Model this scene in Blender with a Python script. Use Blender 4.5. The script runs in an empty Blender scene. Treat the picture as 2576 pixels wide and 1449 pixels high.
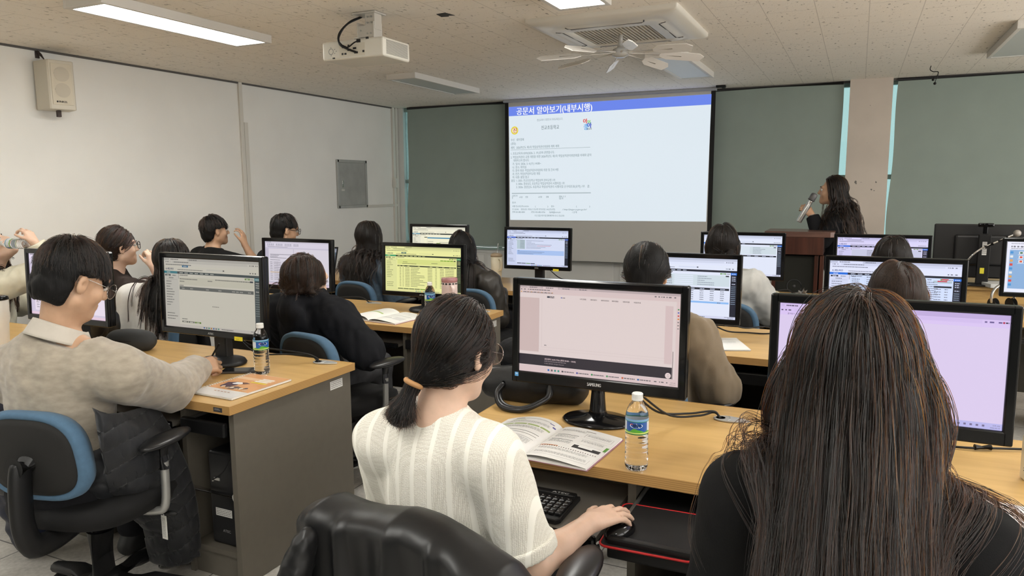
import bpy, bmesh, math, random
import numpy as np
import openvdb
from mathutils import Vector, Matrix, Euler

random.seed(7)
SC = bpy.context.scene
COL = SC.collection
PI = math.pi

# ------------------------------------------------------------------ camera, world, exposure
cam_data = bpy.data.cameras.new('camera')
cam_data.sensor_width = 36.0
cam_data.lens = 1850.0 / 2576.0 * 36.0
cam_data.clip_end = 60
cam_data.clip_start = 0.02
cam = bpy.data.objects.new('camera', cam_data)
COL.objects.link(cam)
_r = Vector((0.90581779, 0.4236284, -0.00575347))
_d = Vector((0.0526475, -0.12602693, -0.99062882))
_f = Vector((-0.42038359, 0.8970263, -0.13646041))
cam.matrix_world = Matrix(((_r.x, -_d.x, -_f.x, 0), (_r.y, -_d.y, -_f.y, 0), (_r.z, -_d.z, -_f.z, 1.52), (0, 0, 0, 1)))
SC.camera = cam

world = bpy.data.worlds.new('daylight')
SC.world = world
world.use_nodes = True
world.node_tree.nodes['Background'].inputs[0].default_value = (1.0, 0.97, 0.93, 1)
world.node_tree.nodes['Background'].inputs[1].default_value = 6.5

SC.view_settings.view_transform = 'Standard'
SC.view_settings.look = 'None'
SC.view_settings.exposure = 0.0
SC.view_settings.gamma = 1.0
SC.view_settings.use_curve_mapping = False
LED_STRENGTH = 28.0

# ------------------------------------------------------------------ materials
def srgb(r, g, b):
    f = lambda c: (c / 255 / 12.92) if c / 255 <= 0.04045 else ((c / 255 + 0.055) / 1.055) ** 2.4
    return (f(r), f(g), f(b))

MATS = {}
def nodes_of(m):
    return m.node_tree.nodes, m.node_tree.links

def mat(name, col=(0.5, 0.5, 0.5), rough=0.5, metal=0.0, spec=0.5, coat=0.0, noise=0.0, nscale=20.0, bump=0.0, bscale=80.0,
        stretch=(1, 1, 1), sheen=0.0, trans=0.0, ior=1.45, emit=None, estr=1.0, sss=0.0):
    """Principled material; NOISE varies the colour, BUMP roughens the surface, both in object space."""
    if name in MATS:
        return MATS[name]
    m = bpy.data.materials.new(name)
    m.use_nodes = True
    N, L = nodes_of(m)
    b = N['Principled BSDF']
    b.inputs['Base Color'].default_value = (*col, 1)
    b.inputs['Roughness'].default_value = rough
    b.inputs['Metallic'].default_value = metal
    b.inputs['Specular IOR Level'].default_value = spec
    b.inputs['Coat Weight'].default_value = coat
    b.inputs['Coat Roughness'].default_value = 0.08
    b.inputs['Sheen Weight'].default_value = sheen
    b.inputs['Transmission Weight'].default_value = trans
    b.inputs['IOR'].default_value = ior
    if sss:
        b.inputs['Subsurface Weight'].default_value = sss
        b.inputs['Subsurface Radius'].default_value = (0.012, 0.005, 0.003)
        b.inputs['Subsurface Scale'].default_value = 1.0
    if emit:
        b.inputs['Emission Color'].default_value = (*emit, 1)
        b.inputs['Emission Strength'].default_value = estr
    if noise or bump:
        tc = N.new('ShaderNodeTexCoord')
        mp = N.new('ShaderNodeMapping')
        mp.inputs['Scale'].default_value = stretch
        L.new(tc.outputs['Object'], mp.inputs['Vector'])
    if noise:
        t = N.new('ShaderNodeTexNoise')
        t.inputs['Scale'].default_value = nscale
        t.inputs['Detail'].default_value = 5
        L.new(mp.outputs[0], t.inputs['Vector'])
        r = N.new('ShaderNodeValToRGB')
        r.color_ramp.elements[0].position = 0.3
        r.color_ramp.elements[1].position = 0.7
        r.color_ramp.elements[0].color = (*[c * (1 - noise) for c in col], 1)
        r.color_ramp.elements[1].color = (*[min(1, c * (1 + noise)) for c in col], 1)
        L.new(t.outputs['Fac'], r.inputs['Fac'])
        L.new(r.outputs['Color'], b.inputs['Base Color'])
    if bump:
        t2 = N.new('ShaderNodeTexNoise')
        t2.inputs['Scale'].default_value = bscale
        t2.inputs['Detail'].default_value = 4
        L.new(mp.outputs[0], t2.inputs['Vector'])
        bn = N.new('ShaderNodeBump')
        bn.inputs['Strength'].default_value = bump
        bn.inputs['Distance'].default_value = 0.004
        L.new(t2.outputs['Fac'], bn.inputs['Height'])
        L.new(bn.outputs['Normal'], b.inputs['Normal'])
    MATS[name] = m
    return m

def display_mat(name, strength):
    """A lit display or projection: emission in the colours of its own graphics."""
    if name in MATS:
        return MATS[name]
    m = bpy.data.materials.new(name)
    m.use_nodes = True
    N, L = nodes_of(m)
    b = N['Principled BSDF']
    b.inputs['Base Color'].default_value = (0.01, 0.01, 0.012, 1)
    b.inputs['Roughness'].default_value = 0.35
    a = N.new('ShaderNodeAttribute')
    a.attribute_name = 'ink'
    L.new(a.outputs['Color'], b.inputs['Emission Color'])
    b.inputs['Emission Strength'].default_value = strength
    MATS[name] = m
    return m

def print_mat(name, rough=0.5, coat=0.0):
    """Printed paper or plastic: base colour from the print's own inks."""
    if name in MATS:
        return MATS[name]
    m = bpy.data.materials.new(name)
    m.use_nodes = True
    N, L = nodes_of(m)
    b = N['Principled BSDF']
    b.inputs['Roughness'].default_value = rough
    b.inputs['Coat Weight'].default_value = coat
    a = N.new('ShaderNodeAttribute')
    a.attribute_name = 'ink'
    L.new(a.outputs['Color'], b.inputs['Base Color'])
    MATS[name] = m
    return m

def ramp(N, L, fac, stops):
    r = N.new('ShaderNodeValToRGB')
    e = r.color_ramp.elements
    while len(e) < len(stops):
        e.new(0.5)
    for k, (p, c) in enumerate(stops):
        e[k].position = p
        e[k].color = (*c, 1)
    L.new(fac, r.inputs['Fac'])
    return r.outputs['Color']

def wood_mat(name, c1, c2, rough=0.35, axis=0, scale=3.0, coat=0.15):
    if name in MATS:
        return MATS[name]
    m = mat(name, c1, rough, coat=coat)
    N, L = nodes_of(m)
    b = N['Principled BSDF']
    tc = N.new('ShaderNodeTexCoord')
    mp = N.new('ShaderNodeMapping')
    s = [9.0, 9.0, 9.0]
    s[axis] = 0.7
    mp.inputs['Scale'].default_value = s
    L.new(tc.outputs['Object'], mp.inputs['Vector'])
    t = N.new('ShaderNodeTexNoise')
    t.inputs['Scale'].default_value = scale
    t.inputs['Detail'].default_value = 6
    t.inputs['Distortion'].default_value = 0.6
    L.new(mp.outputs[0], t.inputs['Vector'])
    c = ramp(N, L, t.outputs['Fac'], [(0.3, c2), (0.62, c1)])
    L.new(c, b.inputs['Base Color'])
    return m

def edge_wood_mat(name, c1, c2):
    """Desk edge: thin horizontal laminations."""
    if name in MATS:
        return MATS[name]
    m = mat(name, c1, 0.4)
    N, L = nodes_of(m)
    b = N['Principled BSDF']
    tc = N.new('ShaderNodeTexCoord')
    w = N.new('ShaderNodeTexWave')
    w.bands_direction = 'Z'
    w.inputs['Scale'].default_value = 55
    w.inputs['Distortion'].default_value = 0.3
    L.new(tc.outputs['Object'], w.inputs['Vector'])
    c = ramp(N, L, w.outputs['Fac'], [(0.1, c2), (0.7, c1)])
    L.new(c, b.inputs['Base Color'])
    return m

# ------------------------------------------------------------------ mesh builder
def frame_of(d):
    d = Vector(d).normalized()
    a = Vector((0, 0, 1)) if abs(d.z) < 0.9 else Vector((1, 0, 0))
    x = d.cross(a).normalized()
    return x, x.cross(d).normalized(), d

_TEXT = {}
def text_geo(s):
    """Letter outlines of S filled as faces, one unit high, from the built-in font: (verts, faces, width)."""
    if s in _TEXT:
        return _TEXT[s]
    c = bpy.data.curves.new('lettering', 'FONT')
    c.body = s
    c.resolution_u = 3
    o = bpy.data.objects.new('lettering', c)
    COL.objects.link(o)
    dg = bpy.context.evaluated_depsgraph_get()
    me = bpy.data.meshes.new_from_object(o.evaluated_get(dg))
    v = [tuple(q.co) for q in me.vertices]
    f = [tuple(p.vertices) for p in me.polygons]
    bpy.data.objects.remove(o)
    bpy.data.curves.remove(c)
    bpy.data.meshes.remove(me)
    w = max((q[0] for q in v), default=0.0)
    _TEXT[s] = (v, f, w)
    return _TEXT[s]

class MB:
    """Collects shapes and links them as ONE mesh object."""
    def __init__(s):
        s.v, s.f, s.mi, s.ink, s.sm = [], [], [], [], []
        s.M = Matrix.Identity(4)
        s.cur, s.col, s.smooth = 0, (1, 1, 1), False
    def add(s, vs, fs, smooth=None):
        o = len(s.v)
        A = np.asarray([tuple(q) for q in vs], float).reshape(-1, 3)
        m = np.asarray(s.M)
        s.v += (A @ m[:3, :3].T + m[:3, 3]).tolist()
        for q in fs:
            s.f.append([o + i for i in q])
            s.mi.append(s.cur)
            s.ink.append(s.col)
            s.sm.append(s.smooth if smooth is None else smooth)
    def box(s, c, d, bev=0.0, seg=2):
        x, y, z = d[0] / 2, d[1] / 2, d[2] / 2
        if not bev:
            vs = [(c[0] + i * x, c[1] + j * y, c[2] + k * z) for i in (-1, 1) for j in (-1, 1) for k in (-1, 1)]
            s.add(vs, [(0, 1, 3, 2), (4, 6, 7, 5), (0, 4, 5, 1), (2, 3, 7, 6), (0, 2, 6, 4), (1, 5, 7, 3)], False)
            return
        bm = bmesh.new()
        bmesh.ops.create_cube(bm, size=1)
        bmesh.ops.scale(bm, vec=Vector(d), verts=bm.verts)
        bmesh.ops.bevel(bm, geom=bm.edges[:], offset=min(bev, min(d) * 0.49), segments=seg, affect='EDGES', profile=0.5)
        bmesh.ops.translate(bm, vec=Vector(c), verts=bm.verts)
        s.bm(bm)
    def bm(s, bm, smooth=None):
        bm.verts.index_update()
        s.add([tuple(q.co) for q in bm.verts], [[q.index for q in fc.verts] for fc in bm.faces], smooth)
        bm.free()
    def slab(s, pts, z0, z1, bev=0.0, smooth=None):
        """Prism over an outline in XY."""
        n = len(pts)
        bm = bmesh.new()
        vs = [bm.verts.new((p[0], p[1], z0)) for p in pts]
        fc = bm.faces.new(vs)
        if fc.normal.z > 0:
            fc.normal_flip()
        g = bmesh.ops.extrude_face_region(bm, geom=[fc])
        bmesh.ops.translate(bm, vec=(0, 0, z1 - z0), verts=[q for q in g['geom'] if isinstance(q, bmesh.types.BMVert)])
        bmesh.ops.recalc_face_normals(bm, faces=bm.faces[:])
        if bev:
            bmesh.ops.bevel(bm, geom=[e for e in bm.edges if abs(e.verts[0].co.z - e.verts[1].co.z) < 1e-6], offset=bev, segments=2, affect='EDGES', profile=0.5)
        s.bm(bm, smooth)
    def tube(s, path, r, n=8, closed=False, cap=True, flat=1.0):
        """Round bar along PATH; R one radius or one per point."""
        P = [Vector(p) for p in path]
        m = len(P)
        R = r if hasattr(r, '__len__') else [r] * m
        vs, fs = [], []
        prev = None
        for i, p in enumerate(P):
            if closed:
                d = P[(i + 1) % m] - P[i - 1]
            else:
                d = P[min(i + 1, m - 1)] - P[max(i - 1, 0)]
            d = d.normalized() if d.length > 1e-9 else Vector((0, 0, 1))
            if prev is None:
                x, y, _ = frame_of(d)
            else:
                x = (prev - d * prev.dot(d))
                x = x.normalized() if x.length > 1e-6 else frame_of(d)[0]
                y = d.cross(x)
            prev = x
            for k in range(n):
                a = 2 * PI * k / n
                vs.append(tuple(p + (x * math.cos(a) + y * math.sin(a) * flat) * R[i]))
        for i in range(m if closed else m - 1):
            j = (i + 1) % m
            for k in range(n):
                l = (k + 1) % n
                fs.append((i * n + k, i * n + l, j * n + l, j * n + k))
        s.add(vs, fs, True)
        if cap and not closed:
            s.add(vs[:n], [tuple(reversed(range(n)))], False)
            s.add(vs[-n:], [tuple(range(n))], False)
    def cyl(s, a, b, r, n=16, r2=None, smooth=True):
        s.tube([a, b], [r, r if r2 is None else r2], n)
    def lathe(s, prof, n=24, c=(0, 0, 0), sx=1.0, sy=1.0):
        """PROF [(radius, z)] turned about z."""
        vs, fs = [], []
        m = len(prof)
        for r, z in prof:
            for k in range(n):
                a = 2 * PI * k / n
                vs.append((c[0] + r * math.cos(a) * sx, c[1] + r * math.sin(a) * sy, c[2] + z))
        for i in range(m - 1):
            for k in range(n):
                l = (k + 1) % n
                fs.append((i * n + k, i * n + l, (i + 1) * n + l, (i + 1) * n + k))
        if prof[0][0] > 1e-5:
            fs.append(tuple(reversed(range(n))))
        if prof[-1][0] > 1e-5:
            fs.append(tuple(range((m - 1) * n, m * n)))
        s.add(vs, fs, True)
    def ball(s, c, r, n=12, R=None):
        r = r if hasattr(r, '__len__') else (r, r, r)
        bm = bmesh.new()
        bmesh.ops.create_uvsphere(bm, u_segments=n * 2, v_segments=n, radius=1)
        M = Matrix.Translation(Vector(c)) @ (R.to_4x4() if R else Matrix.Identity(4)) @ Matrix.Diagonal((*r, 1))
        bmesh.ops.transform(bm, matrix=M, verts=bm.verts)
        s.bm(bm, True)
    def grid(s, fn, nu, nv, smooth=True):
        """Surface fn(u, v) for u, v in 0..1."""
        vs = [fn(i / nu, j / nv) for j in range(nv + 1) for i in range(nu + 1)]
        w = nu + 1
        s.add(vs, [(j * w + i, j * w + i + 1, (j + 1) * w + i + 1, (j + 1) * w + i) for j in range(nv) for i in range(nu)], smooth)
    def quad(s, x0, y0, x1, y1, z=0.0):
        s.add([(x0, y0, z), (x1, y0, z), (x1, y1, z), (x0, y1, z)], [(0, 1, 2, 3)], False)
    def poly(s, pts, z=0.0):
        s.add([(p[0], p[1], z) for p in pts], [tuple(range(len(pts)))], False)
    def text(s, t, x, y, h, z=0.0, w=None, align='L', bold=0.0):
        """Lettering of cap height about H at x, y; squeezed or stretched to width W when given."""
        v, f, tw = text_geo(t)
        if not v:
            return
        k = h / 0.73
        kx = (w / tw) if w else k
        ox = x - (tw * kx / 2 if align == 'C' else tw * kx if align == 'R' else 0)
        for dx in ([0.0] if not bold else [-bold, 0.0, bold]):
            s.add([(ox + q[0] * kx + dx, y + q[1] * k, z) for q in v], f, False)
    def build(s, name, mats, parent=None, loc=None, rot=None):
        me = bpy.data.meshes.new(name)
        me.from_pydata(s.v, [], s.f)
        for m in (mats if isinstance(mats, (list, tuple)) else [mats]):
            me.materials.append(m)
        me.polygons.foreach_set('material_index', s.mi)
        me.polygons.foreach_set('use_smooth', s.sm)
        if any(c != (1, 1, 1) for c in s.ink):
            at = me.attributes.new('ink', 'FLOAT_COLOR', 'CORNER')
            buf = []
            for p, c in zip(me.polygons, s.ink):
                buf += [c[0], c[1], c[2], 1.0] * p.loop_total
            at.data.foreach_set('color', buf)
        me.update()
        o = bpy.data.objects.new(name, me)
        COL.objects.link(o)
        if parent:
            o.parent = parent
        if loc is not None:
            o.location = loc
        if rot is not None:
            o.rotation_euler = rot
        return o

def bev(o, w=0.003, seg=2):
    m = o.modifiers.new('edges', 'BEVEL')
    m.width = w
    m.segments = seg
    m.limit_method = 'ANGLE'
    m.angle_limit = 0.6
    return o

def tag(o, label, cat, group=None, kind=None):
    o['label'] = label
    if cat:
        o['category'] = cat
    if group:
        o['group'] = group
    if kind:
        o['kind'] = kind
    return o

def thing(name, label, cat, loc=(0, 0, 0), rotz=0.0, group=None):
    o = bpy.data.objects.new(name, None)
    o.empty_display_size = 0.1
    COL.objects.link(o)
    o.location = loc
    o.rotation_euler = (0, 0, rotz)
    return tag(o, label, cat, group)

def structure(o, label=None):
    o['kind'] = 'structure'
    if label:
        o['label'] = label
    return o

def kids(o):
    return [c for c in o.children]

def dup(root, loc=None, rotz=None, label=None):
    """A copy of a thing with copies of its parts and sub-parts."""
    r = root.copy()
    COL.objects.link(r)
    if loc is not None:
        r.location = loc
    if rotz is not None:
        r.rotation_euler = (0, 0, rotz)
    if label:
        r['label'] = label
    def walk(src, dst):
        for ch in kids(src):
            c = ch.copy()
            COL.objects.link(c)
            c.parent = dst
            walk(ch, c)
    walk(root, r)
    return r

def bez(pts, n=8):
    """Smooth path through points (Catmull-Rom)."""
    P = [Vector(p) for p in pts]
    P = [P[0] * 2 - P[1]] + P + [P[-1] * 2 - P[-2]]
    out = []
    for i in range(1, len(P) - 2):
        for k in range(n):
            t = k / n
            a, b, c, d = P[i - 1], P[i], P[i + 1], P[i + 2]
            out.append(0.5 * ((2 * b) + (c - a) * t + (2 * a - 5 * b + 4 * c - d) * t * t + (3 * b - a - 3 * c + d) * t ** 3))
    out.append(P[-2])
    return out
# ------------------------------------------------------------------ surfaces of the room
W_WALL = mat('white_paint', (0.82, 0.815, 0.78), 0.75, noise=0.03, nscale=2.0, bump=0.06, bscale=60)
W_BACK = mat('sill_paint', (0.76, 0.76, 0.74), 0.7, noise=0.03, nscale=3.0)
W_PILLAR = mat('pillar_paint', (0.60, 0.53, 0.46), 0.7, noise=0.05, nscale=3.0, bump=0.05)
GREY_FRAME = mat('window_frame_metal', (0.35, 0.45, 0.43), 0.45, metal=0.3)
WHITE_PLASTIC = mat('white_plastic', (0.78, 0.76, 0.70), 0.4)
OFFWHITE = mat('cream_plastic', (0.70, 0.66, 0.55), 0.45)
BLACK = mat('black_plastic', (0.0085, 0.0085, 0.009), 0.45, spec=0.35)
GLOSS_BLACK = mat('glossy_black', (0.005, 0.005, 0.0055), 0.14, spec=0.32, coat=0.12)
DARK_GREY = mat('dark_grey_plastic', (0.05, 0.05, 0.052), 0.5)
SILVER = mat('silver_metal', (0.55, 0.55, 0.54), 0.32, metal=0.9)
CHROME = mat('chrome', (0.8, 0.8, 0.8), 0.12, metal=1.0)
STEEL = mat('brushed_steel', (0.42, 0.43, 0.41), 0.42, metal=0.25, noise=0.08, nscale=8, stretch=(1, 1, 0.1))
PRINT = print_mat('print', 0.55)
PRINT_GLOSS = print_mat('glossy_print', 0.3, 0.3)

def floor_material():
    m = mat('floor_tiles', (0.30, 0.285, 0.26), 0.4)
    N, L = nodes_of(m)
    b = N['Principled BSDF']
    tc = N.new('ShaderNodeTexCoord')
    n1 = N.new('ShaderNodeTexNoise'); n1.inputs['Scale'].default_value = 5; n1.inputs['Detail'].default_value = 8
    n2 = N.new('ShaderNodeTexNoise'); n2.inputs['Scale'].default_value = 60; n2.inputs['Detail'].default_value = 3
    L.new(tc.outputs['Object'], n1.inputs['Vector']); L.new(tc.outputs['Object'], n2.inputs['Vector'])
    mx = N.new('ShaderNodeMath'); mx.operation = 'MULTIPLY_ADD'; mx.inputs[1].default_value = 0.5
    L.new(n2.outputs['Fac'], mx.inputs[0]); L.new(n1.outputs['Fac'], mx.inputs[2])
    c = ramp(N, L, mx.outputs[0], [(0.45, (0.29, 0.275, 0.25)), (0.95, (0.60, 0.575, 0.53))])
    br = N.new('ShaderNodeTexBrick'); br.offset = 0
    br.inputs['Scale'].default_value = 1.0
    br.inputs['Brick Width'].default_value = 0.45; br.inputs['Row Height'].default_value = 0.45
    br.inputs['Mortar Size'].default_value = 0.003
    br.inputs['Mortar'].default_value = (0.10, 0.095, 0.09, 1)
    L.new(tc.outputs['Object'], br.inputs['Vector'])
    L.new(c, br.inputs['Color1']); L.new(c, br.inputs['Color2'])
    L.new(br.outputs['Color'], b.inputs['Base Color'])
    return m

def ceiling_material():
    """Mineral fibre boards: 0.6 x 1.2 m with dark worm-hole flecks."""
    m = mat('ceiling_boards', (0.88, 0.83, 0.75), 0.85)
    N, L = nodes_of(m)
    b = N['Principled BSDF']
    tc = N.new('ShaderNodeTexCoord')
    mp = N.new('ShaderNodeMapping'); mp.inputs['Scale'].default_value = (1.0, 0.45, 1)
    L.new(tc.outputs['Object'], mp.inputs['Vector'])
    no = N.new('ShaderNodeTexNoise'); no.inputs['Scale'].default_value = 42; no.inputs['Detail'].default_value = 2
    L.new(mp.outputs[0], no.inputs['Vector'])
    n3 = N.new('ShaderNodeTexNoise'); n3.inputs['Scale'].default_value = 130; n3.inputs['Detail'].default_value = 2
    L.new(mp.outputs[0], n3.inputs['Vector'])
    mul = N.new('ShaderNodeMath'); mul.operation = 'MINIMUM'
    ad = N.new('ShaderNodeMath'); ad.operation = 'ADD'; ad.inputs[1].default_value = 0.035
    L.new(n3.outputs['Fac'], ad.inputs[0])
    L.new(no.outputs['Fac'], mul.inputs[0]); L.new(ad.outputs[0], mul.inputs[1])
    c = ramp(N, L, mul.outputs[0], [(0.26, (0.34, 0.31, 0.265)), (0.36, (0.88, 0.83, 0.75))])
    br = N.new('ShaderNodeTexBrick'); br.offset = 0.5
    br.inputs['Brick Width'].default_value = 0.6; br.inputs['Row Height'].default_value = 0.3
    br.inputs['Scale'].default_value = 1.0
    br.inputs['Mortar Size'].default_value = 0.0022
    br.inputs['Mortar'].default_value = (0.60, 0.56, 0.50, 1)
    rot = N.new('ShaderNodeMapping'); rot.inputs['Rotation'].default_value = (0, 0, PI / 2)
    L.new(tc.outputs['Object'], rot.inputs['Vector'])
    L.new(rot.outputs[0], br.inputs['Vector'])
    L.new(c, br.inputs['Color1']); L.new(c, br.inputs['Color2'])
    L.new(br.outputs['Color'], b.inputs['Base Color'])
    bn = N.new('ShaderNodeBump'); bn.inputs['Strength'].default_value = 0.35; bn.inputs['Distance'].default_value = 0.004
    L.new(mul.outputs[0], bn.inputs['Height']); L.new(bn.outputs[0], b.inputs['Normal'])
    return m

XL, XR, Y0, Y1, ZC = -5.84, 3.6, -3.2, 8.74, 2.6
b = MB(); b.box(((XL + XR) / 2, (Y0 + Y1) / 2, -0.05), (XR - XL + 0.6, Y1 - Y0 + 0.6, 0.1)); structure(b.build('floor', floor_material()))
b = MB(); b.box(((XL + XR) / 2, (Y0 + Y1) / 2, ZC + 0.05), (XR - XL + 0.6, Y1 - Y0 + 0.6, 0.1)); structure(b.build('ceiling', ceiling_material()))
b = MB(); b.box((XL - 0.1, (Y0 + Y1) / 2, ZC / 2), (0.2, Y1 - Y0 + 0.4, ZC)); structure(b.build('wall_left', W_WALL))
def wall_with_openings(name, ax, at, span, holes, wall_m=None):
    """A wall with window holes; AX 'x' runs along x at y = AT, 'y' along y at x = AT."""
    b = MB(); wall_m = wall_m or W_WALL
    def bx(a0, a1, z0, z1):
        c, d = (a0 + a1) / 2, a1 - a0
        b.box((c, at, (z0 + z1) / 2) if ax == 'x' else (at, c, (z0 + z1) / 2), (d, 0.2, z1 - z0) if ax == 'x' else (0.2, d, z1 - z0))
    z0, z1 = 0.95, 2.40
    bx(*span, 0, z0); bx(*span, z1, ZC)
    p = span[0]
    for h in holes:
        bx(p, h[0], z0, z1); p = h[1]
    bx(p, span[1], z0, z1)
    structure(b.build(name, wall_m))
    for h in holes:                       # fill daylight enters through these added openings
        L_ = bpy.data.lights.new('window_portal', 'AREA'); L_.shape = 'RECTANGLE'; L_.size = h[1] - h[0]; L_.size_y = z1 - z0
        L_.cycles.is_portal = True
        o = bpy.data.objects.new('window_portal', L_); COL.objects.link(o)
        c = (h[0] + h[1]) / 2
        if ax == 'x':
            o.location = (c, at, (z0 + z1) / 2); o.rotation_euler = (PI / 2, 0, PI if at > 0 else 0)
            o.rotation_euler = (-PI / 2, 0, 0)
        else:
            o.location = (at, c, (z0 + z1) / 2); o.rotation_euler = (PI / 2, 0, PI / 2)
    return b
wall_with_openings('wall_right', 'y', XR + 0.1, (Y0 - 0.2, Y1 + 0.2), [(-2.8, -0.6), (-0.2, 2.0), (2.4, 4.6), (5.0, 7.2)])  # unseen wall; its window openings are added to brighten the ceiling
wall_with_openings('wall_rear', 'x', Y0 - 0.1, (XL, XR), [], mat('dark_green_board', (0.10, 0.115, 0.105), 0.8))  # unseen wall made dark, to cut frontal fill and haze on the blacks
# front wall: a low wall under the windows, the piers between them
b = MB()
b.box(((XL + XR) / 2, Y1 + 0.1, 0.35), (XR - XL, 0.2, 0.70))
b.box((XL + 0.05, Y1 + 0.1, 1.65), (0.1, 0.2, 1.9))
for x0, x1 in ((-4.15, -4.0), (-1.62, -1.4)):
    b.box(((x0 + x1) / 2, Y1 + 0.1, 1.65), (x1 - x0, 0.2, 1.9))
structure(b.build('wall_front', W_BACK))
b = MB(); b.box((0.06, Y1 + 0.02, 1.3), (0.40, 0.30, 2.6)); PIER = structure(b.build('wall_pier', W_PILLAR))
# dark glue marks where notices were torn off the pier
b = MB(); b.col = (0.16, 0.15, 0.135)
for cx, cz, w, h in ((-0.035, 1.545, 0.026, 0.045), (0.155, 1.545, 0.017, 0.024), (0.117, 1.468, 0.018, 0.024), (0.142, 1.458, 0.012, 0.015), (0.015, 1.545, 0.02, 0.004), (0.06, 2.33, 0.008, 0.008), (0.05, 1.95, 0.006, 0.006)):
    pts = [(cx + w / 2 * math.cos(a) * (0.8 + 0.3 * math.sin(3 * a + cx * 50)), cz + h / 2 * math.sin(a) * (0.85 + 0.25 * math.cos(2 * a + cz * 9))) for a in [2 * PI * k / 14 for k in range(14)]]
    b.add([(x, 8.6088, z) for x, z in pts], [tuple(range(14))], False)
b.build('glue_marks', PRINT, PIER)

def tinted_glass():
    m = bpy.data.materials.new('tinted_glass'); m.use_nodes = True
    N, L = nodes_of(m); N.remove(N['Principled BSDF'])
    t = N.new('ShaderNodeBsdfTransparent'); t.inputs[0].default_value = (0.26, 0.34, 0.345, 1)
    g = N.new('ShaderNodeBsdfGlossy'); g.inputs['Roughness'].default_value = 0.02
    mx = N.new('ShaderNodeMixShader'); mx.inputs[0].default_value = 0.06
    L.new(t.outputs[0], mx.inputs[1]); L.new(g.outputs[0], mx.inputs[2]); L.new(mx.outputs[0], N['Material Output'].inputs['Surface'])
    return m
GLASS = tinted_glass()
def window(n, x0, x1, z0=0.72, z1=2.6):
    b = MB()
    y = Y1 + 0.06
    for x in (x0 + 0.13, (x0 + x1) / 2, x1 - 0.13):
        b.box((x, y, (z0 + z1) / 2), (0.05, 0.06, z1 - z0))
    for z in (z0 + 0.03, z1 - 0.03, z0 + 0.88):
        b.box(((x0 + x1) / 2, y, z), (x1 - x0, 0.06, 0.05))
    w = structure(b.build('window_%d' % n, GREY_FRAME))
    g = MB(); g.box(((x0 + x1) / 2, y, (z0 + z1) / 2), (x1 - x0, 0.008, z1 - z0))
    g.build('window_glass', GLASS, w)
    s = MB(); s.box(((x0 + x1) / 2, Y1 - 0.02, z0 - 0.012), (x1 - x0, 0.1, 0.024)); s.build('window_sill', GREY_FRAME, w)
window(1, -5.74, -4.15)
window(2, -4.0, -1.62)
window(3, -1.4, -0.14)
window(4, 0.26, 3.6)

# wainscot panels with raised mouldings under the windows
b = MB()
for x0, x1 in ((-5.7, -4.5), (-4.45, -3.6), (-3.55, -2.7), (-2.62, -1.8), (-1.72, -0.9), (-0.85, -0.2)):
    b.box(((x0 + x1) / 2, Y1 - 0.008, 0.36), (x1 - x0, 0.016, 0.52), 0.006)
structure(b.build('trim_1', mat('panel_paint', (0.80, 0.80, 0.78), 0.6)))
b = MB(); b.box((-3.0, Y1 - 0.012, 0.672), (5.6, 0.024, 0.045), 0.006); b.box((-3.0, Y1 - 0.004, 0.64), (5.6, 0.008, 0.03)); structure(b.build('trim_2', W_BACK))
# cable trunking on the left wall, and the pipe run beside the corner
TRUNK = mat('trunking_plastic', (0.66, 0.64, 0.58), 0.5)
b = MB(); b.box((XL + 0.012, 5.86, 1.3), (0.024, 0.045, 2.6), 0.004); b.box((XL + 0.006, 5.925, 1.1), (0.012, 0.05, 2.2), 0.003); structure(b.build('trim_3', TRUNK))
b = MB(); b.box((XL + 0.01, 8.34, 1.275), (0.02, 0.72, 0.035), 0.004); b.box((XL + 0.015, 8.62, 1.3), (0.03, 0.05, 2.6), 0.004)
b.box((XL + 0.012, 8.70, 1.3), (0.024, 0.05, 2.6), 0.004); structure(b.build('trim_4', TRUNK))
b = MB(); b.box((XL + 0.03, 8.62, 1.58), (0.05, 0.075, 0.13), 0.006); b.box((XL + 0.057, 8.62, 1.58), (0.006, 0.04, 0.07), 0.002)
tag(b.build('wall_switch', TRUNK), 'cream surface switch box on the trunking by the corner', 'switch')
b = MB(); b.box((XL + 0.008, (Y0 + Y1) / 2, ZC - 0.008), (0.016, Y1 - Y0, 0.016)); structure(b.build('trim_5', mat('shadow_gap_metal', (0.10, 0.095, 0.09), 0.6)))
b = MB(); b.box((-1.0, Y1 - 0.02, ZC - 0.012), (9.2, 0.05, 0.024)); structure(b.build('trim_6', mat('shadow_gap_metal')))

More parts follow.
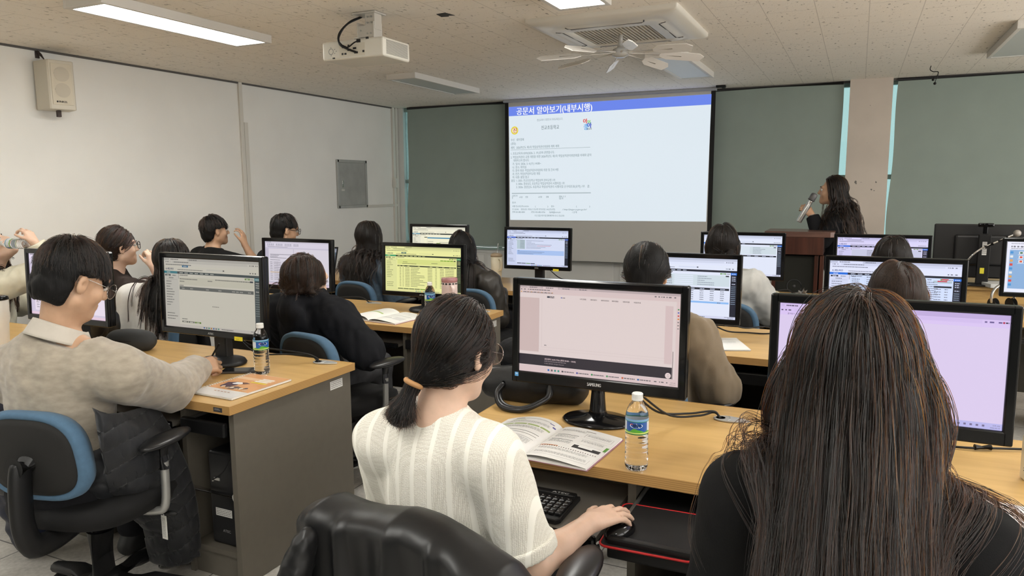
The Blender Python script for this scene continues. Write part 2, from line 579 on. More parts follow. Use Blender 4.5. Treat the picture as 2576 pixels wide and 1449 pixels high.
# ------------------------------------------------------------------ roller blinds
def blind_material():
    m = mat('blind_fabric', (0.44, 0.53, 0.475), 0.8, noise=0.03, nscale=4, bump=0.05, bscale=300)
    N, L = nodes_of(m); b = N['Principled BSDF']
    t = N.new('ShaderNodeBsdfTranslucent'); t.inputs[0].default_value = (0.055, 0.034, 0.030, 1)
    mx = N.new('ShaderNodeMixShader'); mx.inputs[0].default_value = 0.35
    L.new(b.outputs[0], mx.inputs[1]); L.new(t.outputs[0], mx.inputs[2]); L.new(mx.outputs[0], N['Material Output'].inputs['Surface'])
    return m
BLIND = blind_material()
def blind(label, x0, x1, z0, wob):
    t = thing('roller_blind', label, 'blind', ((x0 + x1) / 2, 8.685, z0), 0, 'green roller blinds across the front windows')
    w = x1 - x0
    def edge(z):
        return wob * (0.018 * math.sin((z - z0) * 2.1 + x0) + 0.012 * math.sin((z - z0) * 4.7))
    b = MB()
    h = 2.575 - z0
    b.grid(lambda u, v: (-w / 2 + u * w + (edge(z0 + v * h) * (1 if u > 0.5 else -1)) * abs(2 * u - 1) ** 6, 0.006 * math.sin(u * 9) * (1 - v) * wob, v * h), 40, 40)
    b.build('fabric', BLIND, t)
    b = MB(); b.cyl((-w / 2, 0.01, h + 0.005), (w / 2, 0.01, h + 0.005), 0.018, 12); b.build('roller', DARK_GREY, t)
    b = MB(); b.box((0, 0, 0), (w, 0.016, 0.022), 0.003); b.build('bottom_bar', GREY_FRAME, t)
blind('green blind left of the projection screen, beside the room corner', -5.635, -4.03, 0.74, 1.0)
blind('green blind behind the projection screen', -3.98, -1.66, 0.74, 0.0)
blind('green blind between projection screen and beige pier', -1.56, -0.205, 0.74, 0.25)
blind('wide green blind right of the beige pier', 0.30, 3.5, 0.74, 1.0)

# ------------------------------------------------------------------ projection screen with the slide on it
t = thing('projection_screen', 'pull-down projection screen showing a white slide with a blue title bar', 'projection screen', (-2.80, 8.57, 0.60))
b = MB(); b.box((0, 0.003, 0.987), (2.60, 0.004, 1.965)); b.build('border', mat('screen_border', (0.008, 0.008, 0.008), 0.7), t)
b = MB(); b.box((0, 0, 0.987), (2.50, 0.004, 1.965)); b.build('fabric', mat('screen_fabric', (0.62, 0.61, 0.575), 0.85), t)
b = MB(); b.box((0, -0.005, 1.982), (2.62, 0.07, 0.034), 0.006); b.build('case', mat('screen_case', (0.36, 0.37, 0.39), 0.5), t)
b = MB(); b.cyl((-1.30, 0, 0.0), (1.30, 0, 0.0), 0.016, 12); b.build('bottom_bar', mat('bar_metal', (0.55, 0.55, 0.53), 0.4), t)

def slide():
    b = MB()
    A = np.array([[-1.245, 1.912], [1.255, 1.93], [1.238, 0.512], [-1.235, 0.498]])   # corners of the picture on the cloth
    def P(u, v):
        p = (A[0] * (1 - u) + A[1] * u) * (1 - v) + (A[3] * (1 - u) + A[2] * u) * v
        return p
    W, H_ = 1600.0, 900.0
    INKW = srgb(226, 237, 245); TXT = srgb(132, 150, 156)
    def q(x0, y0, x1, y1, c, z):
        b.col = c
        pts = [P(x / W, y / H_) for x, y in ((x0, y1), (x1, y1), (x1, y0), (x0, y0))]
        b.add([(p[0], -z, p[1]) for p in pts], [(0, 1, 2, 3)], False)
    def tx(s, x, y, h, c=TXT, w=None, bold=0.0, z=0.0045):
        v, f, tw = text_geo(s)
        k = h / 0.73
        kx = w / tw if w else k
        b.col = c
        for dx in ([0] if not bold else [-bold, bold]):
            vv = [P((x + p[0] * kx + dx) / W, (y - p[1] * k) / H_) for p in v]
            b.add([(p[0], -z, p[1]) for p in vv], f, False)
    q(0, 0, W, H_, INKW, 0.003)
    q(0, 0, W, 72, srgb(108, 136, 238), 0.0036)
    tx('공문서 알아보기(내부시행)', 66, 62, 46, (1, 1, 1), 640, 1.2)
    tx('경남교육이 대한민국 미래교육입니다.', 245, 122, 15, TXT, 222)
    tx('진교초등학교', 282, 188, 26, srgb(112, 128, 134), 152, 0.3)
    # school crest: yellow ring with a red letter
    def ring(cx, cy, r0, r1, c, z=0.004):
        b.col = c
        for k in range(28):
            a0, a1 = 2 * PI * k / 28, 2 * PI * (k + 1) / 28
            pts = [P((cx + r * math.cos(a)) / W, (cy + r * math.sin(a)) / H_) for r, a in ((r0, a0), (r1, a0), (r1, a1), (r0, a1))]
            b.add([(p[0], -z, p[1]) for p in pts], [(3, 2, 1, 0)], False)
    ring(50, 186, 0, 22, srgb(250, 240, 205)); ring(50, 186, 22, 32, srgb(233, 214, 60)); 
    tx('진', 34, 201, 30, srgb(190, 45, 40), None, 0.8, 0.005)
    # four brightly coloured letters of the education office mark
    tx('아', 632, 157, 30, srgb(222, 70, 60), None, 1.6); tx('이', 668, 160, 22, srgb(120, 205, 70), None, 1.4)
    tx('좋', 636, 204, 36, srgb(90, 170, 235), None, 1.2); tx('아', 664, 190, 32, srgb(40, 70, 200), None, 1.8)
    tx('경남교육', 660, 207, 13, srgb(90, 100, 110), 44, 0.5)
    rows = [('수신   내부결재', 14, 268, 116), ('(경유)', 14, 298, 46), ('제목   2026학년도 제1차 학업성적관리위원회 개최 계획', 14, 330, 420),
            ('1. 초등교육과-5593(2026. 2. 19.)호와 관련됩니다.', 12, 376, 384),
            ('2. 학업성적관리 규정 개정을 위한 2026학년도 제1차 학업성적관리위원회를 아래와 같이', 12, 406, 690),
            ('개최하고자 합니다.', 34, 432, 142), ('가. 일시: 2026. 3. 4.(수) 14:00~', 26, 459, 254), ('나. 장소: 회의실', 26, 486, 124),
            ('다. 참석 대상: 학업성적관리위원회 위원 및 간사 9명', 26, 512, 402), ('라. 안건: 학업성적관리규정 개정', 26, 539, 244), ('마. 내용: 붙임 참고', 26, 565, 148),
            ('붙임  1. 2025. 진교초등학교 학업성적 관리규정 1부.', 14, 592, 392), ('2. 2026. 경상남도 초등학교 학업성적관리 시행지침 1부.', 58, 618, 428),
            ('3. 2026. 경상남도 초등학교 학업성적관리 시행지침 신구대조표(요약) 1부.   끝.', 58, 644, 636)]
    for s, x, y, w in rows:
        tx(s, x, y, 17, TXT, w, 0.25)
    q(12, 338, 694, 340.5, srgb(150, 165, 170), 0.004)
    q(18, 682, 702, 690, srgb(176, 190, 196), 0.004)
    for s, x, y, w in (('교육연구부', 18, 712, 52), ('장', 18, 728, 11), ('교감', 84, 722, 32), ('전결', 140, 722, 22), ('교장', 252, 722, 36), ('결재', 322, 722, 22), ('2026. 3. 3.', 434, 718, 58), ('협조', 434, 734, 40), ('협조자', 20, 766, 34),
                       ('시행 진교초등학교-0154', 20, 796, 148), ('(', 226, 796, 6), (')', 334, 796, 6), ('접수', 366, 796, 28), ('(', 580, 796, 6), (')', 690, 796, 6),
                       ('우 52345    경상남도 하동군 진교면 민다리길 141(진교면)', 20, 820, 380), ('/ http://jingyo-p.gne.go.kr/', 464, 820, 206),
                       ('전화 055-882-0004', 20, 842, 114), ('/전송 055-882-0756', 190, 842, 124), ('/ljs00@korea.kr', 350, 842, 100), ('/ 공개', 546, 842, 40),
                       ('더 큰 꿈을 이루기를 함께 배우며 나누는 진교교육!', 222, 870, 258)):
        tx(s, x, y, 12.5, TXT, w, 0.3)
    b.build('slide', display_mat('projected_slide', 0.95), t)
slide()

# ------------------------------------------------------------------ ceiling fittings
LED_ON = mat('led_diffuser_on', (0.9, 0.9, 0.9), 0.5, emit=(1.0, 0.985, 0.93), estr=LED_STRENGTH)
LED_OFF = mat('led_diffuser_off', (0.52, 0.56, 0.55), 0.35)
LIGHT_BODY = mat('light_housing', (0.66, 0.64, 0.60), 0.45)
def ceiling_light(x, y, on, label):
    t = thing('ceiling_light', label, 'ceiling light', (x, y, ZC), 0, 'flat rectangular ceiling lights')
    w, l, h = 0.325, 1.32, 0.055
    b = MB()
    for sx in (-1, 1):
        b.box((sx * (w / 2 - 0.014), 0, -h / 2), (0.028, l, h), 0.003)
        b.box((0, sx * (l / 2 - 0.02), -h / 2), (w - 0.05, 0.04, h), 0.003)
    b.box((0, 0, -0.012), (w - 0.05, l - 0.07, 0.022))
    b.build('housing', LIGHT_BODY, t)
    b = MB(); b.box((0, 0, -h + 0.008), (w - 0.056, l - 0.08, 0.008)); b.build('diffuser', LED_ON if on else LED_OFF, t)
ceiling_light(-4.02, 3.55, True, 'lit ceiling light over the left desks, nearest the wall speaker')
ceiling_light(-1.50, 3.56, True, 'lit ceiling light cut off by the top of the photo, before the air conditioner')
ceiling_light(-4.02, 6.76, False, 'unlit ceiling light left of the projection screen, beyond the projector')
ceiling_light(-1.48, 6.74, False, 'unlit ceiling light between the fan and the projection screen')
ceiling_light(1.06, 6.70, False, 'unlit ceiling light at the right edge of the photo')
for x, y in ((1.06, 3.56), (-4.02, 0.35), (-1.50, 0.35), (1.06, 0.35), (-4.02, -1.9), (1.06, -1.9)):
    ceiling_light(x, y, True, 'lit ceiling light outside the frame, over the rear half of the room')

# cassette air conditioner with its own deflector fan below
t = thing('ceiling_air_conditioner', 'square four-way air conditioner set in the ceiling above the bladed fan', 'air conditioner', (-1.535, 5.05, ZC))
AC = mat('ac_plastic', (0.68, 0.65, 0.58), 0.38)
b = MB()
def sq(h, r, z, n=6):
    out = []
    for k, (sx, sy) in enumerate(((1, 1), (-1, 1), (-1, -1), (1, -1))):
        for i in range(n + 1):
            a = k * PI / 2 + i / n * PI / 2
            out.append((sx * (h - r) + r * math.cos(a), sy * (h - r) + r * math.sin(a), z))
    return out
rings = [sq(0.50, 0.015, 0.0), sq(0.50, 0.015, -0.022), sq(0.487, 0.02, -0.034), sq(0.40, 0.09, -0.052), sq(0.394, 0.09, -0.049), sq(0.36, 0.08, -0.056), sq(0.262, 0.03, -0.062), sq(0.258, 0.03, -0.052)]
n = len(rings[0])
vs = [p for r in rings for p in r]
b.add(vs, [(i * n + k, i * n + (k + 1) % n, (i + 1) * n + (k + 1) % n, (i + 1) * n + k) for i in range(len(rings) - 1) for k in range(n)], True)
b.build('panel', AC, t)
b = MB()
for k in range(4):
    b.M = Matrix.Rotation(k * PI / 2, 4, 'Z')
    pts = [(-0.25 + 0.5 * i / 12, 0.0) for i in range(13)]
    b.tube([(-0.235, 0.325, -0.0575), (0.235, 0.325, -0.0575)], 0.004, 6)
    b.tube([(-0.235, 0.325, -0.0575), (-0.255, 0.345, -0.0565), (-0.262, 0.372, -0.0535)], 0.004, 6)
    b.tube([(0.235, 0.325, -0.0575), (0.255, 0.345, -0.0565), (0.262, 0.372, -0.0535)], 0.004, 6)
b.M = Matrix.Identity(4)
b.build('air_slots', mat('slot_dark', (0.03, 0.03, 0.03), 0.6), t)
b = MB()
b.box((0, 0, -0.045), (0.51, 0.51, 0.004))
b.build('filter', mat('filter_mesh', (0.16, 0.14, 0.11), 0.8), t)
b = MB()
for k in range(20):
    x = -0.245 + k * 0.49 / 19
    b.box((x, 0, -0.053), (0.009, 0.51, 0.009), 0.002)
for k in range(28):
    y = -0.248 + k * 0.496 / 27
    b.box((0, y, -0.051), (0.51, 0.004, 0.005))
b.build('grille', mat('grille_plastic', (0.50, 0.45, 0.37), 0.45), t)

t = thing('ceiling_fan', 'small eight-bladed fan with clear hub hanging under the air conditioner', 'fan', (-1.535, 5.05, 2.43))
CLEAR = mat('clear_plastic', (0.9, 0.9, 0.88), 0.08, trans=0.75, ior=1.3)
b = MB(); b.lathe([(0.0, -0.035), (0.03, -0.034), (0.055, -0.022), (0.058, 0.0), (0.05, 0.02), (0.022, 0.034), (0.016, 0.06), (0.016, 0.115), (0.03, 0.12)], 24); b.build('hub', mat('hub_plastic', (0.55, 0.53, 0.49), 0.15, trans=0.35), t)
FANB = mat('blade_plastic', (0.74, 0.71, 0.67), 0.3)
for k in range(8):
    a = math.radians(25) + k * PI / 4
    b = MB()
    b.M = Matrix.Rotation(a, 4, 'Z') @ Matrix.Rotation(math.radians(4), 4, 'Y')
    b.tube([(0.05, 0, 0), (0.42, 0, 0.0)], [0.007, 0.005], 8)
    b.M = b.M @ Matrix.Translation((0.27, 0, 0)) @ Matrix.Rotation(math.radians(-32), 4, 'X')
    b.slab([(0, -0.015), (0.05, -0.042), (0.27, -0.036), (0.305, -0.010), (0.275, 0.036), (0.05, 0.036), (0, 0.012)], -0.003, 0.003)
    b.build('blade', FANB, t)

# projector hanging under a bracket
t = thing('projector', 'white data projector hanging by a bracket from the ceiling', 'projector', (-2.85, 3.945, 2.30))
PW = mat('projector_shell', (0.66, 0.64, 0.57), 0.35)
b = MB(); b.box((0, 0, 0.06), (0.46, 0.29, 0.115), 0.014, 3); b.build('body', PW, t)
b = MB()
b.box((-0.13, -0.146, 0.05), (0.002, 0.002, 0.002))
b.col = srgb(205, 200, 185); b.box((0.0, -0.1455, 0.055), (0.19, 0.002, 0.075))
b.col = (0.01, 0.01, 0.01)
for x, z, w, h in ((-0.06, 0.075, 0.03, 0.012), (-0.025, 0.08, 0.012, 0.012), (-0.02, 0.055, 0.026, 0.011), (0.02, 0.062, 0.024, 0.011), (-0.072, 0.034, 0.012, 0.012), (-0.05, 0.034, 0.014, 0.011), (0.03, 0.036, 0.026, 0.012), (0.085, 0.04, 0.014, 0.012), (0.115, 0.115, 0.02, 0.012), (0.05, 0.103, 0.028, 0.02), (-0.14, 0.014, 0.016, 0.008)):
    b.box((x, -0.147, z), (w, 0.003, h))
b.col = srgb(150, 150, 150)
for k in range(16):
    a = 2 * PI * k / 16
    b.box((-0.16 + 0.017 * math.cos(a), -0.1465, 0.055 + 0.017 * math.sin(a)), (0.004, 0.002, 0.004))
for dx, dz in ((0, 0.024), (0, -0.024), (0.028, 0.012), (0.028, -0.012), (0.04, 0)):
    b.box((-0.16 + dx, -0.1465, 0.055 + dz), (0.005, 0.002, 0.004))
b.build('rear_sockets', PRINT, t)
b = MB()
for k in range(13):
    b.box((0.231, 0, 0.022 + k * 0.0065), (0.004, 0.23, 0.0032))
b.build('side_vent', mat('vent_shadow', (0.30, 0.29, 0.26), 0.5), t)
b = MB()
b.box((0.0, 0, 0.124), (0.36, 0.03, 0.006)); b.box((0.02, 0, 0.124), (0.03, 0.26, 0.006)); b.box((-0.02, 0.0, 0.135), (0.22, 0.05, 0.018), 0.003)
b.box((-0.045, 0.02, 0.19), (0.006, 0.09, 0.10)); b.box((0.075, 0.02, 0.19), (0.006, 0.09, 0.10)); b.box((0.015, -0.02, 0.185), (0.12, 0.005, 0.07))
b.box((0.015, 0.02, 0.293), (0.17, 0.12, 0.008)); b.box((0.045, 0.02, 0.245), (0.075, 0.075, 0.10), 0.004)
b.build('mount_bracket', mat('bracket_metal', (0.62, 0.60, 0.55), 0.4, metal=0.2), t)
b = MB(); b.col = (0.05, 0.05, 0.05)
for x, z in ((0.03, 0.27), (0.06, 0.27), (0.03, 0.235), (0.06, 0.235), (-0.02, 0.19), (0.03, 0.17), (0.055, 0.17)):
    b = MB(); b.cyl((x, -0.02, z), (x, -0.026, z), 0.006, 8); b.build('bolt', STEEL, t)
b = MB()
b.tube(bez([(-0.065, 0.06, 0.295), (-0.075, -0.06, 0.24), (-0.095, -0.14, 0.16), (-0.07, -0.175, 0.09), (-0.01, -0.175, 0.055), (0.035, -0.150, 0.036)]), 0.0065, 8)
b.tube(bez([(-0.06, 0.06, 0.295), (-0.085, -0.08, 0.22), (-0.095, -0.15, 0.13), (-0.05, -0.18, 0.08), (-0.02, -0.15, 0.055)]), 0.005, 8)
b.tube(bez([(-0.05, -0.175, 0.08), (-0.01, -0.175, 0.065), (0.03, -0.165, 0.09), (0.055, -0.150, 0.104)]), 0.0045, 8)
b.build('cable', BLACK, t)

# square hole cut in the ceiling, hanging wires, small bracket by the screen
b = MB(); b.col = (0.012, 0.01, 0.01); b.slab([(-2.47, 4.17), (-2.40, 4.16), (-2.38, 4.25), (-2.42, 4.24), (-2.43, 4.26), (-2.48, 4.25)], ZC - 0.002, ZC - 0.0005)
tag(b.build('ceiling_hole', PRINT), 'small dark ragged hole in the ceiling right of the projector', 'hole')
b = MB(); b.tube(bez([(0.54, 7.95, 2.60), (0.535, 7.95, 2.565), (0.56, 7.95, 2.545), (0.60, 7.95, 2.54), (0.595, 7.95, 2.51), (0.57, 7.95, 2.49), (0.565, 7.95, 2.47)]), 0.004, 6)
b.tube(bez([(0.60, 7.95, 2.54), (0.60, 7.95, 2.50), (0.585, 7.95, 2.47), (0.58, 7.95, 2.44)]), 0.0035, 6)
b.ball((0.564, 7.95, 2.472), 0.012, 6); b.ball((0.58, 7.95, 2.438), 0.013, 6)
tag(b.build('hanging_cord', BLACK), 'loose black wires hanging from the ceiling by the right blind', 'cable')
b = MB(); b.box((-1.42, 8.42, ZC - 0.012), (0.10, 0.06, 0.024), 0.004); b.box((-1.40, 8.46, ZC - 0.02), (0.03, 0.08, 0.016), 0.003)
tag(b.build('ceiling_bracket', BLACK), 'small black bracket on the ceiling at the screen corner', 'bracket')

# loudspeaker on the left wall
t = thing('wall_speaker', 'cream two-cone loudspeaker hanging high on the left wall', 'speaker', (-5.70, 3.83, 2.13), math.radians(-12))
SPK = mat('speaker_shell', (0.60, 0.56, 0.47), 0.5)
b = MB(); b.slab([(-0.09, -0.115), (0.09, -0.095), (0.10, -0.085), (0.10, 0.085), (0.09, 0.095), (-0.09, 0.115)], 0, 0.37, 0.006); b.build('cabinet', SPK, t)
b = MB(); b.box((0.102, 0, 0.19), (0.008, 0.15, 0.31), 0.003); b.build('grille', mat('speaker_cloth', (0.62, 0.57, 0.46), 0.7), t)
for z in (0.265, 0.145):
    b = MB(); b.cyl((0.104, 0, z), (0.1085, 0, z), 0.055, 28); b.build('cone', mat('speaker_cone', (0.54, 0.495, 0.405), 0.7), t)
b = MB(); b.M = Matrix.Translation((0.1075, -0.004, 0.052)) @ Matrix.Rotation(PI / 2, 4, 'Z') @ Matrix.Rotation(PI / 2, 4, 'X'); b.col = (0.01, 0.01, 0.01)
b.text('INKEL', -0.03, 0, 0.014, 0.0, 0.062, bold=0.0008); b.col = (0.011, 0.01, 0.01); b.ball((-0.04, 0.006, 0), (0.007, 0.007, 0.001), 5); b.build('logo', PRINT, t)
b = MB(); b.tube([(-0.06, -0.03, 0.36), (-0.08, -0.06, 0.42), (-0.13, -0.07, 0.46)], 0.010, 8); b.box((-0.128, -0.07, 0.435), (0.02, 0.03, 0.07))
b.build('wall_bracket', mat('rusty_bracket', (0.05, 0.035, 0.03), 0.6), t)
b = MB(); b.box((0.0, 0, -0.025), (0.03, 0.03, 0.05), 0.004); b.build('lower_bracket', MATS['rusty_bracket'], t)

# electrical panel door
t = thing('electrical_panel', 'grey metal electrical panel door on the left wall', 'electrical panel', (XL + 0.002, 7.68, 1.265))
b = MB()
for y in (-0.285, 0.285):
    b.box((0.012, y, 0.30), (0.024, 0.035, 0.60), 0.004)
for z in (0.017, 0.583):
    b.box((0.012, 0, z), (0.024, 0.60, 0.035), 0.004)
b.build('frame', STEEL, t)
b = MB(); b.box((0.008, 0, 0.30), (0.014, 0.53, 0.53), 0.002); d = b.build('door', mat('panel_door', (0.36, 0.37, 0.35), 0.5, metal=0.1, noise=0.12, nscale=6), t)
b = MB(); b.box((0.017, -0.20, 0.30), (0.006, 0.03, 0.085), 0.002); b.box((0.021, -0.20, 0.32), (0.006, 0.012, 0.04)); b.build('latch', CHROME, d)
b = MB(); b.col = srgb(200, 200, 190); b.box((0.0155, -0.195, 0.225), (0.001, 0.06, 0.02)); b.build('sticker', PRINT, d)
# ------------------------------------------------------------------ desks
WOOD = wood_mat('beech_laminate', (0.63, 0.405, 0.155), (0.545, 0.335, 0.12), 0.32)
WOOD_EDGE = edge_wood_mat('laminated_edge', (0.54, 0.325, 0.12), (0.38, 0.205, 0.07))
GREY_PANEL = mat('grey_board', (0.135, 0.121, 0.098), 0.5, noise=0.03, nscale=30, bump=0.02, bscale=400)
TRAY_BOARD = mat('tray_board', (0.13, 0.12, 0.105), 0.45)
DT = 0.73     # desk top height
def label_plate(mb, w, h, rows=4):
    """A printed asset label: white with fine grey lines; lies in XY."""
    mb.col = (0.72, 0.71, 0.68); mb.quad(-w / 2, -h / 2, w / 2, h / 2, 0.0)
    mb.col = (0.16, 0.16, 0.16)
    for k in range(rows):
        y = h / 2 - (k + 0.8) * h / (rows + 0.6)
        x = -w / 2 + w * 0.06
        while x < w * 0.42:
            l = random.uniform(0.04, 0.14) * w
            mb.quad(x, y, min(x + l, w * 0.45), y + h * 0.07, 0.0003)
            x += l + w * 0.025

def desk(label, x0, x1, yf, out=None):
    """A two-seat computer desk whose right-hand bay of each seat holds the PC; OUT = {seat: (tray_out, drawer_out)}."""
    out = out or {}
    W_ = x1 - x0
    t = thing('computer_desk', label, 'desk', ((x0 + x1) / 2, yf, 0), 0, 'two-seat computer desks in rows')
    D = 0.745
    b = MB(); b.box((0, D / 2, DT - 0.0175), (W_, D - 0.006, 0.033), 0.002); b.build('desktop', WOOD, t)
    b = MB()
    for y in (0.0015, D - 0.0015):
        b.box((0, y, DT - 0.0175), (W_, 0.004, 0.0335))
    for x in (-W_ / 2, W_ / 2):
        b.box((x, D / 2, DT - 0.0175), (0.004, D, 0.0335))
    b.build('edge_band', WOOD_EDGE, t)
    half = W_ / 2
    for x in (-half + 0.024, half - 0.024):
        b = MB(); b.box((x, D / 2 + 0.005, (DT - 0.035) / 2), (0.026, D - 0.05, DT - 0.037), 0.0015); s = b.build('side_panel', GREY_PANEL, t)
        if x > 0:
            p = MB(); p.M = Matrix.Translation((x + 0.0137, D - 0.12, DT - 0.072)) @ Matrix.Rotation(PI / 2, 4, 'Z') @ Matrix.Rotation(PI / 2, 4, 'X')
            label_plate(p, 0.085, 0.038, 4); p.build('asset_label', PRINT, s)
    b = MB(); b.box((0, D - 0.06, 0.42), (W_ - 0.07, 0.018, 0.54)); b.build('modesty_panel', GREY_PANEL, t)
    for k, xr in enumerate((-0.002, half - 0.037)):
        xl = xr - 0.262
        b = MB(); b.box((xl, D / 2 - 0.01, (DT - 0.035) / 2), (0.024, D - 0.12, DT - 0.037)); b.build('partition', GREY_PANEL, t)
        if k == 0:
            b = MB(); b.box((xr, D / 2 - 0.01, (DT - 0.035) / 2), (0.024, D - 0.12, DT - 0.037)); b.build('partition', GREY_PANEL, t)
        b = MB(); b.box(((xl + xr) / 2, D / 2 - 0.02, 0.115), (xr - xl - 0.03, D - 0.14, 0.022)); b.box(((xl + xr) / 2, 0.07, 0.052), (xr - xl - 0.03, 0.018, 0.10)); b.build('bay_shelf', GREY_PANEL, t)
        b = MB(); b.cyl((xl + 0.012, 0.06, 0.35), (xr - 0.012, 0.06, 0.35), 0.011, 12); b.build('lock_bar', CHROME, t)
        tray, drawer = out.get(k, (0.0, 0.0))
        # drawer over the PC bay
        b = MB()
        yo = -drawer
        xm, w = (xl + xr) / 2, xr - xl - 0.034
        b.box((xm, yo + 0.225, 0.622), (w - 0.02, 0.38, 0.012))
        b.box((xm, yo + 0.035, 0.622), (w, 0.022, 0.056), 0.006)
        dr = b.build('drawer', BLACK, t)
        for x in (xl + 0.02, xr - 0.02):
            b = MB(); b.box((x, yo * 0.5 + 0.24, 0.622), (0.008, 0.36 + drawer, 0.03), 0.002)
            b.build('slide_rail', mat('rail_steel', (0.42, 0.42, 0.40), 0.35, metal=0.8), dr)
        # keyboard tray
        sl = -half + 0.045 if k == 0 else 0.018
        xm2, w2 = (sl + xl - 0.02) / 2, xl - 0.03 - sl
        b = MB(); b.box((xm2, -tray + 0.20, 0.612), (w2, 0.36, 0.016)); tr = b.build('keyboard_tray', TRAY_BOARD, t)
        b = MB(); b.box((xm2, -tray + 0.012, 0.612), (w2 + 0.004, 0.022, 0.030), 0.008); b.build('tray_edge', GLOSS_BLACK, tr)
    b = MB(); b.M = Matrix.Translation((half - 0.055, -0.0012, DT - 0.018)) @ Matrix.Rotation(PI / 2, 4, 'X')
    b.col = (0.06, 0.06, 0.065); b.quad(-0.022, -0.0085, 0.022, 0.0085); b.col = (0.35, 0.35, 0.36)
    b.quad(-0.017, -0.001, 0.012, 0.001, 0.0003); b.quad(-0.015, 0.003, 0.006, 0.0045, 0.0003)
    b.build('maker_plate', PRINT_GLOSS, t)
    return t

LX, RX, ROWS = (-3.822, -2.042), (-1.17, 0.61), (1.915, 3.475, 5.045)
D_L1 = desk('wood-topped desk with the spiral notebook, nearest on the left', *LX, ROWS[0], {0: (0.2, 0.0), 1: (0.0, 0.005)})
D_L2 = desk('wood-topped desk with the open book and yellow-tinted monitor', *LX, ROWS[1])
D_L3 = desk('wood-topped desk in front of the long-haired woman in blue', *LX, ROWS[2])
D_R1 = desk('wood-topped desk in the right foreground with the open textbook', *RX, ROWS[0], {0: (0.22, 0.265), 1: (0.1, 0.22)})
D_R2 = desk('wood-topped desk with loose printed papers, behind the glossy lettered monitor', *RX, ROWS[1])
D_R3 = desk('wood-topped desk in front of the woman in the pale grey hood', *RX, ROWS[2])
desk('wood-topped desk at the left edge beneath the white tumbler', LX[0] - 1.785, LX[0] - 0.005, ROWS[0])
desk('wood-topped desk in front of the woman in dark brown', LX[0] - 1.785, LX[0] - 0.005, ROWS[1])
desk('wood-topped desk against the left wall before the man in a black T-shirt', LX[0] - 1.785, LX[0] - 0.005, ROWS[2])
desk('wood-topped desk at the right edge under the desktop-icon monitor', RX[1] + 0.005, RX[1] + 1.785, ROWS[2])

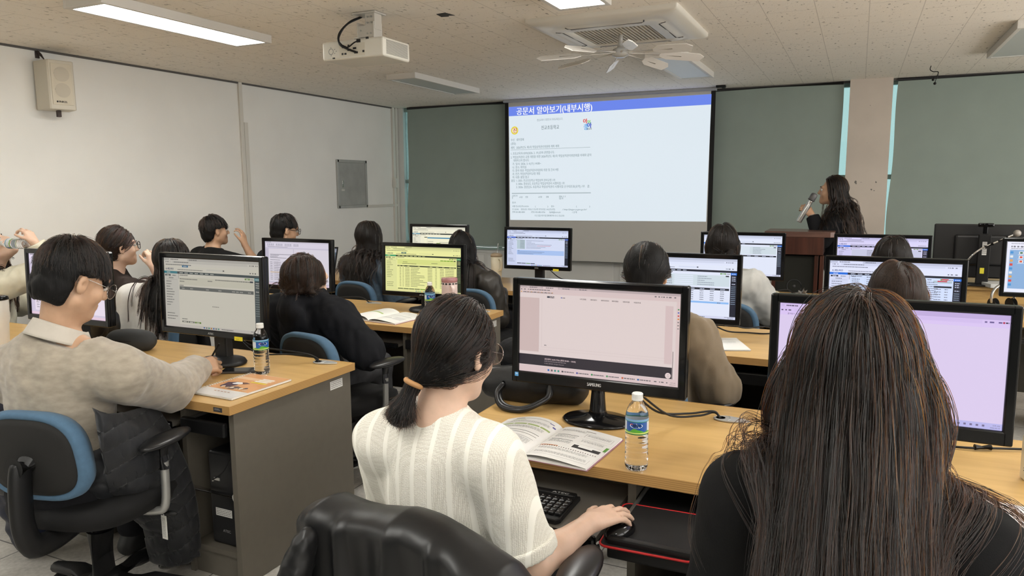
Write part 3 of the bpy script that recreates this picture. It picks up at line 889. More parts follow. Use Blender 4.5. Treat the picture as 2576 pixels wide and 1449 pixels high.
# ------------------------------------------------------------------ office chairs
BLUE = mat('blue_upholstery', (0.070, 0.140, 0.225), 0.85, noise=0.06, nscale=60, bump=0.12, bscale=500, sheen=0.05)
SEAT_CLOTH = mat('black_upholstery', (0.010, 0.010, 0.0105), 0.85, spec=0.3, bump=0.1, bscale=500)
def sup(a, n):
    c, s_ = math.cos(a), math.sin(a)
    return math.copysign(abs(c) ** n, c), math.copysign(abs(s_) ** n, s_)
def make_chair(label):
    """Swivel chair, facing +y, origin on the floor under the seat."""
    t = thing('office_chair', label, 'chair', group='blue and black office chairs')
    # seat cushion
    b = MB(); n = 36
    prof = [(0.0, -0.045), (0.80, -0.045), (0.96, -0.03), (1.0, -0.005), (0.97, 0.022), (0.80, 0.035), (0.0, 0.03)]
    vs, fs = [], []
    for r, z in prof:
        for k in range(n):
            c, s_ = sup(2 * PI * k / n, 0.62)
            vs.append((c * 0.245 * r, s_ * 0.235 * r, 0.455 + z - (0.02 * max(0, s_) ** 3 * r)))
    for i in range(len(prof) - 1):
        fs += [(i * n + k, i * n + (k + 1) % n, (i + 1) * n + (k + 1) % n, (i + 1) * n + k) for k in range(n)]
    b.add([(q[0], q[1], q[2] - 0.012 if q[2] < 0.44 else q[2]) for q in vs], fs, True); b.build('seat', SEAT_CLOTH, t)
    b = MB(); b.box((0, 0, 0.395), (0.20, 0.26, 0.05), 0.012); b.tube([(0.08, 0.02, 0.392), (0.27, 0.02, 0.385)], 0.007, 8); b.ball((0.28, 0.02, 0.385), (0.025, 0.012, 0.010), 6); b.build('seat_mechanism', BLACK, t)
    # back: blue padded rim and front, black shell behind
    def back_pt(c, s_, r, y):
        x, z = c * 0.192 * r * (1.0 - 0.05 * s_), s_ * 0.152 * r
        curve = 0.30 * x * x - 0.10 * z * z
        return (x, -0.235 - 0.10 * z + curve + y, 0.675 + z)
    b = MB(); n = 48
    prof = [(0.0, 0.035), (0.7, 0.04), (0.93, 0.032), (1.0, 0.0), (0.985, -0.022), (0.93, -0.032), (0.85, -0.026)]
    vs = [back_pt(*sup(2 * PI * k / n, 0.66), r, y) for r, y in prof for k in range(n)]
    fs = [(i * n + k, (i + 1) * n + k, (i + 1) * n + (k + 1) % n, i * n + (k + 1) % n) for i in range(len(prof) - 1) for k in range(n)]
    b.add(vs, fs, True); b.build('backrest', BLUE, t)
    b = MB()
    prof = [(0.855, -0.020), (0.845, -0.030), (0.70, -0.036), (0.35, -0.040), (0.0, -0.041)]
    vs = [back_pt(*sup(2 * PI * k / n, 0.66), r, y) for r, y in prof for k in range(n)]
    b.add(vs, [(i * n + k, (i + 1) * n + k, (i + 1) * n + (k + 1) % n, i * n + (k + 1) % n) for i in range(len(prof) - 1) for k in range(n)], True)
    b.build('back_shell', mat('back_cloth', (0.012, 0.0115, 0.011), 0.8, bump=0.08, bscale=400), t)
    b = MB()
    path = bez([(0, -0.285, 0.67), (0, -0.30, 0.63), (0, -0.308, 0.54), (0, -0.305, 0.45), (0, -0.275, 0.385), (0, -0.19, 0.37), (0, -0.08, 0.385)], 5)
    x = 0.035
    b.tube(path, [(0.012, 0.030, 0.040)[i] if i < 3 else 0.040 for i in range(len(path))], 12, flat=0.6)
    b.cyl((0, -0.27, 0.66), (0, -0.322, 0.66), 0.034, 20)
    b.build('back_post', BLACK, t)
    for sx in (-1, 1):
        b = MB(); b.tube(bez([(sx * 0.12, -0.01, 0.40), (sx * 0.235, 0.0, 0.40), (sx * 0.272, 0.005, 0.43), (sx * 0.275, 0.01, 0.58)], 5), 0.0145, 10)
        a = b.build('arm', mat('arm_metal', (0.40, 0.40, 0.39), 0.38, metal=0.7), t)
        b = MB(); b.cyl((sx * 0.275, 0.01, 0.555), (sx * 0.275, 0.012, 0.645), 0.018, 12)
        b.ball((sx * 0.272, 0.03, 0.655), (0.046, 0.125, 0.020), 10)
        b.build('armrest', mat('armrest_rubber', (0.012, 0.012, 0.013), 0.32), a)
    b = MB(); b.cyl((0, 0, 0.10), (0, 0, 0.31), 0.045, 20); b.cyl((0, 0, 0.30), (0, 0, 0.385), 0.034, 18); b.build('gas_column', BLACK, t)
    b = MB(); b.lathe([(0.055, 0.075), (0.055, 0.135), (0.038, 0.15)], 20)
    for k in range(5):
        b.M = Matrix.Rotation(2 * PI * k / 5 + 0.3, 4, 'Z')
        b.tube([(0.03, 0, 0.115), (0.17, 0, 0.108), (0.325, 0, 0.078)], [0.040, 0.034, 0.026], 10, flat=0.8)
    b.M = Matrix.Identity(4); b.build('base', BLACK, t)
    for k in range(5):
        a = 2 * PI * k / 5 + 0.3
        p = Vector((0.312 * math.cos(a), 0.312 * math.sin(a), 0.028)); d = Vector((-math.sin(a + 0.6), math.cos(a + 0.6), 0))
        b = MB()
        for s_ in (-1, 1):
            b.cyl(p + d * (0.006 * s_), p + d * (0.022 * s_), 0.027, 14)
        b.cyl(p + Vector((0, 0, 0.0)), p + Vector((0, 0, 0.05)), 0.008, 8)
        b.build('caster', BLACK, t)
    return t

# ------------------------------------------------------------------ what the displays show
NAVY = srgb(28, 34, 46)
def dashes(b, q, x0, x1, y, h, c, z=3, fill=0.8, unit=0.012, rnd=None):
    """A line of small text: short strokes of ink."""
    r = rnd or random
    x = x0
    b.col = c
    while x < x1:
        l = r.uniform(0.5, 1.6) * unit
        q(x, y, min(x + l * fill, x1), y + h, c, z)
        x += l

def ui(b, w, h, kind, tint):
    """Draw one desktop in fractions of the screen, 0,0 at its top left."""
    rr = random.Random(kind)
    T = np.array(srgb(*tint))
    def tc(r, g, b_):
        return tuple(np.array(srgb(r, g, b_)) * T / np.array(srgb(235, 235, 235)))
    def q(x0, y0, x1, y1, c, z=1):
        b.col = tuple(c)
        b.quad((x0 - 0.5) * w, (0.5 - y1) * h, (x1 - 0.5) * w, (0.5 - y0) * h, z * 0.00012)
    def tx(s, x, y, hh, c, ww=None, align='L', bold=0.0):
        b.col = tuple(c)
        b.text(s, (x - 0.5) * w, (0.5 - y) * h, hh * h, 6 * 0.00012, ww * w if ww else None, align, bold * w)
    WHT, G = tc(242, 242, 242), tc(120, 122, 128)
    q(0, 0, 1, 1, WHT, 0)
    def D(x0, x1, y, hh=0.012, c=None, unit=0.012, fill=0.8):
        dashes(b, q, x0, x1, y, hh, c if c is not None else G, 4, fill, unit, rr)
    def browser(dark=False):
        q(0, 0, 1, 0.038, tc(205, 206, 212) if not dark else tc(60, 62, 72), 1)
        q(0.06, 0.006, 0.26, 0.038, tc(235, 235, 240), 2); D(0.075, 0.16, 0.014); D(0.28, 0.36, 0.014)
        q(0, 0.038, 1, 0.078, tc(236, 236, 240), 1); q(0.09, 0.043, 0.88, 0.072, tc(224, 225, 230), 2); D(0.11, 0.27, 0.052); D(0.02, 0.07, 0.052, unit=0.02, fill=0.5); D(0.90, 0.98, 0.052, 0.014, unit=0.02, fill=0.5)
        q(0, 0.078, 1, 0.11, tc(240, 240, 243), 1); D(0.02, 0.30, 0.09, 0.012)
        q(0, 0.958, 1, 1, tc(228, 226, 232), 1)
        for k in range(7):
            c = (tc(70, 120, 200), tc(120, 130, 140), tc(60, 160, 150), tc(210, 150, 70))[k % 4]
            q(0.41 + k * 0.025, 0.97, 0.425 + k * 0.025, 0.99, c, 3)
        D(0.60, 0.72, 0.974); D(0.90, 0.985, 0.966, 0.008); D(0.93, 0.985, 0.984, 0.008)
    def finance(blue=(40, 100, 190), dark=(30, 34, 46), logo=True):
        browser()
        if logo:
            tx('K-에듀파인', 0.02, 0.172, 0.026, tc(40, 60, 120), 0.085, 'L', 0.0006)
        q(0.46, 0.14, 0.64, 0.16, tc(228, 230, 235), 2); q(0.63, 0.142, 0.645, 0.158, tc(60, 60, 70), 3)
        D(0.15, 0.42, 0.158, 0.01); D(0.90, 0.98, 0.155, 0.016, unit=0.022, fill=0.5)
        q(0, 0.19, 1, 0.225, tc(*dark), 2); q(0, 0.19, 0.145, 0.225, tc(*blue), 3); D(0.03, 0.07, 0.203, c=tc(230, 235, 240))
        for k in range(7):
            D(0.17 + k * 0.055, 0.205 + k * 0.055, 0.203, 0.011, tc(215, 220, 225), 0.02, 0.9)
        q(0, 0.225, 0.155, 0.958, tc(230, 231, 236), 1); q(0.01, 0.238, 0.07, 0.262, tc(*dark), 2); D(0.025, 0.055, 0.246, c=tc(230, 230, 235)); D(0.09, 0.13, 0.246)
        D(0.05, 0.10, 0.283); q(0.02, 0.31, 0.14, 0.312, G, 2)
        for k in range(10):
            D(0.02, rr.uniform(0.06, 0.11), 0.335 + k * 0.038, 0.011)
        for k in range(3):
            D(0.02, rr.uniform(0.10, 0.14), 0.80 + k * 0.04, 0.011)
        q(0.945, 0.225, 1, 0.958, tc(*dark), 2); q(0.945, 0.225, 1, 0.262, tc(*blue), 3); D(0.955, 0.99, 0.238, c=tc(220, 230, 240))
        for k in range(3):
            q(0.957, 0.288 + k * 0.03, 0.967, 0.300 + k * 0.03, tc(220, 222, 228), 3); D(0.971, 0.990, 0.289 + k * 0.03, c=tc(220, 222, 228))
        q(0.957, 0.405, 0.967, 0.417, tc(220, 222, 228), 3); D(0.971, 0.990, 0.406, c=tc(220, 222, 228))
        for k in range(10):
            D(0.952, 0.992, 0.45 + k * 0.032, 0.009, tc(150, 165, 175), 0.02, 0.95)
        D(0.17, 0.26, 0.238); q(0.85, 0.234, 0.90, 0.258, tc(110, 160, 60), 3); D(0.862, 0.89, 0.242, c=WHT); D(0.905, 0.94, 0.242)
        q(0.158, 0.225, 0.161, 0.30, G, 2)
    if kind == 'empty_list':
        finance((70, 150, 175), (70, 85, 95))
        q(0.085, 0.02, 0.0851, 0.021, WHT)
        q(0.20, 0.098, 0.265, 0.128, tc(50, 130, 190), 4); D(0.215, 0.25, 0.108, c=WHT)
        q(0.165, 0.27, 0.935, 0.38, tc(232, 233, 228), 1); D(0.17, 0.36, 0.29); D(0.47, 0.52, 0.30); D(0.17, 0.22, 0.325); D(0.55, 0.90, 0.278)
        q(0.90, 0.27, 0.932, 0.292, tc(50, 60, 80), 3)
        D(0.165, 0.21, 0.385); q(0.165, 0.405, 0.935, 0.452, tc(110, 116, 122), 2)
        for x in (0.19, 0.28, 0.45, 0.58, 0.72, 0.76, 0.80, 0.88):
            D(x, x + 0.03, 0.425, c=tc(205, 208, 212))
        D(0.51, 0.58, 0.66, c=tc(170, 170, 170)); D(0.18, 0.24, 0.87)
        for k, c in enumerate(((120, 125, 125), (120, 125, 125), (110, 155, 55))):
            q(0.18 + k * 0.07, 0.905, 0.245 + k * 0.07, 0.928, tc(*c), 3); D(0.195 + k * 0.07, 0.23 + k * 0.07, 0.912, c=WHT)
    elif kind == 'full_list':
        finance((60, 160, 165), (45, 55, 60))
        q(0.22, 0.125, 0.285, 0.155, tc(40, 105, 165), 4); D(0.235, 0.27, 0.135, c=WHT)
        q(0.165, 0.28, 0.935, 0.39, tc(222, 228, 205), 1); D(0.23, 0.42, 0.37); D(0.62, 0.70, 0.345); D(0.24, 0.30, 0.335)
        for k in range(4):
            q(0.735 + k * 0.042, 0.275, 0.772 + k * 0.042, 0.295, tc(120, 165, 65), 3)
        q(0.905, 0.275, 0.93, 0.295, tc(50, 60, 65), 3)
        q(0.165, 0.415, 0.935, 0.442, tc(60, 68, 70), 2)
        for x in (0.18, 0.23, 0.30, 0.44, 0.60, 0.68, 0.76, 0.85, 0.89):
            D(x, x + 0.03, 0.424, c=tc(215, 218, 212))
        for k in range(13):
            y = 0.462 + k * 0.034
            D(0.195, 0.215, y); D(0.235, 0.25, y); D(0.27, 0.33, y); D(0.345, rr.uniform(0.42, 0.56), y); D(0.57, 0.63, y); D(0.67, 0.69, y); D(0.73, 0.78, y); D(0.80, 0.91, y)
            q(0.165, y - 0.011, 0.935, y - 0.0095, tc(214, 216, 205), 2)
        for k in range(5):
            q(0.17 + k * 0.075, 0.925, 0.24 + k * 0.075, 0.945, tc(*((110, 155, 55) if k == 4 else (95, 105, 100))), 3)
    elif kind in ('form', 'form_tall'):
        finance((45, 90, 190))
        q(0.165, 0.27, 0.30, 0.53, tc(205, 218, 205), 2); q(0.165, 0.27, 0.935, 0.275, tc(190, 195, 205), 2)
        for k in range(7):
            D(0.22, 0.29, 0.29 + k * 0.035); D(0.32, rr.uniform(0.40, 0.75), 0.29 + k * 0.035, c=tc(150, 155, 165)); q(0.165, 0.315 + k * 0.035, 0.935, 0.3165 + k * 0.035, tc(200, 205, 215), 3)
        D(0.50, 0.72, 0.43, c=tc(225, 120, 120)); q(0.165, 0.56, 0.935, 0.69, tc(190, 212, 236), 2); D(0.18, 0.21, 0.57)
        D(0.18, 0.62, 0.60, c=tc(130, 145, 165)); D(0.18, 0.58, 0.63, c=tc(130, 145, 165)); D(0.18, 0.44, 0.66, c=tc(130, 145, 165))
        for k in range(4):
            q(0.17 + k * 0.075, 0.925, 0.24 + k * 0.075, 0.945, tc(*((110, 155, 75) if k == 2 else (60, 66, 80))), 3)
    elif kind in ('table', 'table_low'):
        finance((40, 120, 215))
        q(0.165, 0.275, 0.935, 0.46, tc(222, 230, 222), 2)
        for k in range(5):
            D(0.34, 0.40, 0.295 + k * 0.034); q(0.42, 0.290 + k * 0.034, 0.60, 0.308 + k * 0.034, tc(240, 242, 240), 3); D(0.64, rr.uniform(0.68, 0.82), 0.295 + k * 0.034, c=tc(150, 155, 160))
        q(0.90, 0.275, 0.93, 0.295, NAVY, 3)
        q(0.165, 0.49, 0.935, 0.525, NAVY, 2)
        for k in range(8):
            D(0.19 + k * 0.095, 0.235 + k * 0.095, 0.502, c=tc(220, 224, 232))
        if kind == 'table':
            for k in range(5):
                y = 0.54 + k * 0.036
                for j in range(8):
                    D(0.19 + j * 0.095, 0.225 + j * 0.095, y)
                q(0.165, y + 0.022, 0.935, y + 0.0235, tc(205, 210, 220), 3)
            q(0.165, 0.72, 0.935, 0.75, tc(150, 195, 235), 3); D(0.83, 0.86, 0.73)
            q(0.30, 0.90, 0.36, 0.918, tc(80, 130, 60), 3)
    elif kind == 'menu':
        finance((40, 120, 215))
        q(0.165, 0.225, 0.945, 0.66, tc(226, 236, 244), 2)
        for k in range(6):
            x = 0.18 + k * 0.115
            D(x, x + 0.03, 0.245, 0.013)
            for j in range(9):
                D(x, x + rr.uniform(0.05, 0.085), 0.285 + j * 0.032, 0.011)
            q(x - 0.012, 0.24, x - 0.0105, 0.60, tc(200, 210, 220), 3)
        q(0.80, 0.262, 0.935, 0.30, tc(190, 205, 200), 3); q(0.83, 0.262, 0.90, 0.28, tc(215, 60, 70), 4); q(0.86, 0.232, 0.91, 0.252, tc(215, 60, 70), 5)
        q(0.805, 0.345, 0.935, 0.372, NAVY, 3)
        for j in range(6):
            D(0.81, 0.86, 0.39 + j * 0.04); D(0.885, 0.91, 0.39 + j * 0.04)
    elif kind == 'popup':
        finance((90, 150, 195), (35, 45, 50))
        q(0.23, 0.285, 0.80, 0.90, tc(245, 245, 240), 2); q(0.29, 0.31, 0.74, 0.345, tc(70, 140, 200), 4); q(0.23, 0.30, 0.285, 0.325, tc(90, 95, 95), 3)
        q(0.285, 0.285, 0.2865, 0.90, G, 3); q(0.74, 0.285, 0.7415, 0.90, G, 3)
        for k in range(3):
            D(0.30, 0.40, 0.43 + k * 0.05); D(0.52, 0.72, 0.45 + k * 0.05)
        q(0.46, 0.475, 0.54, 0.495, tc(120, 155, 60), 4)
    elif kind == 'document':
        q(0, 0, 1, 0.03, tc(225, 225, 230), 1); D(0.02, 0.10, 0.008); q(0, 0.03, 1, 0.135, tc(240, 240, 245), 1)
        for k in range(18):
            if k % 5 != 4:
                q(0.04 + k * 0.028, 0.05, 0.053 + k * 0.028, 0.08, tc(165, 170, 180), 3); D(0.036 + k * 0.028, 0.058 + k * 0.028, 0.092, 0.008)
        D(0.04, 0.36, 0.118, 0.008); q(0, 0.135, 1, 0.165, tc(222, 222, 230), 2); q(0, 0.165, 0.055, 0.93, tc(214, 214, 222), 2); q(0.45, 0.165, 0.458, 0.93, tc(205, 205, 214), 2)
        for y, x1 in ((0.29, 0.42), (0.315, 0.22), (0.345, 0.20), (0.37, 0.34), (0.42, 0.24)):
            D(0.08, x1, y, 0.012)
        for x in (0.075, 0.13, 0.19, 0.27, 0.44):
            q(x, 0.46, x + 0.0015, 0.90, G, 3)
        for k in range(12):
            q(0.075, 0.46 + k * 0.04, 0.44, 0.4615 + k * 0.04, G, 3)
            if k < 11:
                D(0.08, 0.115, 0.473 + k * 0.04, 0.012); D(0.14, 0.25, 0.473 + k * 0.04, 0.012); D(0.29, rr.uniform(0.33, 0.42), 0.473 + k * 0.04, 0.012)
        q(0.075, 0.70, 0.44, 0.722, tc(228, 208, 165), 4); q(0, 0.93, 1, 0.96, tc(216, 216, 224), 3); q(0, 0.96, 1, 1, tc(236, 220, 224), 3)
        for k in range(5):
            q(0.25 + k * 0.03, 0.97, 0.265 + k * 0.03, 0.99, tc(90, 120, 170), 4)
    elif kind == 'blank_page':
        q(0, 0, 1, 0.026, tc(200, 196, 200), 1)
        for k in range(4):
            q(0.045 + k * 0.108, 0.004, 0.145 + k * 0.108, 0.026, tc(232, 226, 228) if k == 1 else tc(212, 207, 211), 2); D(0.065 + k * 0.108, 0.115 + k * 0.108, 0.011, 0.009)
        q(0, 0.026, 1, 0.056, tc(232, 226, 228), 1); D(0.065, 0.20, 0.037, 0.010); D(0.005, 0.06, 0.037, 0.01, unit=0.02, fill=0.5); D(0.85, 0.98, 0.037, 0.012, unit=0.02, fill=0.5)
        q(0, 0.056, 1, 0.086, tc(234, 227, 228), 1)
        for k in range(10):
            q(0.006 + k * 0.023, 0.066, 0.013 + k * 0.023, 0.076, (tc(230, 180, 60), tc(90, 95, 100), tc(225, 170, 70))[k % 3], 3)
        D(0.02, 0.22, 0.069, 0.008)
        q(0.978, 0.086, 1, 0.955, tc(238, 230, 231), 1)
        for k, c in enumerate(((90, 170, 110), (90, 120, 220), (220, 70, 80), (235, 160, 60), (150, 150, 150), (150, 150, 150), (170, 170, 170))):
            q(0.985, 0.16 + k * 0.034, 0.994, 0.174 + k * 0.034, tc(*c), 3)
        q(0.182, 0.108, 0.20, 0.128, tc(70, 80, 95), 3); D(0.202, 0.232, 0.108, 0.008, tc(60, 65, 75)); D(0.202, 0.232, 0.120, 0.008, tc(60, 65, 75)); q(0.272, 0.112, 0.281, 0.124, tc(120, 130, 200), 3); D(0.284, 0.30, 0.114, 0.009)
        for k, s in enumerate(('나의 플랫폼', '데이터찾기', '데이터라이프', '데이터활용', '데이터맵', '이용안내')):
            tx(s, 0.395 + k * 0.0665, 0.127, 0.013, tc(70, 66, 70), 0.040 if k != 2 else 0.050, 'L', 0.0003)
        q(0, 0.135, 0.13, 0.76, tc(222, 213, 212), 1); q(0.915, 0.135, 0.96, 0.76, tc(231, 222, 224), 1)
        q(0.13, 0.14, 0.1312, 0.73, tc(214, 208, 208), 2); q(0.148, 0.14, 0.1492, 0.70, tc(220, 213, 213), 2); q(0.148, 0.70, 0.92, 0.7015, tc(218, 210, 211), 2); q(0.13, 0.73, 0.93, 0.7312, tc(216, 208, 209), 2)
        D(0.168, 0.182, 0.672, 0.010)
        q(0, 0.795, 0.962, 0.918, tc(44, 42, 54), 2)
        tx('상담센터 1644-7756 (평일 09:00 ~ 18:00)', 0.170, 0.845, 0.0165, tc(225, 218, 222), 0.205, 'L', 0.0004)
        D(0.170, 0.315, 0.858, 0.009, tc(150, 145, 152)); tx('© 2025. EDMGR. All Rights Reserved.', 0.170, 0.893, 0.011, tc(195, 190, 196), 0.13)
        b.col = tc(245, 240, 242)
        b.poly([((0.940 + 0.017 * math.cos(2 * PI * k / 24) - 0.5) * w, (0.5 - 0.885) * h + 0.017 * w * math.sin(2 * PI * k / 24)) for k in range(24)], 0.0005)
        tx('TOP', 0.934, 0.898, 0.007, tc(90, 80, 90), 0.012); q(0.938, 0.872, 0.942, 0.878, tc(90, 80, 90), 6)
        q(0.9635, 0.62, 0.9665, 0.92, tc(110, 102, 108), 3)
        q(0, 0.922, 1, 1, tc(236, 228, 231), 2)
        for k, c in enumerate(((60, 130, 215), (110, 110, 115), (50, 160, 150), (60, 170, 150))):
            q(0.192 + k * 0.022, 0.952, 0.204 + k * 0.022, 0.974, tc(*c), 4)
        for k, c in enumerate(((80, 80, 90), (80, 90, 180), (50, 160, 90), (60, 160, 100), (210, 110, 70), (50, 120, 190))):
            q(0.285 + k * 0.095, 0.953, 0.296 + k * 0.095, 0.972, tc(*c), 4); D(0.30 + k * 0.095, 0.365 + k * 0.095, 0.957, 0.012)
        D(0.86, 0.94, 0.957, 0.012, unit=0.02, fill=0.5); tx('오후 2:02', 0.985, 0.965, 0.010, tc(80, 75, 80), 0.03, 'R'); tx('2026-02-10', 0.985, 0.985, 0.010, tc(80, 75, 80), 0.035, 'R')
    elif kind == 'loading':
        q(0, 0, 1, 0.045, tc(214, 206, 226), 1); q(0.0, 0.005, 0.15, 0.045, tc(236, 230, 242), 2); D(0.03, 0.085, 0.018, 0.010, tc(90, 85, 100)); q(0.136, 0.018, 0.142, 0.026, G, 3)
        q(0.005, 0.012, 0.02, 0.032, tc(225, 218, 236), 3)
        tx('x', 0.136, 0.03, 0.014, tc(100, 95, 110)); tx('+', 0.157, 0.034, 0.022, tc(80, 76, 90))
        q(0, 0.045, 1, 0.085, tc(238, 232, 246), 1); q(0.07, 0.05, 0.89, 0.08, tc(232, 225, 242), 2); tx('https://chongsegye.com', 0.09, 0.070, 0.013, tc(100, 96, 110), 0.11)
        D(0.006, 0.06, 0.06, 0.012, tc(110, 105, 120), unit=0.022, fill=0.5); D(0.90, 0.97, 0.06, 0.013, tc(120, 110, 150), unit=0.025, fill=0.5); q(0.972, 0.058, 0.98, 0.074, tc(200, 60, 90), 4); D(0.983, 0.996, 0.06, 0.012, tc(60, 55, 70))
        q(0, 0.085, 1, 0.112, tc(240, 234, 247), 1); tx('즐겨찾기 가져오기', 0.037, 0.106, 0.013, tc(100, 96, 110), 0.072); q(0.125, 0.092, 0.138, 0.108, tc(70, 175, 120), 3); tx('naver', 0.143, 0.106, 0.012, tc(100, 96, 110), 0.03); D(0.18, 0.30, 0.096, 0.011)
        q(0.105, 0.155, 0.109, 0.168, tc(120, 115, 130), 3)
        q(0, 0.945, 1, 1, tc(205, 218, 240), 1)
        D(0.575, 0.64, 0.962, 0.013); q(0.655, 0.958, 0.667, 0.98, tc(50, 130, 200), 3); tx('2026 대형인재양 레저기', 0.675, 0.98, 0.014, tc(90, 90, 105), 0.09)
        for k in range(5):
            q(0.82 + k * 0.025, 0.963, 0.83 + k * 0.025, 0.98, tc(130, 130, 150), 3)
        tx('오후 2:02', 0.992, 0.968, 0.010, tc(80, 80, 95), 0.03, 'R'); tx('2026-02-10', 0.992, 0.988, 0.010, tc(80, 80, 95), 0.04, 'R')
        b.col = tc(60, 130, 200); b.poly([((0.022 + 0.008 * math.cos(a) - 0.5) * w, (0.5 - 0.97) * h + 0.008 * w * math.sin(a)) for a in [2 * PI * k / 12 for k in range(12)]], 0.0004)
    elif kind == 'desktop':
        q(0, 0, 1, 0.16, tc(240, 240, 245), 2); D(0.04, 0.5, 0.03); D(0.04, 0.5, 0.08, 0.03, unit=0.03, fill=0.6); D(0.04, 0.4, 0.13)
        q(0.0, 0.16, 1, 0.93, srgb(140, 180, 225), 1); q(0, 0.16, 0.03, 0.93, tc(235, 238, 245), 2); q(0, 0.93, 1, 1, tc(236, 240, 246), 2)
        for k in range(9):
            q(0.035, 0.19 + k * 0.08, 0.065, 0.235 + k * 0.08, (srgb(60, 150, 220), srgb(235, 240, 245), srgb(230, 170, 90), srgb(220, 70, 70))[k % 4], 3)
        for k, c in enumerate(((60, 120, 90), (225, 70, 60), (225, 80, 50))):
            q(0.12, 0.19 + k * 0.085, 0.165, 0.245 + k * 0.085, srgb(240, 240, 240), 3); q(0.13, 0.20 + k * 0.085, 0.155, 0.235 + k * 0.085, srgb(*c), 4); D(0.11, 0.175, 0.252 + k * 0.085, 0.008, tc(240, 240, 245))
        q(0.36, 0.17, 0.95, 0.66, tc(245, 246, 250), 3); D(0.40, 0.8, 0.22); D(0.40, 0.85, 0.30)
        b.col = srgb(20, 110, 235)
        for a0 in (0.2, 1.2, 2.2):
            b.poly([((0.50 + 0.20 * math.cos(a) * (0.7 + 0.3 * math.sin(2 * a + a0)) - 0.5) * w, (0.5 - 0.84) * h + 0.16 * w * math.sin(a) * (0.7 + 0.3 * math.cos(3 * a + a0))) for a in [2 * PI * k / 30 for k in range(30)]], 0.00025 + a0 * 0.00002)

def monitor(label, x, y, yaw, zc, kind, tint, style='plain', w=0.57, h=0.345, logo=None, sticker=None, strength=0.9, tilt=3, dim=1.0, base='oval'):
    """A flat display on its stand; x, y = middle of its face, zc = height of its middle; faces -y."""
    t = thing('monitor', label, 'monitor', (x, y, DT), math.radians(yaw), 'desktop monitors')
    zc -= DT
    TM = Matrix.Translation((0, 0, zc)) @ Matrix.Rotation(math.radians(-tilt), 4, 'X')
    bz, bb = (0.024, 0.030) if style != 'glossy' else (0.026, 0.040)
    M_ = GLOSS_BLACK
    b = MB(); b.M = TM
    sw, sh = w - 2 * bz, h - bz - bb
    b.box((0, 0.022, 0), (w, 0.028, h), 0.007)
    b.box((0, 0.046, -0.01), (w * 0.72, 0.03, h * 0.7), 0.012)
    b.build('housing', M_, t)
    b = MB(); b.M = TM
    for sx in (-1, 1):
        b.box((sx * (w / 2 - bz / 2), 0.004, 0), (bz, 0.016, h), 0.005)
    b.box((0, 0.004, h / 2 - bz / 2), (w - bz, 0.016, bz), 0.005)
    b.box((0, 0.004, -h / 2 + bb / 2), (w - bz, 0.016, bb), 0.005)
    bez_ = b.build('bezel', M_, t)
    b = MB(); b.M = TM @ Matrix.Translation((0, 0.005, (bb - bz) / 2)) @ Matrix.Rotation(PI / 2, 4, 'X')
    ui(b, sw, sh, kind, tint)
    b.build('screen', display_mat('display_%d' % round(strength * 100), strength), t)
    if logo:
        b = MB(); b.M = TM @ Matrix.Translation((0, -0.0045, -h / 2 + bb * 0.36)) @ Matrix.Rotation(PI / 2, 4, 'X'); b.col = (0.55, 0.55, 0.55)
        b.text(logo, 0, 0, 0.0115 if logo == 'SAMSUNG' else 0.009, 0, 0.048 if logo == 'SAMSUNG' else 0.034, 'C', 0.0006); b.build('logo', PRINT, bez_)
    if style == 'glossy':
        b = MB(); b.M = TM @ Matrix.Translation((-w / 2 + 0.020, -0.0045, -h / 2 + 0.028)) @ Matrix.Rotation(PI / 2, 4, 'X'); b.col = srgb(90, 160, 220); b.quad(-0.007, -0.007, 0.007, 0.007)
        b.col = srgb(190, 215, 240); b.quad(-0.004, 0.0, 0.004, 0.004, 0.0002); b.build('energy_sticker', PRINT_GLOSS, bez_)
    if sticker is not None:
        b = MB(); b.M = TM @ Matrix.Translation((sticker, -0.0048, -h / 2 + 0.006)) @ Matrix.Rotation(PI / 2, 4, 'X'); b.col = (0.75, 0.62, 0.02); b.quad(-0.024, -0.010, 0.024, 0.008)
        b.col = (0.25, 0.22, 0.05); b.quad(-0.016, -0.004, 0.004, -0.002, 0.0002); b.build('yellow_sticker', PRINT, bez_)
    zb = zc - h / 2
    b = MB()
    if base == 'oval':
        b.box((0, 0.06, (zb + 0.09) / 2), (0.075, 0.045, max(0.05, zb + 0.09)), 0.008)
        b.build('stand_neck', BLACK, t)
        b = MB(); b.lathe([(0.0, 0.0), (0.115, 0.0), (0.120, 0.008), (0.112, 0.020), (0.06, 0.030), (0.05, 0.034), (0.0, 0.036)], 36, (0, 0.045, 0), 1.0, 0.80)
    else:
        b.lathe([(0.034, 0.018), (0.028, 0.04), (0.0225, 0.10), (0.022, zb + 0.06)], 20, (0, 0.035, 0))
        b.build('stand_neck', GLOSS_BLACK, t)
        b = MB(); b.lathe([(0.0, 0.0), (0.118, 0.0), (0.122, 0.005), (0.115, 0.011), (0.05, 0.020), (0.034, 0.026), (0.0, 0.026)], 40, (0, 0.03, 0), 1.0, 0.78)
    b.build('stand_base', GLOSS_BLACK if base != 'oval' else BLACK, t)
    return t

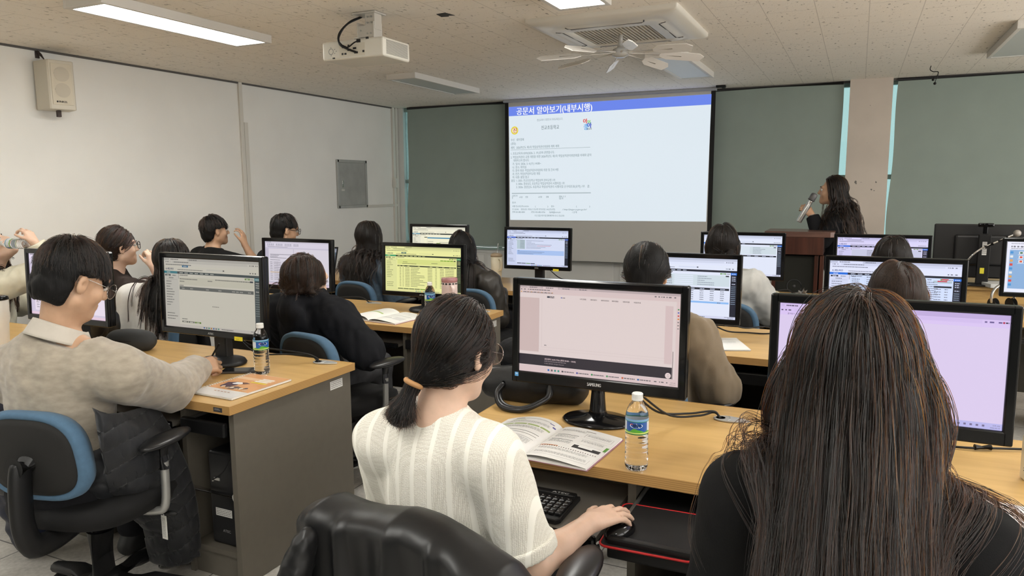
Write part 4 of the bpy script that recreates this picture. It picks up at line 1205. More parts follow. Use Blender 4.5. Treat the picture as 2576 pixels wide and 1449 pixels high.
M_SAM = monitor('glossy SAMSUNG monitor showing a pale pink blank page, foreground centre', -0.764, 2.277, 0, 1.028, 'blank_page', (228, 212, 210), 'glossy', 0.605, 0.364, 'SAMSUNG', None, 0.86, 2, base='round')
M_BIG = monitor('large monitor with a blank lavender page, right foreground', 0.092, 2.235, 0, 1.022, 'loading', (222, 206, 240), 'glossy', 0.615, 0.372, None, None, 0.9, 2)
M_L1 = monitor('monitor with a grey-tinted empty list, on the nearest left desk', -2.588, 2.36, 0, 1.047, 'empty_list', (205, 200, 186), 'plain', 0.626, 0.369, 'ATEC', 0.165, 0.74, 2)
monitor('monitor partly hidden behind the head of the man in the beige sweater', -3.335, 2.20, 0, 1.068, 'document', (232, 220, 236), 'plain', 0.585, 0.345, 'ATEC', None, 0.88, 2)
monitor('yellow-tinted monitor showing a full list, behind the pink tumbler', -2.480, 3.95, 0, 0.998, 'full_list', (236, 236, 160), 'plain', 0.608, 0.343, 'ATEC', 0.185, 0.9, 2)
monitor('monitor with a white text document, left of the hooded woman', -3.365, 3.80, 0, 1.015, 'document', (224, 218, 230), 'plain', 0.59, 0.345, 'ATEC', None, 0.82, 2)
monitor('monitor with a cream pop-up window, partly hidden by the black-haired woman in leather', -3.175, 5.32, 0, 1.045, 'popup', (244, 240, 214), 'plain', 0.56, 0.335, 'ATEC', None, 0.88, 2)
monitor('monitor with a pale blue form at the empty seat below the projection screen', -2.275, 5.32, 0, 1.035, 'form', (218, 226, 250), 'plain', 0.57, 0.335, 'ATEC', 0.165, 0.88, 2)
monitor('monitor with a search table and yellow sticker, partly hidden by the dark-haired woman in tan', -0.805, 3.80, 0, 0.995, 'table', (226, 232, 250), 'plain', 0.59, 0.36, None, 0.005, 0.92, 2)
monitor('monitor with an open drop-down menu, behind the brown-haired head', 0.165, 3.80, 0, 1.015, 'menu', (226, 230, 252), 'plain', 0.59, 0.345, None, None, 0.92, 2)
monitor('monitor with an empty table, behind the woman in the pale grey hood', -0.73, 5.40, 0, 1.025, 'table_low', (228, 234, 252), 'plain', 0.58, 0.335, None, None, 0.9, 2)
monitor('monitor beside the podium with a lilac-tinted page', 0.155, 5.40, 0, 1.028, 'table_low', (222, 216, 252), 'plain', 0.58, 0.335, None, None, 0.88, 2)
monitor('monitor with blue desktop icons, cut off by the right edge', 1.115, 5.40, 0, 1.008, 'desktop', (240, 240, 250), 'plain', 0.58, 0.365, None, None, 0.9, 2)

def laptop(label, x, y, yaw, kind, tint, strength=0.5, ang=105):
    t = thing('laptop', label, 'laptop', (x, y, DT), math.radians(yaw), 'black laptops')
    b = MB(); b.box((0, 0, 0.010), (0.34, 0.235, 0.018), 0.004); k = b.build('keyboard_deck', BLACK, t)
    b = MB(); 
    for r in range(5):
        for c in range(14):
            b.box((-0.15 + c * 0.0225, 0.075 - r * 0.022, 0.0205), (0.0185, 0.018, 0.003), 0.001)
    b.build('keys', DARK_GREY, k)
    TM = Matrix.Translation((0, 0.115, 0.016)) @ Matrix.Rotation(math.radians(90 - ang), 4, 'X')
    b = MB(); b.M = TM; b.box((0, 0.004, 0.115), (0.34, 0.007, 0.235), 0.003); b.build('lid', BLACK, t)
    b = MB(); b.M = TM @ Matrix.Translation((0, -0.0002, 0.118)) @ Matrix.Rotation(PI / 2, 4, 'X'); ui(b, 0.315, 0.195, kind, tint)
    b.build('screen', display_mat('display_%d' % round(strength * 100), strength), t)
    return t
laptop('laptop with a grey page, before the long-haired woman in blue', -3.72, 5.38, 2, 'empty_list', (196, 200, 216), 0.55)
laptop('laptop right of the man in black, mostly hidden by the document monitor', -4.56, 5.36, 0, 'empty_list', (190, 196, 214), 0.45)
laptop('laptop showing beside the chin of the woman in brown', -4.42, 3.86, -4, 'empty_list', (200, 210, 216), 0.6)
# ------------------------------------------------------------------ rounded bodies from distance fields
V = lambda *a: np.array(a, dtype=np.float64)
def unit(v):
    v = np.asarray(v, float)
    return v / (np.linalg.norm(v) + 1e-12)

class Field:
    """A smooth union of tapered limbs and ellipsoids, evaluated on arrays of points."""
    def __init__(s):
        s.p = []
        s.post = []
    def cone(s, a, b, ra, rb, k=0.02):
        s.p.append(('c', np.asarray(a, float), np.asarray(b, float), ra, rb, k)); return s
    def ell(s, c, r, R=None, k=0.02):
        s.p.append(('e', np.asarray(c, float), np.asarray(r, float), None if R is None else np.asarray(R, float), 0, k)); return s
    def cut(s, f):
        s.post.append(f); return s
    @staticmethod
    def d1(q, P):
        if q[0] == 'c':
            a, b, ra, rb = q[1:5]
            ab = b - a
            h = np.clip(((P - a) @ ab) / (ab @ ab + 1e-12), 0, 1)
            return np.linalg.norm(P - a - h[:, None] * ab, axis=1) - (ra + (rb - ra) * h)
        c, r, R = q[1:4]
        L = P - c
        if R is not None:
            L = L @ R
        k0 = np.linalg.norm(L / r, axis=1)
        k1 = np.linalg.norm(L / (r * r), axis=1) + 1e-9
        return k0 * (k0 - 1) / k1
    def __call__(s, P):
        d = None
        for q in s.p:
            e = s.d1(q, P)
            if d is None:
                d = e
            else:
                k = q[5]
                h = np.clip(0.5 + 0.5 * (d - e) / k, 0, 1)
                d = d * (1 - h) + e * h - k * h * (1 - h)
        for f in s.post:
            d = f(P, d)
        return d
    def bounds(s):
        lo = np.full(3, 1e9); hi = -lo
        for q in s.p:
            if q[0] == 'c':
                for c, r in ((q[1], q[3]), (q[2], q[4])):
                    lo = np.minimum(lo, c - r); hi = np.maximum(hi, c + r)
            else:
                m = q[2].max()
                lo = np.minimum(lo, q[1] - m); hi = np.maximum(hi, q[1] + m)
        return lo - 0.03, hi + 0.03

def ssub(d, e, k):
    """smooth subtraction of e from d"""
    h = np.clip(0.5 - 0.5 * (d + e) / k, 0, 1)
    return d * (1 - h) - e * h + k * h * (1 - h)

_LAT = np.random.RandomState(3).rand(32, 32, 32).astype(np.float32)
def vnoise(P):
    """value noise, -1..1"""
    F = np.floor(P).astype(int)
    t = P - F
    t = t * t * (3 - 2 * t)
    i0, j0, k0 = (F[:, n] & 31 for n in range(3)); i1, j1, k1 = (i0 + 1) & 31, (j0 + 1) & 31, (k0 + 1) & 31
    u, v, w = t.T
    a = _LAT
    x00 = a[i0, j0, k0] * (1 - u) + a[i1, j0, k0] * u; x10 = a[i0, j1, k0] * (1 - u) + a[i1, j1, k0] * u
    x01 = a[i0, j0, k1] * (1 - u) + a[i1, j0, k1] * u; x11 = a[i0, j1, k1] * (1 - u) + a[i1, j1, k1] * u
    return ((x00 * (1 - v) + x10 * v) * (1 - w) + (x01 * (1 - v) + x11 * v) * w) * 2 - 1

def grid_mesh(arr, lo, vox, iso, name, mats, parent):
    g = openvdb.FloatGrid(1.0)
    g.copyFromArray(np.ascontiguousarray(arr, dtype=np.float32))
    pts, quads = g.convertToQuads(iso)
    pts = np.asarray(pts, float) * vox + lo
    me = bpy.data.meshes.new(name)
    n, m = len(pts), len(quads)
    me.vertices.add(n); me.vertices.foreach_set('co', pts.astype(np.float32).ravel())
    me.loops.add(m * 4); me.loops.foreach_set('vertex_index', np.asarray(quads)[:, ::-1].astype(np.int32).ravel())
    me.polygons.add(m); me.polygons.foreach_set('loop_start', np.arange(0, m * 4, 4, dtype=np.int32))
    me.polygons.foreach_set('use_smooth', np.ones(m, dtype=bool))
    me.update(calc_edges=True); me.validate()
    for q in (mats if isinstance(mats, (list, tuple)) else [mats]):
        me.materials.append(q)
    o = bpy.data.objects.new(name, me)
    COL.objects.link(o)
    if parent:
        o.parent = parent
        o.matrix_parent_inverse = Matrix.Translation(-parent.location)
    return o

def field_mesh(fn, lo, hi, vox, name, mats, parent, iso=0.0):
    B = 6
    nb = np.ceil((hi - lo) / (vox * B)).astype(int) + 1
    gx, gy, gz = np.meshgrid(*[np.arange(n) for n in nb], indexing='ij')
    idx = np.stack([gx.ravel(), gy.ravel(), gz.ravel()], 1)
    cen = lo + (idx * B + (B - 1) / 2) * vox
    d = fn(cen)
    arr = np.repeat(np.repeat(np.repeat(d.reshape(nb), B, 0), B, 1), B, 2).astype(np.float32)
    near = idx[np.abs(d) < B * vox * 0.87 * 1.35 + 0.012]
    off = np.stack(np.meshgrid(*[np.arange(B)] * 3, indexing='ij'), -1).reshape(-1, 3)
    for s in range(0, len(near), 3000):
        nn = near[s:s + 3000]
        I = (nn[:, None, :] * B + off[None]).reshape(-1, 3)
        arr[I[:, 0], I[:, 1], I[:, 2]] = fn(lo + I * vox)
    return grid_mesh(arr, lo, vox, iso, name, mats, parent)

# ------------------------------------------------------------------ skin, hair and cloth
def skin(name, col):
    return mat(name, col, 0.48, sss=0.12, noise=0.06, nscale=30, bump=0.03, bscale=500)
SKIN = skin('skin', (0.60, 0.385, 0.265)); SKIN_PALE = skin('skin_pale', (0.66, 0.45, 0.335)); SKIN_TAN = skin('skin_warm', (0.52, 0.32, 0.205))
EYE = mat('eye', (0.6, 0.58, 0.55), 0.15); IRIS = mat('iris', (0.01, 0.007, 0.005), 0.1); LIP = mat('lip', (0.42, 0.16, 0.13), 0.4); BROW = mat('brow', (0.015, 0.012, 0.010), 0.7)

def hair_mat(name, col, rough=0.55):
    m = mat(name, col, rough, spec=0.2)
    N, L = nodes_of(m)
    b = N['Principled BSDF']
    tc = N.new('ShaderNodeTexCoord'); mp = N.new('ShaderNodeMapping'); mp.inputs['Scale'].default_value = (260, 260, 14)
    L.new(tc.outputs['Object'], mp.inputs['Vector'])
    t = N.new('ShaderNodeTexNoise'); t.inputs['Scale'].default_value = 1.0; t.inputs['Detail'].default_value = 3
    L.new(mp.outputs[0], t.inputs['Vector'])
    bn = N.new('ShaderNodeBump'); bn.inputs['Strength'].default_value = 0.35; bn.inputs['Distance'].default_value = 0.003
    L.new(t.outputs['Fac'], bn.inputs['Height']); L.new(bn.outputs[0], b.inputs['Normal'])
    c = ramp(N, L, t.outputs['Fac'], [(0.3, [q * 0.5 for q in col]), (0.75, [q * 1.5 for q in col])])
    L.new(c, b.inputs['Base Color'])
    return m
def strand_mat(name, melanin, red):
    if name in MATS:
        return MATS[name]
    m = bpy.data.materials.new(name); m.use_nodes = True
    N, L = nodes_of(m)
    N.remove(N['Principled BSDF'])
    h = N.new('ShaderNodeBsdfHairPrincipled')
    h.parametrization = 'MELANIN'
    h.inputs['Melanin'].default_value = melanin; h.inputs['Melanin Redness'].default_value = red
    h.inputs['Roughness'].default_value = 0.32; h.inputs['Radial Roughness'].default_value = 0.4; h.inputs['Random Color'].default_value = 0.3
    L.new(h.outputs[0], N['Material Output'].inputs['Surface'])
    MATS[name] = m
    return m
HAIR = {'black': (hair_mat('hair_black', (0.006, 0.0055, 0.0055)), strand_mat('strand_black', 0.995, 0.3)),
        'dark': (hair_mat('hair_dark', (0.009, 0.007, 0.006)), strand_mat('strand_dark', 0.983, 0.55)),
        'brown': (hair_mat('hair_brown', (0.022, 0.013, 0.009)), strand_mat('strand_brown', 0.93, 0.7))}

def cloth(name, col, rough=0.85, bump=0.25, bscale=420, noise=0.05, sheen=0.15, stretch=(1, 1, 1)):
    dark = max(col) < 0.06
    return mat(name, col, rough, spec=0.22 if dark else 0.4, bump=bump, bscale=bscale, noise=noise, nscale=25, sheen=0.0 if dark else sheen, stretch=stretch)

def rot_ypr(yaw, pitch, roll):
    """columns: right, forward, up of something first facing +y, then turned yaw (+ = to the left), nodded (+ = up), tilted (+ = to its right)."""
    M = Matrix.Rotation(yaw, 3, 'Z') @ Matrix.Rotation(pitch, 3, 'X') @ Matrix.Rotation(roll, 3, 'Y')
    return np.array(M)

def head_prims(F, c, R, s, neck, face=True, ears=True):
    L = lambda x, y, z: c + R @ (np.array((x, y, z)) * s)
    F.ell(L(0, -0.020, 0.030), V(0.073, 0.092, 0.090) * s, R, 0.02)
    F.ell(L(0, 0.026, -0.030), V(0.060, 0.064, 0.082) * s, R, 0.03)
    F.cone(L(-0.048, 0.0, -0.062), L(0, 0.062, -0.092), 0.020 * s, 0.019 * s, 0.03)
    F.cone(L(0.048, 0.0, -0.062), L(0, 0.062, -0.092), 0.020 * s, 0.019 * s, 0.03)
    F.ell(L(0, 0.070, -0.096), V(0.022, 0.016, 0.016) * s, R, 0.02)
    if face:
        for sx in (-1, 1):
            F.ell(L(sx * 0.042, 0.055, -0.030), V(0.022, 0.022, 0.024) * s, R, 0.02)
            F.cone(L(sx * 0.040, 0.074, 0.026), L(sx * 0.010, 0.086, 0.026), 0.011 * s, 0.010 * s, 0.015)
        F.cone(L(0, 0.084, 0.016), L(0, 0.104, -0.026), 0.0085 * s, 0.0125 * s, 0.012)
        for sx in (-1, 1):
            F.ell(L(sx * 0.011, 0.094, -0.031), V(0.009, 0.010, 0.007) * s, R, 0.006)
        F.cone(L(-0.018, 0.084, -0.060), L(0.018, 0.084, -0.060), 0.0065 * s, 0.0065 * s, 0.006)
        F.cone(L(-0.014, 0.083, -0.071), L(0.014, 0.083, -0.071), 0.0075 * s, 0.0075 * s, 0.006)
    if ears:
        for sx in (-1, 1):
            Re = R @ np.array(Matrix.Rotation(sx * 0.35, 3, 'Z'))
            F.ell(L(sx * 0.077, -0.010, -0.010), V(0.010, 0.019, 0.032) * s, Re, 0.006)
    F.cone(L(0, -0.022, -0.055), neck, 0.050 * s, 0.056 * s, 0.03)
    socks = [L(sx * 0.031, 0.098, 0.004) for sx in (-1, 1)] if face else []
    conch = [L(sx * 0.091, -0.004, -0.008) for sx in (-1, 1)] if ears else []
    def carve(P, d):
        for q in socks:
            d = ssub(d, np.linalg.norm(P - q, axis=1) - 0.0135 * s, 0.012)
        for q in conch:
            d = ssub(d, np.linalg.norm(P - q, axis=1) - 0.013 * s, 0.006)
        return d
    F.cut(carve)

def hand_prims(F, w, d, n, side, curl, s=1.0, spread=0.10, thumb=0.6):
    """Palm and five jointed fingers; W wrist, D along the hand, N out of the back of the hand, SIDE +1 when the thumb lies on d x n side; CURL one bend per finger."""
    d = unit(d); n = unit(n - d * (n @ d)); t = np.cross(d, n) * side
    F.cone(w, w + d * 0.03 * s, 0.024 * s, 0.022 * s, 0.015)
    for k, off in enumerate((0.026, 0.009, -0.009, -0.026)):
        a = w + d * 0.015 * s + t * off * 0.7 * s
        b = w + d * (0.085 - 0.006 * abs(k - 1)) * s + t * off * s
        F.cone(a, b, 0.0145 * s, 0.0115 * s, 0.010)
    base_len = (0.040, 0.045, 0.041, 0.031)
    for k, off in enumerate((0.027, 0.009, -0.010, -0.027)):
        p = w + d * (0.086 - 0.006 * abs(k - 1)) * s + t * off * s
        ang = curl[k] * 0.45
        dirv = unit(d + t * (1.3 - k) * spread)
        for j, (fl, r) in enumerate(((1.0, 0.0092), (0.66, 0.0084), (0.52, 0.0076))):
            a2 = ang
            dd = dirv * math.cos(a2) - n * math.sin(a2)
            q = p + dd * base_len[k] * fl * s
            F.cone(p, q, r * s, (r - 0.0008) * s, 0.0035)
            p = q
            ang += curl[k] * (0.9 if j == 0 else 0.6)
    p = w + d * 0.022 * s + t * 0.022 * s - n * 0.006 * s
    dv = unit(d * 0.75 + t * (0.75 * (1.0 - 0.3 * thumb)) - n * 0.35 * thumb)
    q = p + dv * 0.042 * s
    F.cone(p, q, 0.0145 * s, 0.0105 * s, 0.012)
    dv2 = unit(dv + d * 0.35 - n * 0.4 * thumb - t * 0.25 * thumb)
    r_ = q + dv2 * 0.032 * s
    F.cone(q, r_, 0.0100 * s, 0.0088 * s, 0.004)
    F.cone(r_, r_ + unit(dv2 - t * 0.2 * thumb) * 0.022 * s, 0.0088 * s, 0.0075 * s, 0.004)

def torso_prims(F, hip, neck, f, s, g=0.0, sl=None, sr=None):
    """F(ield) gets the trunk between HIP and NECK; g = cloth thickness."""
    u = unit(neck - hip); r = unit(np.cross(f, u)); fw = np.cross(u, r)
    R = np.stack([r, fw, u], 1)
    H = np.linalg.norm(neck - hip)
    F.ell(hip + u * 0.01, V(0.175 * s + g, 0.125 * s + g, 0.115 * s + g), R, 0.05)
    F.ell(hip + u * H * 0.30 + fw * 0.012, V(0.142 * s + g, 0.108 * s + g, 0.15 * s + g), R, 0.05)
    F.ell(hip + u * H * 0.62 + fw * 0.005, V(0.152 * s + g, 0.112 * s + g, 0.17 * s + g), R, 0.05)
    F.ell(hip + u * H * 0.84 - fw * 0.005, V(0.135 * s + g, 0.085 * s + g, 0.095 * s + g), R, 0.05)
    a = neck - u * 0.075 * s
    if sl is not None:
        F.cone(sl, a - r * 0.05, 0.052 * s + g, 0.06 * s + g, 0.04)
        F.cone(sr, a + r * 0.05, 0.052 * s + g, 0.06 * s + g, 0.04)
        F.cone(neck + u * 0.005, sl * 0.75 + neck * 0.25 + u * 0.01, 0.046 * s + g * 0.6, 0.038 * s + g * 0.8, 0.03)
        F.cone(neck + u * 0.005, sr * 0.75 + neck * 0.25 + u * 0.01, 0.046 * s + g * 0.6, 0.038 * s + g * 0.8, 0.03)
    return R

SK1 = (V(0, -0.020, 0.031), V(0.076, 0.096, 0.094)); SK2 = (V(0, -0.032, -0.022), V(0.070, 0.079, 0.074))
def scalp_zone(loc, hairline, low):
    """Where hair grows, in the head's own frame: not on the face, round the ears or below the nape."""
    x, y, z = loc.T
    return (z > np.where(y < -0.03, low, -0.03)) & ~((y > 0.012) & (z < hairline)) & ~((y > -0.032) & (np.abs(x) > 0.045) & (z < 0.004))

def hair_strands(rng, style, c, R, s, collide, n, length, seg, spec, hug=None):
    hugk = spec.get('hug', 1.0)
    # Grow strands from the scalp; guides follow the head, then hang, pushed out of whatever COLLIDE covers; children follow guides. -> (n, seg, 3)
    kids_ = spec.get('kids', 6)
    ng = max(60, n // kids_)
    m = ng * 5
    v = rng.normal(size=(m, 3)); v /= np.linalg.norm(v, axis=1)[:, None]
    lowp = rng.rand(m) < 0.28
    loc = np.where(lowp[:, None], v * SK2[1] + SK2[0], v * SK1[1] + SK1[0])
    line = spec.get('hairline', 0.060)
    keep = scalp_zone(loc, line, spec.get('low', -0.080)) & ~(lowp & ((loc[:, 2] > -0.01) | (loc[:, 1] > -0.02)))
    keep &= np.where(lowp, True, loc[:, 2] > -0.035)
    if 'temple' in spec:
        keep &= ~((loc[:, 1] > spec['temple']) & (loc[:, 2] < 0.088))
    if style == 'short':
        keep &= ~((np.abs(loc[:, 0]) > 0.05) & (loc[:, 1] > -0.036) & (loc[:, 2] < 0.026))
    loc = loc[keep][:ng]; v = v[keep][:ng]; ng = len(loc)
    P = c + (loc * s) @ R.T
    part = spec.get('part', 0.0)
    crown = V(*spec.get('crown', (0.0, -0.055, 0.118)))
    q = loc - crown
    px = loc[:, 0] - part
    fr = np.clip((loc[:, 1] + 0.06) / 0.07, 0, 1)[:, None]
    radial = np.stack([q[:, 0] * 9, q[:, 1] * 7 - 0.12, q[:, 2] * 5 - 0.1], 1)
    parted = np.stack([np.sign(px + 1e-6) * (0.45 + np.abs(px) * 9), -0.25 + (loc[:, 1] - 0.02) * 2.0, -0.4 + 0 * px], 1)
    comb = radial * (1 - fr) + parted * fr
    if style == 'short':
        comb = np.stack([q[:, 0] * 7 + spec.get('sweep', 0.0), q[:, 1] * 6 + 0.02, q[:, 2] * 5 - 0.15], 1)
    comb = comb + V(0, -1.0, 0) * spec.get('back', 0.0)
    D = comb @ R.T
    D /= np.linalg.norm(D, axis=1)[:, None] + 1e-9
    Ln = length * rng.uniform(0.84, 1.06, ng)
    hfac = np.ones(ng)
    if style == 'short':
        hfac = np.clip((loc[:, 2] + 0.045) / 0.13, 0.14, 1.0)
        Ln = Ln * hfac
    st = (Ln / (seg - 1))[:, None]
    layer = spec.get('layer', (0.002, 0.012))
    marg = layer[0] + (layer[1] - layer[0]) * rng.rand(ng) * (hfac if style == 'short' else 1.0)
    lock = np.floor(vnoise(loc * 55) * 6)
    drift = np.stack([np.sin(lock * 12.9 + 1), np.cos(lock * 7.1), np.zeros(ng)], 1)
    wave, wf = spec.get('wave', 0.0), spec.get('wavef', 55.0)
    tie = spec.get('tie'); tail = spec.get('tail')
    if tie is not None:
        tie = c + R @ (np.array(tie) * s)
        reach = int(seg * 0.62)
        tl = spec.get('taillen', 0.12) * rng.uniform(0.72, 1.06, ng)
    out = np.zeros((ng, seg, 3)); out[:, 0] = P
    grav = V(0, 0, -1.0)
    fall = spec.get('fall')
    spreadv = rng.normal(size=(ng, 3)) * spec.get('spread', 0.16)
    for i in range(1, seg):
        t_ = i / seg
        if tie is not None:
            to = tie + rng.normal(size=(ng, 3)) * 0.004 - P; dist = np.linalg.norm(to, axis=1)
            if i <= reach:
                stp = (dist / (reach - i + 1))[:, None] * (1.06 if i < reach else 1.0)
                D = to / (dist[:, None] + 1e-6)
            else:
                stp = (tl / (seg - 1 - reach))[:, None]
                D = tail[None] + spreadv * (i - reach) / (seg - reach) + grav * 0.25 * (i - reach) / (seg - reach)
                D = D / np.linalg.norm(D, axis=1)[:, None]
        else:
            stp = st
            w = spec.get('g', 0.30 if style != 'short' else 0.12)
            D = D * (1 - w) + grav * w + drift * spec.get('drift', 0.05) * (t_ ** 1.5) + rng.normal(size=(ng, 3)) * spec.get('jit', 0.015)
            if fall is not None:
                D = D + fall * w * 0.6 * (t_ > 0.25)
            if 'gather' in spec:
                gx, gw, gk = spec['gather']
                D[:, 0] -= gk * np.clip((P[:, 0] - np.clip(P[:, 0], gx - gw, gx + gw)) / 0.05, -1, 1) * (t_ > 0.2)
            if wave:
                a = i * st[:, 0] * wf + lock * 2.1
                D = D + np.stack([np.sin(a), np.cos(a * 0.9), 0 * a], 1) * wave * (t_ > 0.3)
        if hug is not None and tie is None:
            dh = hug(P)
            nr = dh < 0.05
            if nr.any():
                B_ = P[nr]; e = 0.004
                g = np.stack([hug(B_ + V(e, 0, 0)) - hug(B_ - V(e, 0, 0)), hug(B_ + V(0, e, 0)) - hug(B_ - V(0, e, 0)), hug(B_ + V(0, 0, e)) - hug(B_ - V(0, 0, e))], 1)
                g /= np.linalg.norm(g, axis=1)[:, None] + 1e-9
                k_ = np.clip((((B_ - c) @ R)[:, 2] - spec.get('hugz', -0.06)) / 0.05, 0, 1) * hugk
                D[nr] = D[nr] - g * (np.clip((D[nr] * g).sum(1), 0, None) * k_)[:, None] - g * (0.25 * k_ * np.clip((dh[nr] - marg[nr]) / 0.02, 0, 1))[:, None]
        D /= np.linalg.norm(D, axis=1)[:, None] + 1e-9
        Q = P + D * stp
        mg = marg if tie is None else (marg * np.clip(np.linalg.norm(tie - P, axis=1) / 0.1, 0.35, 1) if i <= reach else np.full(ng, 0.006))
        for _ in range(2):
            d = collide(Q)
            bad = d < mg
            if bad.any():
                e = 0.004
                B_ = Q[bad]
                g = np.stack([collide(B_ + V(e, 0, 0)) - collide(B_ - V(e, 0, 0)), collide(B_ + V(0, e, 0)) - collide(B_ - V(0, e, 0)), collide(B_ + V(0, 0, e)) - collide(B_ - V(0, 0, e))], 1)
                g /= np.linalg.norm(g, axis=1)[:, None] + 1e-9
                Q[bad] = B_ + g * (mg[bad] - d[bad])[:, None]
        if style == 'short':
            lq = (Q - c) @ R / s
            stop = (np.abs(lq[:, 0]) > 0.052) & (lq[:, 1] > -0.036) & (lq[:, 2] < 0.024)
            Q[stop] = P[stop]
        nd = Q - P
        D = nd / (np.linalg.norm(nd, axis=1)[:, None] + 1e-9)
        P = P + D * stp if tie is None else Q
        out[:, i] = P
    cut = spec.get('cut')
    if cut is not None:                       # a level hem: bobs
        zl = ((out - c) @ R)[:, :, 2] / s
        hem = cut + 0.012 * rng.rand(ng)
        for i in range(1, seg):
            stop = zl[:, i] < hem
            out[stop, i] = out[stop, i - 1]
            zl[stop, i] = zl[stop, i - 1]
    tt = np.linspace(0, 1, seg)[None, None, :, None]
    off = rng.normal(size=(ng, kids_, 1, 3)) * spec.get('clump', 0.0032)
    off2 = rng.normal(size=(ng, kids_, 1, 3)) * spec.get('fray', 0.004)
    ch = out[:, None] + off * (1 - 0.35 * tt) + off2 * tt ** 2
    return out, marg, ch.reshape(-1, seg, 3)

def hair_volume(S, vox, name, m, parent, thick=1.0, scalp=None):
    """One solid hair mesh that the strands fill out."""
    pts = S.reshape(-1, 3)
    seg = 0.5 * (S[:, 1:] + S[:, :-1]).reshape(-1, 3)
    pts = np.concatenate([pts, seg])
    lo = pts.min(0) - 5 * vox; hi = pts.max(0) + 5 * vox
    dim = np.ceil((hi - lo) / vox).astype(int) + 1
    I = np.round((pts - lo) / vox).astype(int)
    A = np.zeros(dim, np.float32)
    np.add.at(A, (I[:, 0], I[:, 1], I[:, 2]), 1.0)
    A = np.minimum(A, 3.0)
    for _ in range(2):
        for ax in range(3):
            A = (np.roll(A, 1, ax) + 2 * A + np.roll(A, -1, ax)) / 4
    d = 0.16 * thick - A
    if scalp is not None:
        gx = np.stack(np.meshgrid(*[np.arange(k) for k in dim], indexing='ij'), -1).reshape(-1, 3) * vox + lo
        d = np.minimum(d, np.where(A > 0.001, 1.0, 1.0))
        sd = scalp(gx).reshape(dim)
        d = np.minimum(d, sd * 12.0)
    return grid_mesh(d, lo, vox, 0.0, name, m, parent)

def strand_object(S, r, name, m, parent, rng):
    n, seg, _ = S.shape
    hc = bpy.data.hair_curves.new(name)
    hc.add_curves([seg] * n)
    hc.position_data.foreach_set('vector', S.astype(np.float32).ravel())
    a = hc.attributes.get('radius') or hc.attributes.new('radius', 'FLOAT', 'POINT')
    prof = np.linspace(1.0, 0.35, seg)[None] * rng.uniform(0.7, 1.2, (n, 1)) * r
    a.data.foreach_set('value', prof.astype(np.float32).ravel())
    hc.materials.append(m)
    o = bpy.data.objects.new(name, hc)
    COL.objects.link(o)
    o.parent = parent
    base = parent.parent if parent.parent else parent
    o.matrix_parent_inverse = Matrix.Identity(4)
    if parent.parent is None:
        o.matrix_parent_inverse = Matrix.Translation(-parent.location)
    return o

def clear_lens():
    if 'lens' in MATS:
        return MATS['lens']
    m = bpy.data.materials.new('lens'); m.use_nodes = True
    N, L = nodes_of(m); N.remove(N['Principled BSDF'])
    a = N.new('ShaderNodeBsdfTransparent'); g = N.new('ShaderNodeBsdfGlossy'); g.inputs['Roughness'].default_value = 0.03
    x = N.new('ShaderNodeMixShader'); x.inputs[0].default_value = 0.10
    L.new(a.outputs[0], x.inputs[1]); L.new(g.outputs[0], x.inputs[2]); L.new(x.outputs[0], N['Material Output'].inputs['Surface'])
    MATS['lens'] = m
    return m
def glasses(t, c, R, s, m, r=0.022, gap=0.033, w=0.0011, square=0.75, lens=True, drop=0.0):
    L = lambda x, y, z: Vector(c + R @ (np.array((x, y, z)) * s) - np.array(t.location))
    g = MB()
    for sx in (-1, 1):
        ring = []
        for k in range(28):
            x, z = sup(2 * PI * k / 28, square)
            ring.append(L(sx * gap + x * r * 1.08, 0.106 - 0.10 * abs(x * r) * (1 if x * sx > 0 else 0.2), 0.002 - drop + z * r))
        g.tube(ring, w * 1.3, 6, closed=True)
        g.tube([L(sx * (gap + r * 1.05), 0.101, 0.006 - drop), L(sx * 0.074, 0.06, 0.008 - drop * 0.6), L(sx * 0.080, 0.0, 0.010), L(sx * 0.080, -0.03, -0.008)], w * 1.2, 6)
    g.tube([L(-gap + r, 0.104, 0.006 - drop), L(0, 0.110, 0.009 - drop), L(gap - r, 0.104, 0.006 - drop)], w * 1.2, 6)
    o = g.build('glasses', m, t)
    if lens:
        g = MB()
        for sx in (-1, 1):
            ring = []
            for k in range(28):
                x, z = sup(2 * PI * k / 28, square)
                ring.append(L(sx * gap + x * r * 1.06, 0.1055 - 0.10 * abs(x * r) * (1 if x * sx > 0 else 0.2), 0.002 - drop + z * r * 0.98))
            g.add([tuple(q) for q in ring], [tuple(range(28))], True)
        g.build('lenses', clear_lens(), o)
    return o

